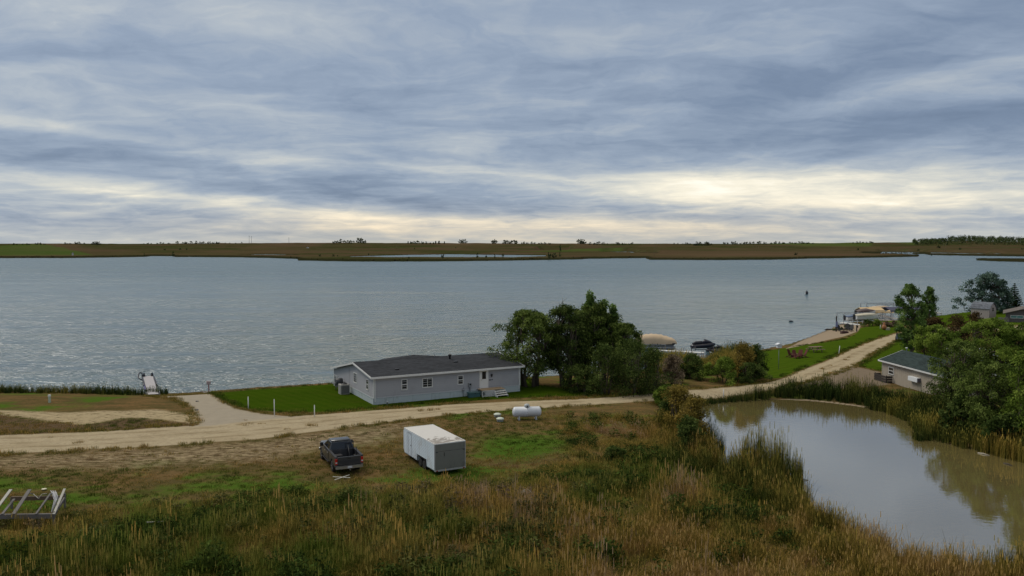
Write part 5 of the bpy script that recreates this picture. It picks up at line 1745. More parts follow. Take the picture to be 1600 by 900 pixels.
    sp.location = o; tag(sp, 'short white pipe stub in the grass before the house skirting', 'pipe')
    # ---- air conditioner and grill on the gable side
    y1 = gt(541, .3)
    q_ = G(537.5, 615); o = Vector(q_); zg = q_[2]
    ac = empty('air_conditioner', (o.x, o.y, zg), th, 'boxy grey beige air conditioner beside the left gable wall', 'air conditioner')
    acm = mat('air_conditioner_paint', (.30, .29, .27), .6, 0, .3, .1)
    MB().box(-.5, .5, -.5, .5, -.15, 1.05, .05).build('case', acm, ac)
    for k in range(7):
        MB().box(-.42, .42, -.525, -.505, .12 + k * .12, .17 + k * .12).build('grille_bar', mat('black_metal', (.02, .02, .022), .5), ac)
    MB().lathe([(.36, 1.05), (.36, 1.09), (.05, 1.12)], (0, 0, 0), 14).build('fan_guard', mat('black_metal', (.02, .02, .022), .5), ac)
    q_ = G(529.5, 609); o = Vector(q_); zg = q_[2]
    gr = empty('barbecue_grill', (o.x, o.y, zg), th, 'dark covered barbecue grill beyond the air conditioner at the gable wall', 'grill')
    dk = mat('grill_black', (.06, .063, .068), .5)
    gr.scale = (.78, .78, .78)
    MB().lathe([(.42, -.5), (.5, -.5), (.5, .5), (.42, .5)], (0, 0, 1.15), 12, 'x').build('lid', dk, gr)
    MB().box(-.45, .45, -.32, .32, .45, 1.05, .03).build('cabinet', mat('grill_grey', (.2, .2, .21), .4, .5), gr)
    MB().box(-.95, -.46, -.28, .28, .98, 1.03).build('side_shelf', mat('grill_grey', (.2, .2, .21), .4, .5), gr)
    MB().box(.46, .95, -.28, .28, .98, 1.03).build('side_shelf', mat('grill_grey', (.2, .2, .21), .4, .5), gr)
    for sx in (-.4, .4):
        for sy in (-.27, .27):
            MB().tube([(sx, sy, -.1), (sx, sy, .46)], .03, 6).build('leg', dk, gr)
    return W


def build_garage():
    # front (pond side) wall from left corner to right corner
    A = P(1378.5, 593, .0); B0 = P(1466, 619.5, .0)
    th = math.atan2(B0[1] - A[1], B0[0] - A[0])
    L = math.hypot(B0[0] - A[0], B0[1] - A[1]) + 1.4
    root = empty('garage', (A[0], A[1], 0), th, 'tan walled garage with a grey green roof at the pond, half behind willows', 'garage')
    W_, EZ, RZ = 5.4, 2.35, 3.35
    tan = mat('tan_panel', (.38, .33, .265), .75, 0, .2, .08, 1.2, dirt=((.24, .21, .17), .4, 1.1), stretch=(4, 1, .5))
    white = mat('white_trim', (.66, .66, .65))
    MB().box(.02, L - .02, .02, W_ - .02, -.5, EZ).prism([(.02, EZ), (W_ - .02, EZ), (W_ / 2, RZ - .04)], .02, L - .02, 'x').build('wall', tan, root)
    n = int(L / .4)
    for k in range(n):   # vertical ribbed wall panels
        x0, x1 = L * k / n + .012, L * (k + 1) / n - .012
        MB().box(x0, x1, -.012, .02, -.5, EZ - .04).build('panel', tan, root)
    rf = MB(); sl = (RZ - EZ) / (W_ / 2); o = .35
    slab(rf, [(-o, -o, EZ - sl * o + .12), (L + o, -o, EZ - sl * o + .12), (L + o, W_ / 2, RZ + .12), (-o, W_ / 2, RZ + .12)], .09)
    rr = rf.build('roof', shingle_mat('green_grey_shingles', (.030, .042, .041)), root)
    rf = MB(); slab(rf, [(-o, W_ / 2 + .002, RZ + .118), (L + o, W_ / 2 + .002, RZ + .118), (L + o, W_ + o, EZ - sl * o + .12), (-o, W_ + o, EZ - sl * o + .12)], .09)
    rf.build('roof', shingle_mat('green_grey_shingles', (.030, .042, .041)), root)
    MB().box(-o, L + o, -o - .045, -o, EZ - sl * o - .03, EZ - sl * o + .13).build('fascia', white, root)
    for x in (-o - .04, L + o):
        MB().prism([(-o - .04, EZ - sl * o - .02), (W_ / 2, RZ - .02), (W_ / 2, RZ + .13), (-o - .04, EZ - sl * o + .13)], x, x + .04, 'x').prism(
            [(W_ / 2, RZ - .02), (W_ + o, EZ - sl * o - .02), (W_ + o, EZ - sl * o + .13), (W_ / 2, RZ + .13)], x, x + .04, 'x').build('fascia', white, root)
    MB().box(-.05, .05, -.05, .05, -.5, EZ - .04).build('corner_board', mat('cream_trim', (.5, .46, .36)), root)
    MB().lathe([(.07, 0), (.07, .3), (.13, .3), (.13, .42)], (.35, W_ / 2 + .05, RZ + .08), 8).build('vent_pipe', white, root)
    def ft(px, z):
        lo, hi = 0, L
        for _ in range(40):
            mid = (lo + hi) / 2
            if proj(A[0] + math.cos(th) * mid, A[1] + math.sin(th) * mid, z)[0] < px: lo = mid
            else: hi = mid
        return lo
    x0, x1 = ft(1389.5, 1.5), ft(1396.5, 1.5)
    window_unit(root, (x0 + x1) / 2, -.014, 1.35, (x1 - x0), .72, -1, 'x', 'h', mat('white_window_frame', (.7, .69, .66)), glass_mat())
    # white box of a wall air conditioner
    x0, x1 = ft(1424, 1.4), ft(1438.5, 1.4)
    b = MB().box(x0, x1, -.42, -.012, .92, 1.42, .02).build('wall_cabinet', mat('cabinet_white', (.72, .74, .76), .4, 0, .4, .03), root)
    MB().box(x1 + .003, x1 + .05, -.40, -.03, .94, 1.40).build('side_grille', mat('cabinet_side', (.13, .12, .16)), b)
    # dark wooden crate / fence piece below the window
    m4 = Matrix.Translation((A[0], A[1], 0)) @ Matrix.Rotation(th, 4, 'Z')
    o = m4 @ Vector((-.2, -.9, 0))
    fr = empty('wood_bin', o, th, 'weathered dark plank bin under the garage window in the reeds', 'bin')
    dw = mat('dark_weathered_wood', (.060, .052, .046), .9, 0, .1, .3, 4, .4, 20, stretch=(.5, 1, 4))
    for k in range(4):
        MB().box(0, 2.6, -.02, .03, -.3 + k * .28, -.06 + k * .28).build('plank', dw, fr)
        MB().box(0, .04, .04, .8, -.3 + k * .28, -.06 + k * .28).build('plank', dw, fr)
        MB().box(2.56, 2.6, .04, .8, -.3 + k * .28, -.06 + k * .28).build('plank', dw, fr)
    for x in (.06, 1.3, 2.5):
        MB().box(x, x + .09, .035, .11, -.4, .86).build('post', dw, fr)


def build_shed():
    # small gambrel shed on the far right lawn
    A = G(1517, 496); z = A[2]
    m = (A[1] * CP + (EYE - z) * SP) / FPX
    root = empty('garden_shed', (A[0], A[1], z), .42, 'small beige barn roofed shed with a grey roof on the right lawn', 'shed')
    w, d = 27 * m, 22 * m          # length and gable width
    beige = mat('beige_shed_siding', (.36, .31, .285), .8, 0, .2, .06, stretch=(3, 3, .4))
    hz, e = 15.5 * m, 8 * m
    gpts = [(0, -.6), (d, -.6), (d, hz), (d * .80, hz + e * .62), (d * .5, hz + e), (d * .2, hz + e * .62), (0, hz)]
    root.rotation_euler = (0, 0, -.95)
    MB().prism(gpts, 0, w, 'x').build('wall', beige, root)
    for k in range(10):
        MB().box(w * k / 10 + .02, w * (k + 1) / 10 - .02, -.025, 0, -.5, hz - .02).build('panel', beige, root)
    for k in range(6):
        MB().box(w, w + .025, d * k / 6 + .02, d * (k + 1) / 6 - .02, -.5, hz - .05).build('panel', beige, root)
    rm = shingle_mat('grey_blue_shingles', (.12, .13, .15))
    ro = [(-.15, hz - .15), (d * .19, hz + e * .66), (d * .5, hz + e + .1), (d * .81, hz + e * .66), (d + .15, hz - .15)]
    for k in range(4):
        a, b = ro[k], ro[k + 1]
        s = MB(); slab(s, [(-.2, a[0], a[1]), (w + .2, a[0], a[1]), (w + .2, b[0], b[1]), (-.2, b[0], b[1])], -.07)
        s.build('roof', rm, root)
    MB().box(w + .025, w + .06, d * .42, d * .60, hz * .72, hz * .72 + .75).build('window', glass_mat(), root)
    MB().box(w + .02, w + .05, d * .38, d * .64, hz * .72 + .755, hz * .72 + .85).build('window_trim', beige, root)
    # brown cottage at the right edge
    A = G(1571, 503); z = A[2]
    m = (A[1] * CP + (EYE - z) * SP) / FPX
    root = empty('lake_cottage', (A[0], A[1], z), -math.atan2(A[0], A[1]), 'low brown cottage with a wide window, cut off by the right edge', 'house')
    br = mat('brown_cottage_siding', (.125, .105, .10), .8, 0, .2, .08)
    w, hz, rz, d = 46 * m, 14 * m, 20 * m, 9.0
    MB().box(0, w, 0, d, -.6, hz).prism([(0, hz), (w, hz), (w / 2, rz)], 0, d).build('wall', br, root)
    for k in range(9):
        MB().box(0, w, -.03, 0, -.6 + k * hz * .11, -.6 + (k + 1) * hz * .11 - .04).build('siding_board', br, root)
    rm = shingle_mat('brown_grey_shingles', (.13, .115, .105))
    s = MB(); slab(s, [(-.5, -.5, hz - .15), (w / 2, -.5, rz + .1), (w / 2, d + .5, rz + .1), (-.5, d + .5, hz - .15)], -.1); s.build('roof', rm, root)
    s = MB(); slab(s, [(w / 2 + .002, -.5, rz + .1), (w + .5, -.5, hz - .15), (w + .5, d + .5, hz - .15), (w / 2 + .002, d + .5, rz + .1)], -.1); s.build('roof', rm, root)
    fr = mat('white_window_frame', (.7, .69, .66))
    teal = glass_mat('teal_glass', (.05, .13, .13))
    window_unit(root, 15 * m, -.035, hz * .62, 16 * m, 3.6 * m, -1, 'x', 'v', fr, teal)
    window_unit(root, 26.5 * m, -.035, hz * .62, 4 * m, 3.6 * m, -1, 'x', None, fr, glass_mat())
    # car parked in front of it: only its roof shows above the willows
    deck = empty('low_fence', G(1547, 503), 0, 'low weathered plank fence running from the shed to the cottage', 'fence')
    wd = mat('dark_weathered_wood', (.060, .052, .046))
    gw = mat('grey_fence_wood', (.23, .20, .18), .9)
    for k in range(20):
        MB().box(k * .42, k * .42 + .30, -.02, .02, -.3, .9 + .06 * ((k * 7) % 3)).build('picket', gw, deck)
    MB().box(-.1, 8.4, .02, .07, .6, .7).build('rail', wd, deck)


# ------------------------------------------------------------------ vehicles
def wheel(root, x, y, z, r, w, tyre_m, rim_m, name='wheel'):
    t = MB().lathe([(r * .62, -w / 2), (r * .93, -w / 2), (r, -w * .36), (r, w * .36), (r * .93, w / 2), (r * .62, w / 2)], (x, y, z), 22, 'x').build('wheel', tyre_m, root)
    s = 1 if x > 0 else -1
    MB().lathe([(.03, s * w * .50), (r * .16, s * w * .49), (r * .20, s * w * .30), (r * .55, s * w * .34), (r * .63, s * w * .48), (r * .65, s * w * .40), (r * .60, -s * w * .2)], (x, y, z), 16, 'x').build('rim', rim_m, t)
    sp = MB()
    for k in range(5):
        a = k * 2 * math.pi / 5
        sp.bar((x + s * w * .44, y, z), (x + s * w * .44, y + math.cos(a) * r * .6, z + math.sin(a) * r * .6), r * .22, w * .10)
    sp.build('spokes', rim_m, t)


def build_truck():
    RL, RR, FL = P(519.5, 737.0), P(560.6, 733.2), P(494.8, 716.5)
    ax = Vector((RR[0] - RL[0], RR[1] - RL[1])); fw = Vector((FL[0] - RL[0], FL[1] - RL[1])).normalized()
    pr = Vector((-ax.y, ax.x)).normalized()
    d = (fw + pr).normalized()
    ang = math.atan2(d.y, d.x) - math.pi / 2
    c = Vector(((RL[0] + RR[0]) / 2, (RL[1] + RR[1]) / 2))
    z0 = hgt(c.x, c.y)
    # local frame: origin at the ground between the rear wheels, +Y forward
    root = empty('pickup_truck', (c.x, c.y, z0 + .01), ang, 'dark grey crew cab pickup with an open bed parked on the rough grass', 'pickup truck')
    paint = mat('charcoal_paint', (.052, .054, .060), .38, .35, .5, .10, 1.5, dirt=((.11, .10, .085), .45, 2.0), coat=.4)
    black = mat('black_plastic', (.018, .018, .020), .6)
    gl = glass_mat('car_glass', (.008, .009, .011), .04)
    chrome = mat('dull_chrome', (.42, .42, .43), .35, .85)
    tyre = mat('tyre_rubber', (.022, .021, .020), .9, dirt=((.10, .085, .065), .5, 5))
    rim = mat('alloy_rim', (.30, .30, .31), .4, .8)
    WB, hw, R = 3.75, .98, .40
    zb, zt = .48, 1.20            # sill and belt height
    fo, rear = WB + .98, -1.15    # bumper ends
    # lower side profile with wheel arches, extruded as two side skins plus closed body
    def arch(cy, n=9, r=.49):
        return [(cy + r * math.cos(a), R + .03 + r * math.sin(a)) for a in np.linspace(math.pi, 0, n)]
    sill = [(rear + .05, zb)] + [p for p in arch(0) if p[1] > zb - .02] + [p for p in arch(WB) if p[1] > zb - .02] + [(fo - .12, zb), (fo, zb + .1)]
    # front half: cab and hood block
    cab0 = 1.12                   # back of the cab
    low = [(cab0, zb)] + [p for p in arch(WB) if p[1] > zb - .02] + [(fo - .10, zb), (fo - .02, zb + .16), (fo - .02, 1.02), (fo - .12, 1.16), (WB + .15, 1.24), (2.95, 1.27), (cab0, 1.24)]
    b = MB()
    ins = lambda y, z: hw - .05 * max(0, (z - .95) / .3) - (.10 if y > fo - .3 else 0) - .02 * (z < .6)
    rings = [[(s * ins(y, z), y, z) for y, z in low] for s in (-1, 1)]
    mid = [[(s * (ins(y, z) - .10), y, z + (.035 if z > 1 else 0)) for y, z in low] for s in (-1, 1)]
    b.loft([rings[0], mid[0], mid[1], rings[1]], True, True)
    body = b.build('body', paint, root)
    # greenhouse
    def gring(z, y0, y1, w): return [(-w, y0, z), (w, y0, z), (w, y1, z), (-w, y1, z)]
    g = MB().loft([gring(1.24, cab0 + .02, 3.18, .90), gring(1.30, cab0 + .03, 3.10, .89), gring(1.76, cab0 + .20, 2.42, .72), gring(1.83, cab0 + .32, 2.28, .64)], False, True)
    g.build('cab', paint, root)
    # roof panel softened
    MB().loft([gring(1.80, cab0 + .22, 2.38, .70), gring(1.875, cab0 + .30, 2.26, .66), gring(1.90, cab0 + .50, 2.05, .56)], True, True, True).build('roof', paint, root)
    def lerp3(a, b_, s): return tuple(a[i] + (b_[i] - a[i]) * s for i in range(3))
    def pane(q, name='window'):
        # q four corners, offset outwards slightly
        n = (Vector(q[1]) - Vector(q[0])).cross(Vector(q[3]) - Vector(q[0])).normalized() * .008
        ctr = Vector(((q[0][0] + q[2][0]) / 2, (q[0][1] + q[2][1]) / 2 - 2.0, (q[0][2] + q[2][2]) / 2 - 1.4))
        if n.dot(ctr) < 0: n = -n
        vs = [tuple(Vector(p) + n) for p in q] + [tuple(Vector(p) - n) for p in q]
        MB().add(vs, [(0, 1, 2, 3), (7, 6, 5, 4), (0, 4, 5, 1), (1, 5, 6, 2), (2, 6, 7, 3), (3, 7, 4, 0)]).build(name, gl, root)
    zl, zh = 1.31, 1.74
    f = lambda z: (z - 1.30) / .46
    W = lambda z: .89 - .17 * f(z) + .006
    YF = lambda z: 3.10 - .68 * f(z)
    YB = lambda z: cab0 + .03 + .17 * f(z)
    for s in (-1, 1):
        ys = [(YB(zl) + .12, 1.98, YB(zh) + .10, 1.95), (2.08, YF(zl) - .12, 2.05, YF(zh) - .12)]
        for a0, a1, b0, b1 in ys:
            pane([(s * W(zl), a0, zl), (s * W(zl), a1, zl), (s * W(zh), b1, zh), (s * W(zh), b0, zh)])
    pane([(-W(zl) + .09, YB(zl) - .01, zl), (W(zl) - .09, YB(zl) - .01, zl), (W(zh) - .07, YB(zh) - .01, zh), (-W(zh) + .07, YB(zh) - .01, zh)], 'rear_window')
    pane([(-W(zl) + .08, YF(zl) + .01, zl), (W(zl) - .08, YF(zl) + .01, zl), (W(zh) - .07, YF(zh) + .01, zh), (-W(zh) + .07, YF(zh) + .01, zh)], 'windscreen')
    # doors: thin proud skins with handles
    for s in (-1, 1):
        for y0, y1 in ((1.20, 2.02), (2.05, 3.0)):
            x = s * (hw + .004)
            dd = MB().box(min(x, x + s * .012), max(x, x + s * .012), y0, y1, .56, 1.16, .005).build('door', paint, root)
            MB().box(min(x + s * .012, x + s * .035), max(x + s * .012, x + s * .035), y0 + .08, y0 + .26, 1.04, 1.08).build('handle', chrome, dd)
        MB().box(min(s * hw, s * (hw + .24)), max(s * hw, s * (hw + .24)), 2.86, 2.98, 1.20, 1.46, .03).build('mirror', black, root)
        MB().box(min(s * .80, s * 1.02), max(s * .80, s * 1.02), 1.2, 3.1, .40, .45).build('side_step', black, root)
    # the open bed: floor, side boxes with arches, front wall, tailgate
    for s in (-1, 1):
        prof = [(rear + .03, zb + .05)] + [p for p in arch(0) if p[1] > zb] + [(cab0 - .04, zb), (cab0 - .04, zt + .05), (rear + .03, zt + .05)]
        m = MB().prism(prof, s * (hw - .13), s * hw, 'x'); m.build('bed_side', paint, root)
        MB().box(min(s * (hw - .16), s * (hw + .01)), max(s * (hw - .16), s * (hw + .01)), rear + .03, cab0 - .05, zt + .052, zt + .075).build('bed_rail', black, root)
        MB().prism([(-.5, .72), (.5, .72), (.42, .98), (-.42, .98)], s * (hw - .33), s * (hw - .132), 'x').build('wheel_housing', black, root)
    MB().box(-hw + .135, hw - .135, rear + .08, cab0 - .06, .66, .71).build('bed_floor', black, root)
    MB().box(-hw + .135, hw - .135, cab0 - .10, cab0 - .05, .71, zt + .04).build('bed_front', paint, root)
    tg = MB().box(-hw + .17, hw - .17, rear + .01, rear + .075, .70, zt + .055, .012).build('tailgate', paint, root)
    MB().box(-.12, .12, rear - .006, rear + .008, zt - .12, zt - .05).build('handle', black, tg)
    MB().box(-hw + .25, hw - .25, rear - .004, rear + .008, .80, 1.02).build('pressing', mat('charcoal_paint_inset', (.042, .044, .050), .4, .3), tg)
    red = mat('tail_lamp_red', (.42, .015, .012), .25, 0, .6, .15)
    for s in (-1, 1):
        x0, x1 = sorted((s * (hw - .15), s * (hw + .006)))
        l = MB().box(x0, x1, rear - .012, rear + .10, .74, 1.16, .015).build('tail_light', red, root)
        MB().box(x0 + .02, x1 - .02, rear - .02, rear - .008, .84, .93).build('reverse_lens', mat('white_lens', (.6, .6, .6), .3), l)
    # bumper, plate, hitch
    bm = MB().loft([[(s * w, y, z) for s, w, y, z in ((-1, hw - .02, rear + .1, zz), (-1, hw - .04, rear - .12, zz), (-1, .4, rear - .17, zz), (1, .4, rear - .17, zz), (1, hw - .04, rear - .12, zz), (1, hw - .02, rear + .1, zz))] for zz in (.45, .48, .62, .64)], True, True).build('rear_bumper', chrome, root)
    MB().box(-.16, .16, rear - .19, rear - .172, .48, .62).build('licence_plate', mat('plate_white', (.55, .56, .58), .4), bm)
    MB().box(-.035, .035, rear - .34, rear, .36, .43).lathe([(.03, .43), (.03, .50), (.045, .53), (.03, .575)], (0, rear - .30, 0), 8).build('tow_hitch', chrome, root)
    MB().box(-hw + .04, hw - .04, fo - .1, fo + .09, .46, .68, .04).build('front_bumper', chrome, root)
    MB().box(-.55, .55, fo - .03, fo + .01, .72, 1.04).build('grille', black, root)
    for s in (-1, 1):
        x0, x1 = sorted((s * .58, s * (hw - .1)))
        MB().box(x0, x1, fo - .10, fo + .005, .80, 1.05, .02).build('headlight', mat('headlamp', (.5, .52, .55), .15, .3), root)
    MB().box(-.75, .75, -.9, fo - .3, .34, .50).build('chassis', black, root)
    for x in (-.84, .84):
        for y in (0, WB): wheel(root, x, y, R, R, .27, tyre, rim)
    MB().tube([(-.72, -.02, R), (.72, -.02, R)], .06, 8).build('axle', black, root)
    # things in the bed
    rk = empty('ladder_rack', root.matrix_basis @ Vector((0, 0, 0)), ang, 'dark tubular rack standing behind the cab in the truck bed', 'rack')
    M_ = Matrix.Translation((c.x, c.y, z0)) @ Matrix.Rotation(ang, 4, 'Z')
    rk.location = M_ @ Vector((.42, .75, .72))
    dkm = mat('dark_rack_steel', (.03, .03, .033), .5, .3)
    for dx in (-.05, .34):
        MB().tube([(dx, .1, 0), (dx, .12, .9), (dx, .02, 1.12)], .028, 6).build('upright', dkm, rk)
    MB().tube([(-.05, .02, 1.12), (.34, .02, 1.12)], .028, 6).build('crossbar', dkm, rk)
    MB().tube([(-.05, .11, .55), (.34, .11, .55)], .022, 6).build('crossbar', dkm, rk)
    MB().tube([(.34, .1, .0), (.40, -.6, .35), (.40, -.62, .88)], .026, 6).build('brace', dkm, rk)
    MB().tube([(-.05, .1, .9), (-.1, -.75, .03)], .026, 6).build('brace', dkm, rk)
    tb = empty('toolbox', M_ @ Vector((-.45, .55, .715)), ang + .1, 'flat dark box lying in the truck bed behind the rear window', 'box')
    MB().box(-.3, .3, -.25, .25, 0, .26, .02).build('body', mat('toolbox_black', (.025, .025, .028), .5), tb)
    MB().box(-.31, .31, -.26, .26, .262, .31, .01).build('lid', mat('toolbox_black', (.025, .025, .028), .5), tb)
    ln = MB().tube([(-.55, .6, .03), (.1, -.2, .06), (.45, -.75, .03)], .03, 6)
    lo = ln.build('loose_pipe', mat('grey_trim', (.2, .2, .21))); lo.location = M_ @ Vector((0, 0, .72)); lo.rotation_euler = (0, 0, ang)
    tag(lo, 'grey pipe lying slantwise across the floor of the truck bed', 'pipe')


def build_trailer():
    # near bottom corner and axes measured from its four roof corners
    H0 = 2.27
    A, L_, R_ = P(679.3, 692.8, H0), P(629.6, 666.2, H0), P(727, 687, H0)
    v1 = Vector((L_[0] - A[0], L_[1] - A[1])); v2 = Vector((R_[0] - A[0], R_[1] - A[1]))
    ang = (math.atan2(v1.y, v1.x) - math.pi / 2 + math.atan2(v2.y, v2.x)) / 2
    ln, w = v1.length, v2.length
    z0 = hgt(A[0] + .5, A[1] + .5)
    root = empty('cargo_trailer', (A[0], A[1], z0), ang, 'white enclosed cargo trailer with a grey ramp door and a stained roof', 'trailer')
    white = mat('white_trailer_skin', (.54, .61, .66), .5, 0, .4, .05, 1.2, dirt=((.38, .37, .35), .55, 1.3), stretch=(1, 4, .5))
    grey = mat('grey_ramp_paint', (.165, .165, .148), .65, 0, .3, .09, 1.2, dirt=((.085, .082, .072), .5, 1.5))
    dark = mat('black_plastic', (.018, .018, .020), .6)
    fr = mat('aluminium_trim', (.5, .5, .52), .45, .5)
    zb, zt = .38, H0
    yn = ln
    # body with slightly raked nose
    body = [(0.02, zb), (yn - .25, zb), (yn, zb + .3), (yn, zt - .25), (yn - .18, zt - .02), (0.02, zt - .02)]
    # left wall in two skins so that the wheel arch stays open
    y0, y1 = 1.55, 3.25          # wheel arch
    MB().prism([(0.02, zb), (y0, zb), (y0, zb + .42), (y1, zb + .42), (y1, zb), (yn - .25, zb), (yn, zb + .3), (yn, zt - .25), (yn - .18, zt - .02), (0.02, zt - .02)], .22, w - .22, 'x').build('body', white, root)
    for x0, x1 in ((0, .22), (w - .22, w)):
        MB().prism([(0.02, zb), (y0, zb), (y0 + .08, zb + .42), (y1 - .08, zb + .42), (y1, zb), (yn - .25, zb), (yn, zb + .3), (yn, zt - .25), (yn - .18, zt - .02), (0.02, zt - .02)], x0, x1, 'x').build('side_wall', white, root)
    # riveted side panels stand a little proud
    n = 15
    for k in range(n):
        a, b = .06 + (yn - .32) * k / n + .018, .06 + (yn - .32) * (k + 1) / n - .018
        zz = zb + .02 if (b < y0 or a > y1) else zb + .45
        pn = MB()
        nr = int((zt - .06 - zz) / .105)
        for r_ in range(nr):
            c0, c1 = zz + (zt - .06 - zz) * r_ / nr, zz + (zt - .06 - zz) * (r_ + 1) / nr
            pn.add([(-.004, a, c0), (-.004, b, c0), (-.030, b, c0 + .6 * (c1 - c0)), (-.030, a, c0 + .6 * (c1 - c0)), (-.004, b, c1), (-.004, a, c1)], [(0, 1, 2, 3), (3, 2, 4, 5)])
        pn.build('side_panel', white, root)
    # rub rails and vertical trim
    MB().box(-.02, .02, -.02, yn - .15, zt - .06, zt + .01).box(w - .02, w + .02, -.02, yn - .15, zt - .06, zt + .01).box(.02, w - .02, -.02, .03, zt - .05, zt + .01).box(.02, w - .02, yn - .20, yn - .15, zt - .05, zt + .01).build('roof_trim', mat('white_trim', (.66, .66, .65)), root)
    MB().box(-.02, .03, -.02, .03, zb, zt - .062).build('corner_post', fr, root)
    MB().box(w - .03, w + .02, -.02, .03, zb, zt - .062).build('corner_post', fr, root)
    # stained roof sheet
    m, t, b = new_mat('stained_roof_sheet')
    tc = t.node('ShaderNodeTexCoord').outputs['Object']
    n1 = t.noise(tc, .9, 7, .7, .6); n2 = t.noise(tc, 3.5, 6, .7, .3)
    sp = t.node('ShaderNodeSeparateXYZ'); t.l.new(tc, sp.inputs[0])
    near = t.sub(1.0, t.sstep(sp.outputs[1], .4, 4.2))
    c = t.mix(n2, (.47, .45, .43), (.60, .58, .55))
    c = t.mix(t.sstep(t.add(n1, t.mul(t.sub(near, .5), .28)), .56, .63), c, t.mix(n2, (.16, .14, .12), (.30, .27, .24)))
    c = t.mix(t.mul(t.sstep(n2, .60, .72), .6), c, (.26, .24, .22))
    t.put(b.inputs['Base Color'], c); b.inputs['Roughness'].default_value = .75
    MB().box(.02, w - .02, .03, yn - .20, zt - .02, zt - .004).build('roof_sheet', m, root)
    # ramp door at the back
    d = MB().box(.05, w - .05, -.035, .02, zb + .06, 1.70, .008).build('ramp_door', grey, root)
    MB().box(w * .29, w * .31, -.05, -.036, 1.36, 1.63).build('latch_bar', dark, d)
    MB().box(.05, w - .05, -.030, .02, 1.72, zt - .06, .008).build('transom', grey, root)
    MB().box(.05, w - .05, -.028, .01, 1.70, 1.72).build('door_gap', dark, root)
    for x in (.06, w - .20): MB().box(x, x + .14, -.05, -.036, 1.66, 1.71).build('hinge', dark, root)
    MB().box(-.02, w + .02, -.06, .03, zb - .05, zb + .055).build('rear_sill', fr, root)
    for x in (.08, w - .2): MB().box(x, x + .12, -.075, -.06, zb - .04, zb + .04).build('marker_lamp', mat('lamp_dark_red', (.2, .02, .02), .3), root)
    # wheels and mudguards
    ty = mat('tyre_rubber', (.022, .021, .020)); rm = mat('cream_rim', (.45, .42, .36), .5)
    for x in (.12, w - .12):
        for y in (2.02, 2.80):
            R = .33
            t_ = MB().lathe([(R * .55, -.09), (R * .95, -.09), (R, -.05), (R, .05), (R * .95, .09), (R * .55, .09)], (x, y, R), 18, 'x').build('wheel', ty, root)
            s = -1 if x < 1 else 1
            MB().lathe([(.02, s * .085), (R * .3, s * .08), (R * .36, s * .03), (R * .56, s * .05)], (x, y, R), 12, 'x').build('rim', rm, t_)
    for x0, x1 in ((-.035, .0), (w, w + .035)):
        MB().prism([(y0 - .06, zb - .05), (y0, zb - .05), (y0 + .10, zb + .40), (y1 - .10, zb + .40), (y1, zb - .05), (y1 + .06, zb - .05), (y1 - .04, zb + .47), (y0 + .04, zb + .47)], x0, x1, 'x').build('mudguard', dark, root)
    # frame and drawbar
    MB().box(.1, .18, 0, yn - .2, zb - .10, zb).box(w - .18, w - .1, 0, yn - .2, zb - .10, zb).box(.18, w - .18, .1, .2, zb - .10, zb).box(.18, w - .18, 2.3, 2.4, zb - .1, zb).build('chassis', dark, root)
    db = MB().bar((.25, yn - .3, zb - .05), (w / 2, yn + 1.2, zb - .02), .08, .08).bar((w - .25, yn - .3, zb - .05), (w / 2, yn + 1.2, zb - .02), .08, .08).build('drawbar', dark, root)
    MB().tube([(w / 2, yn + .95, 0), (w / 2, yn + .95, .75)], .035, 8).build('jack', fr, db)
    # side door lines
    MB().box(-.036, -.030, 4.35, 4.38, zb + .1, zt - .15).box(-.036, -.030, 5.1, 5.13, zb + .1, zt - .15).box(-.036, -.030, 4.38, 5.1, zt - .18, zt - .15).build('door_seam', fr, root)
    MB().box(-.05, -.030, 4.42, 4.55, 1.2, 1.24).build('door_latch', dark, root)


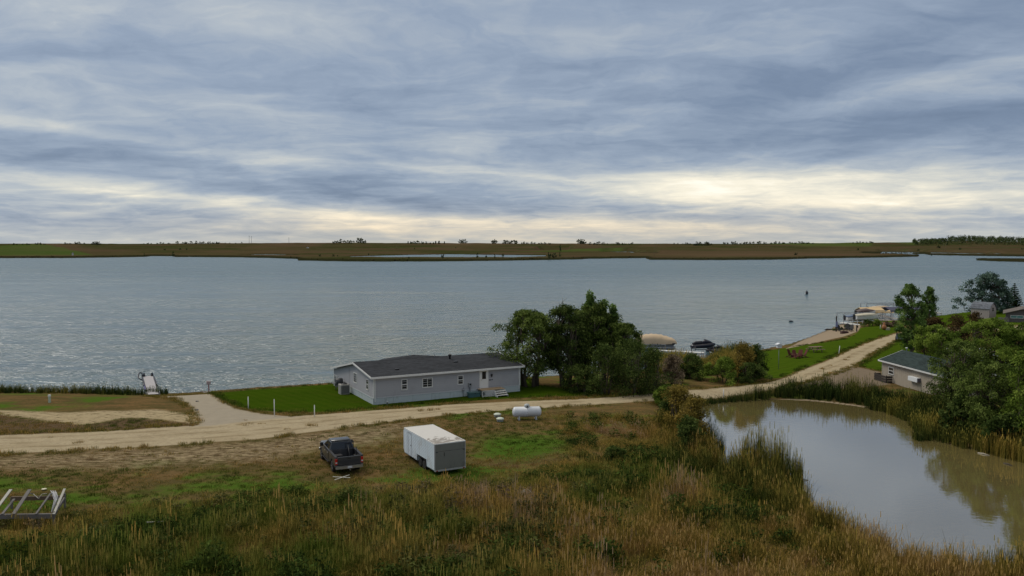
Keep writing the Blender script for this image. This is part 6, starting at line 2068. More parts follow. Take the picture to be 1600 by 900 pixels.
def build_tank():
    # propane tank
    x0, y0 = P(800.5, 656.4); x1, y1 = P(846, 655.2)
    ang = math.atan2(y1 - y0, x1 - x0); ln = math.hypot(x1 - x0, y1 - y0)
    c = ((x0 + x1) / 2, (y0 + y1) / 2 + .25)
    root = empty('propane_tank', (c[0], c[1], hgt(*c)), ang, 'white horizontal propane tank with a domed valve lid by the road', 'gas tank')
    wm = mat('tank_white', (.60, .62, .66), .42, 0, .5, .04, 1.5, dirt=((.38, .37, .34), .35, 2))
    r = .47; h = ln / 2
    prof = [(.02, -h)] + [(r * math.sin(a), -h + r * .55 * (1 - math.cos(a))) for a in np.linspace(.25, math.pi / 2, 6)] + [(r, -.01), (r + .006, -.005), (r + .006, .005), (r, .01)] + [(r * math.sin(a), h - r * .55 * (1 - math.cos(a))) for a in np.linspace(math.pi / 2, .25, 6)] + [(.02, h)]
    MB().lathe(prof, (0, 0, .72), 26, 'x').build('shell', wm, root)
    dm = MB().lathe([(.26, 1.13), (.27, 1.20), (.26, 1.32), (.20, 1.42), (.06, 1.47), (.02, 1.475)], (0, 0, 0), 16).build('valve_dome', mat('dome_grey', (.38, .40, .40), .5), root)
    MB().box(-.045, .045, -.285, -.262, 1.17, 1.34).build('dome_latch', mat('black_plastic', (.018, .018, .020)), dm)
    for x in (-h * .55, h * .62):
        for s in (-1, 1):
            MB().box(x - .05, x + .05, s * .26 - .04, s * .26 + .04, -.1, .42).build('leg', wm, root)
        MB().box(x - .10, x + .10, -.36, .36, -.06, .05).build('foot_pad', mat('concrete', (.33, .32, .29), .9), root)
    MB().tube([(0, -.47, .75), (.01, -.36, 1.03), (0, -.28, 1.17)], .012, 5).build('hose', mat('black_plastic', (.018, .018, .020)), root)
    # two septic risers with domed lids
    lm = mat('septic_lid', (.50, .54, .46), .6, 0, .3, .12, 4); gm = mat('riser_grey', (.30, .31, .30), .8)
    proto = None
    for i, (px, py, lab) in enumerate(((777.2, 651.5, 'round pale septic lid left of the propane tank, the farther of two'), (781.5, 658.5, 'round pale septic lid left of the propane tank, the nearer of two'))):
        x, y, z = G(px, py)
        if proto is None:
            proto = empty('septic_lid', (x, y, z), 0, lab, 'septic lid', 'septic lids beside the propane tank')
            MB().lathe([(.30, -.2), (.30, .22), (.29, .24)], (0, 0, 0), 16).build('riser', gm, proto)
            MB().lathe([(.35, .20), (.36, .24), (.33, .30), (.20, .36), (.02, .385)], (0, 0, 0), 18).build('lid', lm, proto)
        else: copy_thing(proto, (x, y, z), 0, lab)
# ------------------------------------------------------------------ small things on the land
def build_posts():
    white = mat('post_white', (.68, .68, .66), .6, 0, .3, .06, dirt=((.4, .38, .33), .3, 6))
    L = [(388, 639.5, 620, 'leftmost of the three slim white posts along the lawn edge by the road'), (428.8, 650, 624, 'middle and tallest of the three slim white posts by the road'),
         (491.5, 651.5, 633, 'right post of the three slim white posts, nearest the house'),
         (1130.5, 612, 597.5, 'white post standing between the road and the pond'), (1310.6, 553.5, 540.5, 'leaning white post on the right lawn beside the road'),
         (1375.5, 514, 507.5, 'small white post on the far right lawn beside the bushes'), (1329.5, 512, 501.5, 'thin white pole among the bushes by the beach')]
    proto = None
    for px, b, t, lab in L:
        x, y, z = G(px, b)
        m = (y * CP + (EYE - z) * SP) / FPX; h = (b - t) * m
        if proto is None:
            proto = empty('marker_post', (x, y, z), 0, lab, 'post', 'slim white marker posts')
            MB().tube([(0, 0, -.2), (0, 0, .985)], .045, 8).build('pole', white, proto)
            MB().lathe([(.052, .985), (.052, 1.0), (.02, 1.02)], (0, 0, 0), 8).build('cap', white, proto)
            proto.scale = (1, 1, h)
        else: 
            c = copy_thing(proto, (x, y, z), .6, lab, scale=(1, 1, h))
            if 'leaning' in lab: c.rotation_euler = (0, .12, .3)
    # green and white pedestal on the left grass
    x, y, z = G(77.5, 629)
    r = empty('utility_pedestal', (x, y, z), 0, 'short pale green pedestal on the grass at the far left', 'pedestal')
    MB().box(-.10, .10, -.08, .08, -.1, .62, .01).build('base', mat('pedestal_green', (.42, .50, .38), .6), r)
    MB().box(-.125, .125, -.10, .10, .62, .80, .02).build('cap', white, r)
    # ramp sign
    x, y, z = G(326.3, 613.2)
    r = empty('ramp_sign', (x, y, z), 0, 'pinkish post with a small box sign at the water end of the boat ramp', 'sign')
    rm = mat('faded_red_paint', (.30, .17, .17), .7)
    MB().box(-.055, .055, -.055, .055, -.2, 1.35).build('post', rm, r)
    MB().box(-.22, .22, -.10, .06, 1.05, 1.38, .01).build('sign_box', mat('sign_grey_pink', (.36, .28, .28), .6), r)
    MB().box(-.24, .24, -.12, .08, 1.38, 1.43).build('lid', mat('sign_lid', (.5, .42, .42), .5), r)
    # pile of stones at its foot
    rng = random.Random(3)
    sm = mat('field_stone', (.22, .20, .18), .9, 0, .2, .3, 3, .5)
    for k in range(6):
        px, py = 316 + k * 2.2 + rng.uniform(-1, 1), 612.2 + rng.uniform(-1.2, .8)
        x, y, z = G(px, py)
        s = rng.uniform(.12, .26)
        m_ = stone_mesh(k, s)
        o = link('stone', m_); o.data.materials.append(sm); o.location = (x, y, z + s * .3)
        tag(o, 'grey field stone in the small heap at the foot of the ramp sign', 'stone', 'stones heaped at the ramp sign')
    for px, py, s, lab in ((308, 627.5, .14, 'dark stone lying alone on the gravel ramp, farther one'), (307, 641, .16, 'dark stone lying alone on the gravel ramp, nearer one'), (822, 777.5, .30, 'pale grey boulder showing in the weeds below the trailer')):
        x, y, z = G(px, py); o = link('stone', stone_mesh(int(px), s))
        o.data.materials.append(sm if s < .2 else mat('pale_stone', (.40, .38, .36), .9, 0, .2, .15)); o.location = (x, y, z + s * .3 + (.25 if s > .2 else 0)); tag(o, lab, 'stone')


def stone_mesh(seed, s):
    import bmesh
    r = random.Random(seed)
    bm = bmesh.new(); bmesh.ops.create_icosphere(bm, subdivisions=2, radius=s)
    for v in bm.verts:
        v.co *= r.uniform(.82, 1.12); v.co.z *= .62; v.co.x *= 1.2
    me = bpy.data.meshes.new('stone'); bm.to_mesh(me); bm.free()
    return me


def dock_section(root, x0, x1, y0, y1, z, wood, n=None, along='y'):
    """planks across, two stringers"""
    m = MB()
    if along == 'y':
        k = n or max(2, int((y1 - y0) / .3))
        for i in range(k):
            a, b = y0 + (y1 - y0) * i / k + .012, y0 + (y1 - y0) * (i + 1) / k - .012
            MB().box(x0, x1, a, b, z, z + .04).build('plank', wood, root)
        MB().box(x0 + .02, x0 + .08, y0, y1, z - .14, z - .002).build('stringer', wood, root)
        MB().box(x1 - .08, x1 - .02, y0, y1, z - .14, z - .002).build('stringer', wood, root)
    else:
        k = n or max(2, int((x1 - x0) / .3))
        for i in range(k):
            a, b = x0 + (x1 - x0) * i / k + .012, x0 + (x1 - x0) * (i + 1) / k - .012
            MB().box(a, b, y0, y1, z, z + .04).build('plank', wood, root)
        MB().box(x0, x1, y0 + .02, y0 + .08, z - .14, z - .002).build('stringer', wood, root)
        MB().box(x0, x1, y1 - .08, y1 - .02, z - .14, z - .002).build('stringer', wood, root)


def build_left_dock():
    a = P(239.5, 616, -.75); b = P(231.0, 587.5, -.75)
    ang = math.atan2(b[1] - a[1], b[0] - a[0]) - math.pi / 2
    ln = math.hypot(b[0] - a[0], b[1] - a[1])
    root = empty('boat_dock', (a[0], a[1], 0), ang, 'short pale plank dock beside the boat ramp on the left', 'dock')
    wd = mat('pale_dock_boards', (.38, .36, .37), .8, 0, .2, .10, 2)
    dock_section(root, -.55, .55, 0, ln, -.78, wd, int(ln / .45))
    bk = mat('black_rubber', (.02, .02, .03), .6); bl = mat('blue_edge', (.13, .11, .30), .6)
    for s in (-1, 1):
        for y in (.8, ln * .5, ln - .3):
            MB().tube([(s * .70, y, -2.2), (s * .70, y, -.55)], .04, 6).build('post', mat('galvanised_steel', (.30, .30, .31)), root)
        MB().tube([(s * .68, ln * .42, -.80), (s * .68, ln * .96, -.78)], .09, 8).build('bumper', bk, root)
    MB().box(-.72, -.64, ln * .25, ln * .7, -.86, -.72).build('edge_guard', bl, root)
    # curved black ladder rail hooked on the left, small bollards at the end
    MB().tube([(-.66, ln - 2.6, -.75), (-.95, ln - 2.5, -.75), (-1.15, ln - 2.1, -.60), (-1.15, ln - 1.4, -.30), (-.95, ln - .8, -.15), (-.7, ln - .5, -.25), (-.66, ln - .5, -.75)], .07, 8).build('ladder_rail', bk, root)
    for x in (-.45, .48):
        MB().lathe([(.14, -.74), (.16, -.55), (.10, -.45), (.12, -.35), (.03, -.3)], (x, ln - .3, 0), 10).build('bollard', bk, root)


def build_pontoon():
    """tan covered pontoon boat on a lift with its dock, and the jet ski on its lift"""
    a, b = P(995, 543, -.9), P(1055, 544, -.9)
    ang = math.atan2(b[1] - a[1], b[0] - a[0]); ln = math.hypot(b[0] - a[0], b[1] - a[1])
    root = empty('pontoon_boat', (a[0], a[1], LAKE_Z), ang, 'pontoon boat under a tan cover beside the lakeside grove', 'boat')
    alu = mat('boat_aluminium', (.32, .33, .35), .4, .5); dk = mat('hull_dark', (.035, .036, .040), .5)
    tan = mat('tan_canvas', (.50, .385, .265), .85, 0, .15, .10, 1.0, .5, 3, dirt=((.33, .26, .18), .5, 1.2))
    for y in (.35, 2.15):
        MB().lathe([(.02, -.1), (.22, .15), (.30, .5), (.30, ln - 1.0), (.22, ln - .3), (.04, ln + .1)], (0, y, .28), 12, 'x').build('pontoon', alu, root)
    MB().box(.1, ln - .25, 0, 2.5, .58, .70).build('deck', alu, root)
    MB().prism([(.2, .70), (ln - .3, .70), (ln + .1, 1.1), (.15, 1.15)], .03, .09).prism([(.2, .70), (ln - .3, .70), (ln + .1, 1.1), (.15, 1.15)], 2.41, 2.47).build('fence_panel', dk, root)
    # draped canvas cover: lofted cross sections with sag between bows
    rings = []
    N = 17
    for i in range(N):
        s = i / (N - 1); x = -.15 + (ln + .45) * s
        bow = .10 * math.cos(i * math.pi) * (0 < i < N - 1)
        h = 1.05 + (1.55 * math.sin(math.pi * min(1, s * .62 + .16)) ** .75 if s < 1 else 0) * (1 - .55 * s ** 2.5) + bow * .5
        if i == 0: h = 1.55
        if i == N - 1: h = 1.22
        wv = 1.0 if s < .85 else 1 - (s - .85) * 2.2
        c = 1.25; hw = 1.33 * wv
        rg = []
        for k in range(11):
            q = k / 10; aa = math.pi * q
            rg.append((x, c - hw * math.cos(aa) * (1 + .0 * q), .92 + (h - .92) * math.sin(aa) ** .55 + .03 * math.sin(9 * aa + i)))
        rings.append(rg)
    MB().loft(rings, True, True, True, closed=False).build('canvas_cover', tan, root)
    MB().lathe([(.03, 1.0), (.16, 1.05), (.18, 1.45), (.10, 1.6), (.02, 1.62)], (-.35, 1.25, 0), 8).box(-.45, -.25, 1.15, 1.35, .1, 1.0).build('outboard_motor', dk, root)
    # lift frame
    lf = empty('boat_lift', (a[0], a[1], LAKE_Z), ang, 'steel boat lift frame around the tan covered pontoon boat', 'boat lift')
    st = mat('galvanised_steel', (.30, .30, .31))
    for x in (.8, ln - 1.6):
        for y in (-.5, 3.0):
            MB().box(x - .05, x + .05, y - .05, y + .05, -1.4, 1.0).build('upright', st, lf)
        MB().box(x - .05, x + .05, -.45, 2.95, .02, .10).build('cross_beam', st, lf)
    for y in (-.5, 3.0): MB().box(.8 + .05, ln - 1.65, y - .04, y + .04, .86, .94).build('side_beam', st, lf)
    # white dock in front, running along the shore then out
    a, b = P(1019, 546.5, -.55), P(1100, 551, -.55)
    ang = math.atan2(b[1] - a[1], b[0] - a[0]); ln = math.hypot(b[0] - a[0], b[1] - a[1])
    root = empty('white_dock', (a[0], a[1], 0), ang, 'long white roll in dock in front of the covered pontoon boat', 'dock')
    wm = mat('dock_white', (.62, .62, .61), .6, 0, .3, .06)
    dock_section(root, 0, ln, -.6, .6, -.58, wm, 16, 'x')
    for k in range(6):
        x = .2 + (ln - .4) * k / 5
        for s in (-1, 1):
            MB().tube([(x, s * .66, -2.3), (x, s * .66, .1)], .035, 6).build('post', mat('dark_pipe', (.06, .055, .06), .6), root)
    # jet ski lift and two dark jet skis
    a = P(1086, 552, -.9)
    lf = empty('jet_ski_lift', (a[0], a[1], LAKE_Z), .15, 'low dark framed jet ski lift at the end of the white dock', 'boat lift')
    dkm = mat('dark_pipe', (.06, .055, .06), .6)
    for x in (0, 3.0):
        for y in (0, 1.6): MB().tube([(x, y, -1.2), (x, y, 1.4)], .06, 6).build('upright', dkm, lf)
    for y in (0, 1.6): MB().box(-.1, 3.1, y - .05, y + .05, .84, .94).build('bunk', dkm, lf)
    for x in (0, 3.0): MB().box(x - .05, x + .05, .06, 1.54, .22, .30).build('cross_beam', mat('dock_white', (.62, .62, .61)), lf)
    js = empty('jet_ski', (a[0] - .35, a[1] + .8, LAKE_Z + .95), .15, 'black and navy jet ski raised on the lift by the white dock', 'jet ski')
    nav = mat('navy_gelcoat', (.012, .013, .026), .3, 0, .5)
    def sk_ring(x, w, z0, z1, n=8): return [(x, w * math.cos(q * 2 * math.pi / n), (z0 + z1) / 2 + (z1 - z0) / 2 * math.sin(q * 2 * math.pi / n)) for q in range(n)]
    MB().loft([sk_ring(x, w, a0, a1) for x, w, a0, a1 in ((-.1, .35, .1, .45), (.2, .52, .02, .55), (1.2, .58, 0, .62), (2.2, .52, .02, .72), (2.9, .30, .15, .70), (3.25, .06, .38, .6))], True, True, True).build('hull', nav, js)
    MB().loft([sk_ring(x, w, a0, a1) for x, w, a0, a1 in ((.1, .20, .5, .72), (.5, .26, .5, .92), (1.3, .24, .5, .95), (1.5, .16, .5, .84))], True, True, True).build('seat', mat('black_rubber', (.02, .02, .03)), js)
    MB().loft([sk_ring(x, w, a0, a1) for x, w, a0, a1 in ((1.5, .2, .55, .98), (1.9, .34, .5, 1.15), (2.5, .26, .5, .95), (2.9, .1, .5, .7))], True, True, True).build('console', nav, js)
    MB().tube([(1.7, -.38, 1.18), (1.8, 0, 1.1), (1.7, .38, 1.18)], .035, 6).build('handlebar', mat('black_rubber', (.02, .02, .03)), js)
    j2 = copy_thing(js, None, .05, 'second dark jet ski floating low behind the lift legs'); 
    p = P(1104, 549, -1.2); j2.location = (p[0], p[1], LAKE_Z - .1); js.scale = (1.2, 1.1, 1.25)
    # long dark jetty to the right
    a, b = P(1108, 546, -.8), P(1146, 550, -.8)
    ang = math.atan2(b[1] - a[1], b[0] - a[0]); ln = math.hypot(b[0] - a[0], b[1] - a[1])
    root = empty('dark_jetty', (a[0], a[1], 0), ang, 'narrow dark wooden jetty running right towards the ochre bush', 'dock')
    dock_section(root, 0, ln, -.35, .35, -.78, mat('brown_dock_boards', (.13, .10, .075), .9), 14, 'x')
    for k in range(4):
        MB().tube([(.4 + k * (ln - .8) / 3, -.4, -2.2), (.4 + k * (ln - .8) / 3, -.4, -.4)], .05, 6).build('post', dkm, root)


def build_marina():
    """docks, lifts and boats crowded beyond the little beach; everything here is a few pixels tall"""
    st = mat('galvanised_steel', (.30, .30, .31)); wd = mat('grey_dock_boards', (.33, .30, .27), .9)
    whit = mat('dock_white', (.62, .62, .61)); tan = mat('tan_canvas', (.50, .385, .265)); blue = mat('blue_canvas', (.13, .17, .25), .7)
    dk = mat('hull_dark', (.035, .036, .040)); ora = mat('sand_canvas', (.55, .40, .22), .8)
    # docks seen end on, out into the lake
    for px0, py0, px1, py1, lab in ((1400, 498, 1352, 486.5, 'pale dock reaching farthest out beyond the boat lifts'), (1398, 501, 1330, 496.5, 'long low dock behind the bushes on the right shore'),
                                    (1345, 507.5, 1313, 503.5, 'short white dock nearest the beach'), (1468, 489.5, 1440, 484, 'thin dock in the water right of the poplars')):
        a, b = P(px0, py0, -.7), P(px1, py1, -.7)
        ang = math.atan2(b[1] - a[1], b[0] - a[0]); ln = math.hypot(b[0] - a[0], b[1] - a[1])
        root = empty('shore_dock', (a[0], a[1], 0), ang, lab, 'dock', 'docks along the right shore')
        dock_section(root, 0, ln, -.6, .6, -.72, wd if 'white' not in lab else whit, 9, 'x')
        for k in range(5):
            for s in (-1, 1):
                MB().tube([(.3 + k * (ln - .6) / 4, s * .66, -2.4), (.3 + k * (ln - .6) / 4, s * .66, .2)], .05, 5).build('post', st, root)
    # lifts with boats
    def lift(px, py, w, label, canopy=None, z=LAKE_Z, rot=.1, ln=6.5):
        p = P(px, py, z)
        root = empty('boat_lift', (p[0], p[1], z), rot, label, 'boat lift', 'boat lifts along the right shore')
        H = 2.3
        for x in (0, ln):
            for y in (0, w):
                MB().box(x - .06, x + .06, y - .06, y + .06, -1.2, H).build('upright', st, root)
        for y in (0, w): MB().box(.06, ln - .06, y - .05, y + .05, H - .12, H - .02).build('top_beam', st, root)
        for x in (0, ln): MB().box(x - .05, x + .05, .06, w - .06, .10, .2).build('cross_beam', st, root)
        if canopy:
            MB().prism([(-.25, H - .4), (0, H), (w / 2, H + .55), (w, H), (w + .25, H - .4), (w, H - .06), (w / 2, H + .45), (0, H - .06)], -.4, ln + .4, 'x').build('canopy', canopy, root)
        return root
    def boat(px, py, label, cover, ln=6.0, z=LAKE_Z + .5, rot=.1, hullm=None, name='motor_boat', cov_h=.75):
        p = P(px, py, z)
        root = empty(name, (p[0], p[1], z), rot, label, 'boat', 'boats on the right shore')
        def rg(x, w, z0, z1): return [(x, -w, z1), (x, -w * .8, z0 + .25 * (z1 - z0)), (x, 0, z0), (x, w * .8, z0 + .25 * (z1 - z0)), (x, w, z1)]
        MB().loft([rg(0, 1.0, 0, .85), rg(ln * .4, 1.15, -.05, .9), rg(ln * .75, .85, .05, 1.05), rg(ln * .93, .35, .35, 1.2), rg(ln, .04, .8, 1.28)], True, True).build('hull', hullm or whit, root)
        def cg(x, w, z0, h): return [(x, -w, z0), (x, -w * .7, z0 + h * .75), (x, 0, z0 + h), (x, w * .7, z0 + h * .75), (x, w, z0)]
        MB().loft([cg(0, 1.0, .86, .35), cg(ln * .25, 1.1, .9, cov_h), cg(ln * .5, 1.1, .93, cov_h * 1.15), cg(ln * .75, .8, 1.06, .4), cg(ln * .95, .25, 1.22, .1)], True, True, True).build('cover', cover, root)
        MB().box(-.45, -.1, -.2, .2, .1, 1.25, .05).build('outboard_motor', dk, root)
    lift(1318, 506.5, 3.0, 'boat lift nearest the little beach, without a canopy', ln=6.0)
    boat(1321, 501.5, 'blue covered boat on the lift nearest the little beach', blue, 5.2, -.4, .05, cov_h=.5)
    boat(1336, 500.0, 'white and blue boat behind the first blue covered one', mat('pale_canvas', (.50, .46, .36), .8), 5.2, -.1, .08, None, cov_h=.5)
    boat(1338, 493.5, 'dark brown covered boat with a windscreen, farther out', mat('brown_canvas', (.12, .09, .085), .7), 4.5, .0, .1, whit, cov_h=.7)
    lift(1350, 500.5, 3.2, 'boat lift with a sand coloured canopy above the bushes', ora, ln=4.5)
    lift(1366, 501.5, 3.0, 'low sand canopied lift at the right of the lifts', ora, z=LAKE_Z - 1.2, ln=4.5)
    lift(1354, 488.5, 3.0, 'outermost boat lift standing in open water', None, ln=9)
    boat(1358, 487.5, 'tan covered boat on the outermost lift', tan, 5.0, .0, .05, whit, cov_h=.5)
    lift(1393, 500, 4.5, 'wide lift with a dark blue canopy beside the poplar', mat('navy_canvas', (.05, .05, .09), .7), ln=8)
    lift(1380, 491, 3.0, 'empty lift frame in the water left of the dark blue canopy', None, ln=6)
    # bushes on the shore in front
    bk = bark()
    for px, b, t, hw, mm, lab in ((1355, 510, 500.5, 12, M_DARKLEAF, 'trimmed dark green bush in front of the boat lifts, left one'), (1372, 509, 500, 12, M_BRIGHT, 'trimmed green bush in front of the boat lifts, right one'),
                                  (1385, 511, 503, 8, M_BROWNLEAF, 'dry brown plants at the right of the trimmed bushes'), (1310, 516, 511, 9, M_DARKLEAF, 'low plants at the edge of the beach by the fire pit'),
                                  (1326, 515, 508, 8, M_DARKLEAF, 'low plants behind the black chairs on the beach'), (1398, 510, 502, 8, M_BROWNLEAF, 'dry brush beside the leaning poplar trunk')):
        pos, h, w = tree_at(px, b, t, hw)
        make_tree('shrub', pos, h, w, int(px), mm, bk, lab, 'shrub', None, 3, .05, 26, 50, .13, .3, 'bush')
    # sign posts on the beach
    for px, b, t, lab in ((1306.5, 518, 494, 'dark post with a blue board at the lake end of the beach'), (1338.5, 518, 508, 'short dark post on the beach behind the fire pit')):
        x, y, z = G(px, b); m = (y * CP + (EYE - z) * SP) / FPX; h = (b - t) * m
        r = empty('beach_post', (x, y, z), 0, lab, 'post')
        MB().box(-.09, .09, -.09, .09, -.2, h).build('post', mat('dark_weathered_wood', (.060, .052, .046)), r)
        MB().box(-.14, .24, -.13, -.095, h * .30 if h > 2 else h * .6, h * .66 if h > 2 else h * .95).build('board', mat('blue_board', (.16, .18, .32), .6) if h > 2 else mat('dark_weathered_wood', (.06, .05, .046)), r)


def adirondack(root_loc, rz, label, m, group):
    r = empty('garden_chair', root_loc, rz, label, 'chair', group)
    for k in range(5):
        MB().box(-.28 + k * .115, -.18 + k * .115, -.42, .12, .30, .33).build('seat_slat', m, r)
    for k in range(5):
        s = MB().box(-.28 + k * .115, -.18 + k * .115, -.012, .012, 0, .85 + .05 * (2 - abs(k - 2)))
        s.xf(Matrix.Translation((0, .12, .26)) @ Matrix.Rotation(-.38, 4, 'X')); s.build('back_slat', m, r)
    for s in (-1, 1):
        MB().box(s * .34 - .05, s * .34 + .05, -.48, .28, .52, .55).build('armrest', m, r)
        MB().box(s * .32 - .03, s * .32 + .03, -.44, -.36, -.02, .52).build('leg', m, r)
        MB().bar((s * .30, -.3, .30), (s * .30, .55, .02), .04, .10).build('leg', m, r)
    return r


def build_lawn_furniture():
    red = mat('rust_red_paint', (.13, .040, .035), .7, 0, .2, .2); 
    for px, py, rz, lab in ((1235.5, 558, 1.9, 'red brown garden chair at the left end of the group on the right lawn'), (1243, 560, .3, 'low red brown chair in the middle of the lawn group'),
                            (1249.5, 559, -.7, 'tall red brown garden chair facing left in the lawn group'), (1256, 558.5, -1.5, 'dark red garden chair at the right end of the lawn group')):
        adirondack(G(px, py), rz, lab, red, 'red brown chairs on the right lawn').scale = (1.05, 1.05, 1.05)
    # fire ring
    x, y, z = G(1240.5, 557.5)
    r = MB().lathe([(.36, 0), (.36, .28), (.42, .30), (.42, 0)], (0, 0, 0), 14).build('fire_ring', mat('rust_steel', (.07, .045, .035), .8)); r.location = (x, y, z)
    tag(r, 'rusty fire ring between the red brown lawn chairs', 'fire ring')
    # picnic table
    x, y, z = G(1274, 550)
    t = empty('picnic_table', (x, y, z), .25, 'brown picnic table with benches on the right lawn', 'picnic table')
    wd = mat('picnic_wood', (.20, .135, .10), .85, 0, .2, .15); dk = mat('picnic_dark', (.075, .045, .04), .85)
    for k in range(5): MB().box(-1.05, 1.05, -.42 + k * .17, -.27 + k * .17, .78, .82).build('table_board', wd, t)
    for s in (-1, 1):
        for k in range(2): MB().box(-1.05, 1.05, s * .82 - .16 + k * .16, s * .82 - .02 + k * .16, .46, .50).build('bench_board', wd, t)
    for x_ in (-.7, .7):
        for s in (-1, 1): MB().bar((x_, s * .22, .78), (x_, s * .72, .0), .05, .12).build('leg', dk, t)
        MB().box(x_ + .03, x_ + .08, -.92, .92, .38, .46).build('bench_bearer', dk, t)
    # bird house on a tall pole
    x, y, z = G(1216.5, 577)
    m = (y * CP + (EYE - z) * SP) / FPX
    h = 34 * m
    r = empty('bird_house', (x, y, z), .1, 'white multi room bird house on a tall thin pole in the right lawn', 'bird house')
    MB().tube([(0, 0, -.2), (0, 0, h)], .035, 8).build('pole', mat('grey_pole', (.16, .19, .20), .6), r)
    w = mat('bird_house_white', (.66, .68, .72), .5)
    b = MB().box(-.30, .30, -.24, .24, h, h + .42, .01).build('box', w, r)
    hole = MB()
    for i in range(3): MB().lathe([(.04, -.252), (.04, -.242)], (-.18 + i * .18, 0, h + .2), 8, 'y').build('entrance_hole', mat('black_plastic', (.018, .018, .020)), b)
    MB().prism([(-.42, h + .42), (.42, h + .42), (0, h + .60)], -.34, .34).build('roof', w, r)
    # beach things: fire pit and black chairs
    blk = mat('black_plastic', (.018, .018, .020))
    for px, py, rz, lab in ((1312, 517.5, .4, 'black chair on the beach, left of the brown fire pit'), (1323.5, 516, -.5, 'black chair on the beach, behind the brown fire pit'), (1329, 518, -.9, 'small black chair on the beach right of the brown fire pit')):
        adirondack(G(px, py), rz, lab, blk, 'black chairs on the beach').scale = (1.3, 1.3, 1.15)
    x, y, z = G(1319.3, 521)
    r = empty('fire_pit', (x, y, z), 0, 'low dark brown square fire pit on the sand', 'fire pit')
    bm_ = mat('dark_brick_brown', (.06, .030, .026), .9)
    for k, (x0, x1, y0, y1) in enumerate(((-.6, .6, -.5, -.32), (-.6, .6, .32, .5), (-.6, -.42, -.32, .32), (.42, .6, -.32, .32))):
        MB().box(x0, x1, y0, y1, -.1, .42, .02).build('side_wall', bm_, r)
    MB().box(-.42, .42, -.32, .32, .0, .1).build('ash_bed', mat('ash', (.12, .11, .10), .95), r)
    x, y, z = G(1294.5, 515.5)
    o = link('driftwood', stone_mesh(31, .35)); o.data.materials.append(mat('dark_weathered_wood', (.06, .05, .046))); o.location = (x, y, z + .1); o.scale = (2, .7, .8)
    tag(o, 'dark lump of driftwood on the beach edge near the water', 'driftwood')
    # orange toy climber
    x, y, z = G(1383.5, 515.5)
    r = empty('lawn_statue', (x, y, z), 0, 'small orange brown figure like ornament with a pale base on the far lawn', 'ornament')
    om = mat('orange_brown_paint', (.30, .12, .045), .6)
    MB().box(-.1, .75, -.35, .35, -.1, .45, .05).build('base', mat('pale_base', (.38, .34, .24), .7), r)
    MB().lathe([(.1, .3), (.42, .5), (.48, .85), (.30, 1.2), (.16, 1.35), (.20, 1.55), (.10, 1.7), (.02, 1.72)], (-.25, 0, -.3), 10).build('figure', om, r)
    # parked utility vehicle by the poplar
    x, y, z = G(1406.5, 532)
    r = empty('utility_cart', (x, y, z), 1.15, 'small grey blue utility cart beside the road under the leaning poplar', 'cart')
    gm = mat('cart_grey_blue', (.16, .18, .24), .4); lt = mat('cart_light', (.42, .46, .52), .4)
    MB().prism([(-1.2, .35), (1.15, .35), (1.25, .55), (1.1, .82), (.35, .92), (.3, .62), (-.35, .62), (-.4, .95), (-1.2, .95)], -.65, .65).build('body', gm, r)
    MB().box(.40, 1.12, -.6, .6, .922, .95).build('hood', lt, r)
    MB().box(-.55, .25, -.55, .55, .64, .78, .03).build('seat', blk, r)
    MB().box(-.62, -.5, -.55, .55, .78, 1.25, .03).build('seat_back', blk, r)
    for sy in (-.6, .6):
        MB().tube([(-.7, sy, .9), (-.7, sy, 1.9), (.3, sy, 1.88), (.6, sy, .9)], .035, 6).build('roll_bar', blk, r)
    MB().box(-.85, .5, -.7, .7, 1.9, 1.96).build('roof', gm, r)
    for x_ in (-.85, .85):
        for sy in (-.62, .62): 
            MB().lathe([(.1, -.12), (.28, -.12), (.30, -.08), (.30, .08), (.28, .12), (.1, .12)], (x_, sy, .30), 14, 'y').build('wheel', mat('tyre_rubber', (.022, .021, .020)), r)


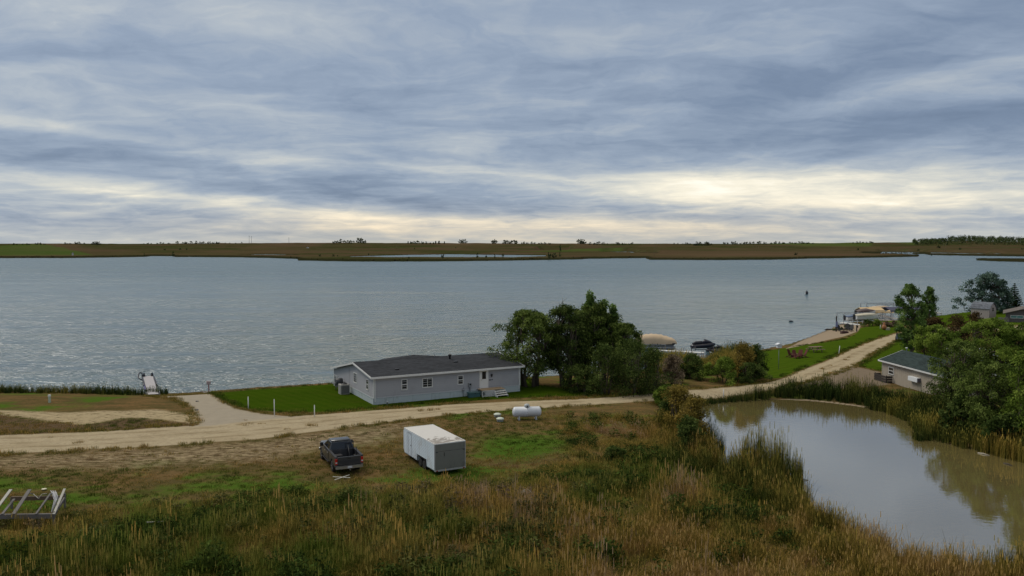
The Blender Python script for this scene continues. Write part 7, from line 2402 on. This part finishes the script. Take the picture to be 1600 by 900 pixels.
def build_behind_willows():
    """white camper and a boat glimpsed through the willows"""
    x, y, z = G(1492, 578)
    r = empty('white_camper', (x, y, z), .12, 'white camper glimpsed through the branches behind the willows', 'camper')
    w = mat('camper_white', (.70, .72, .76), .45, 0, .4, .04)
    MB().prism([(0, .45), (.3, .4), (5.6, .4), (5.9, .7), (5.9, 1.8), (5.5, 2.45), (.4, 2.5), (0, 2.1)], 0, 2.3).build('body', w, r)
    for x0 in (.9, 2.6, 4.3): MB().box(x0, x0 + .9, -.02, 0, 1.3, 1.85).build('window', glass_mat(), r)
    MB().box(3.7, 4.2, -.015, 0, .5, 2.2).build('door', w, r)
    MB().box(.1, 5.8, -.012, 0, .95, 1.05).build('stripe', mat('camper_blue', (.1, .15, .3), .5), r)
    for x_ in (2.2, 3.0): MB().lathe([(.1, -.1), (.32, -.1), (.33, 0), (.32, .1), (.1, .1)], (x_, .15, .33), 14, 'y').build('wheel', mat('tyre_rubber', (.022, .021, .020)), r)
    MB().bar((5.8, 1.15, .5), (7.0, 1.15, .45), .1, .1).build('drawbar', mat('black_plastic', (.018, .018, .020)), r)
    x, y, z = G(1556, 577)
    r = empty('white_van', (x, y, z), .05, 'white van seen in gaps between the right-hand willows', 'van')
    MB().prism([(0, .4), (5.0, .4), (5.1, .9), (4.5, 1.15), (3.9, 1.95), (3.6, 2.05), (.1, 2.05), (0, 1.6)], 0, 1.9).build('body', w, r)
    MB().prism([(3.2, 1.2), (4.3, 1.2), (3.85, 1.8), (3.2, 1.8)], -.02, 0).build('side_window', glass_mat(), r)
    MB().box(.5, 2.6, -.02, 0, 1.25, 1.75).build('side_window', glass_mat(), r)
    for x_ in (.95, 4.0): MB().lathe([(.1, -.1), (.32, -.1), (.33, 0), (.32, .1), (.1, .1)], (x_, .12, .33), 14, 'y').build('wheel', mat('tyre_rubber', (.022, .021, .020)), r)
    x, y, z = G(1482, 556)
    r = empty('upturned_boat', (x, y, z), .3, 'white upturned rowing boat lying under the light green willow', 'boat')
    def rg(x_, w_, h): return [(x_, w_ * math.cos(a), h * math.sin(a)) for a in np.linspace(0, math.pi, 7)]
    MB().loft([rg(0, .5, .45), rg(1, .7, .6), rg(2.4, .6, .55), rg(3.3, .25, .35), rg(3.7, .03, .1)], True, True, True).build('hull', w, r)
    MB().box(.0, 3.5, -.02, .02, .56, .64).build('keel', w, r)


def build_frame():
    """old dock frame lying on legs in the grass at the lower left"""
    ZT = .62
    wd = mat('silvered_wood', (.15, .14, .135), .9, 0, .15, .25, 3, .4, 20, stretch=(.5, 4, 4)); pale = mat('pale_pipe', (.30, .29, .26), .6, .1)
    a, b = P(-60, 807.5, ZT), P(84, 806, ZT)       # near beam
    c_, d_ = P(18, 779, ZT), P(101, 777.5, ZT)     # far beam
    z0 = hgt(*b)
    root = empty('dock_frame', (b[0], b[1], z0), 0, 'old grey timber dock frame on legs standing in the grass at lower left', 'frame')
    o = Vector((b[0], b[1], z0))
    def q(p, z): return tuple(Vector((p[0], p[1], z)) - o)
    MB().bar(q(a, ZT), q(b, ZT), .14, .26).build('beam', wd, root)
    MB().bar(q(c_, ZT), q(d_, ZT), .12, .24).build('beam', mat('brown_old_wood', (.12, .085, .06), .9), root)
    # slanting pipes: from the near beam up past the far beam
    for (x0, x1, y1, mm, w) in ((-12, 17, 765, pale, .17), (3.5, 22, 780, wd, .13), (21, 46.5, 765, wd, .20), (56, 79, 771, wd, .10), (84, 101, 764, pale, .13)):
        p0 = P(x0, 803.5, ZT + .15)
        p1 = P(x1, y1, ZT + (.75 if y1 < 775 else .16))
        MB().bar(q(p0, ZT + .15), q(p1, ZT + (.75 if y1 < 775 else .16)), w, .06).build('rail', mm, root)
    # legs
    for px, py in ((84, 806), (60, 806), (101, 777), (18, 779)):
        p = P(px, py, ZT); 
        MB().bar(q(p, -.15), q(p, ZT + (.25 if px > 80 else .05)), .10, .10).build('leg', wd, root)
    p0, p1 = P(101, 777, ZT), P(84, 806, ZT)
    MB().bar(q(p0, ZT - .02), q(p1, ZT - .02), .08, .14).build('end_beam', wd, root)
    # hanging hose loops at the corner
    hs = empty('cable_coil', (b[0], b[1], z0), 0, 'coil of pale cable draped over the corner of the dock frame', 'cable')
    rng = random.Random(5)
    for k in range(8):
        p0 = P(79 + k * 1.2, 766 + (k % 3) * 2, ZT + .75); p1 = P(80 + k * 1.3 + rng.uniform(-1, 1), 801 - k * 2.0, ZT + .1)
        m = P(84 + k * 1.0 + rng.uniform(-2, 2), 780, ZT + .5)
        MB().tube([q(p0, ZT + .72), q((p0[0] * .6 + m[0] * .4 - .04, p0[1] * .6 + m[1] * .4), ZT + .80), q(m, ZT + .45), q(p1, ZT + .12)], .022, 5).build('strand', mat('cable_pale', (.46, .46, .48), .6), hs)
    # sagging strap on the far beam
    p0, p1, p2 = P(46, 771, ZT + .3), P(60, 777, ZT + .2), P(73, 772, ZT + .3)
    MB().tube([q(p0, ZT + .32), q(P(52, 776, ZT), ZT + .16), q(p1, ZT + .12), q(P(66, 776, ZT), ZT + .16), q(p2, ZT + .32)], .03, 5).build('strap', pale, root)


def build_litter():
    wh = mat('stick_white', (.62, .61, .55), .7)
    for p, q_, lab in (((520, 747), (547, 749.5), 'longer white lath of the crossed pair lying behind the truck'), ((523, 752), (546, 745), 'shorter white lath of the crossed pair lying behind the truck')):
        a, b = G(*p, .10), G(*q_, .14)
        o = Vector(a)
        m = MB().bar((0, 0, .0), tuple(Vector(b) - o), .045, .03).build('white_lath', wh); m.location = o
        tag(m, lab, 'lath', 'crossed white laths behind the truck')
    a, b = G(229, 837, .75), G(256, 835.5, .75)
    m = MB().bar((0, 0, 0), tuple(Vector(b) - Vector(a)), .06, .05).build('bleached_stick', mat('bleached_wood', (.42, .40, .34), .8)); m.location = a
    tag(m, 'bleached stick caught in the tall grass at lower left', 'stick')
    o = link('white_bucket_lid', MB().lathe([(.16, 0), (.16, .04), (.02, .05)], (0, 0, 0), 12).mesh('lid', mat('lid_cream', (.62, .58, .42), .6))); o.location = G(69, 766, .06); tag(o, 'small round cream lid lying in the grass behind the dock frame', 'lid')
    # sticks and a duck-like float in the pond
    dk = mat('wet_wood', (.05, .04, .03), .8)
    for i, (p, q_, lab) in enumerate((((1238, 642.5), (1248, 642), 'short dark stick floating in the far part of the pond'), ((1248, 751), (1263, 750.5), 'dark stick floating by the golden reeds'),
                                      ((1528, 708), (1546, 712), 'pale log half sunk at the right bank of the pond'), ((1568, 724), (1582, 728), 'brown branch half sunk at the right bank of the pond'))):
        a, b = P(*p, POND_Z), P(*q_, POND_Z)
        m = MB().tube([(0, 0, .02), ((b[0] - a[0]) / 2, (b[1] - a[1]) / 2, .06), (b[0] - a[0], b[1] - a[1], .02)], [.05, .06, .03] if i > 1 else [.03, .03, .02], 6).build('floating_stick', mat('pale_log', (.30, .27, .22)) if i == 2 else dk)
        m.location = (a[0], a[1], POND_Z); tag(m, lab, 'stick')
    # buoy and dark float on the lake
    a = P(1260.5, 459.5, LAKE_Z)
    m_ = a[1] / FPX
    r = empty('lake_buoy', (a[0], a[1], LAKE_Z), 0, 'black bulbous buoy with a pale side out on the lake', 'buoy')
    s = 3.2 * m_
    MB().lathe([(.02, -.3), (s * .55, 0), (s * .75, s * .35), (s * .62, s * .9), (s * .4, s * 1.3), (s * .15, s * 1.75), (.02, s * 1.8)], (0, 0, 0), 12).build('float', mat('black_rubber', (.02, .02, .03)), r)
    MB().lathe([(.02, -.2), (s * .3, 0), (s * .34, s * .3), (.03, s * .7)], (-s * .75, -.1, 0), 8).build('pale_fender', mat('dock_white', (.62, .62, .61)), r)
    a = P(1236, 502.3, LAKE_Z)
    o = link('dark_float', stone_mesh(12, .42)); o.data.materials.append(mat('black_rubber', (.02, .02, .03))); o.location = (a[0], a[1], LAKE_Z + .06); o.scale = (1, .7, .8)
    tag(o, 'small dark float low in the water off the beach', 'float')
GARAGE_POLY = wpoly([(1374, 592), (1470, 622), (1500, 600), (1400, 575)])
build_house()
build_garage()
build_shed()
build_truck()
build_trailer()
build_tank()
build_posts()
build_left_dock()
build_pontoon()
build_marina()
build_lawn_furniture()
build_behind_willows()
build_frame()
build_litter()
build_trees()
build_far_things()
build_vegetation()
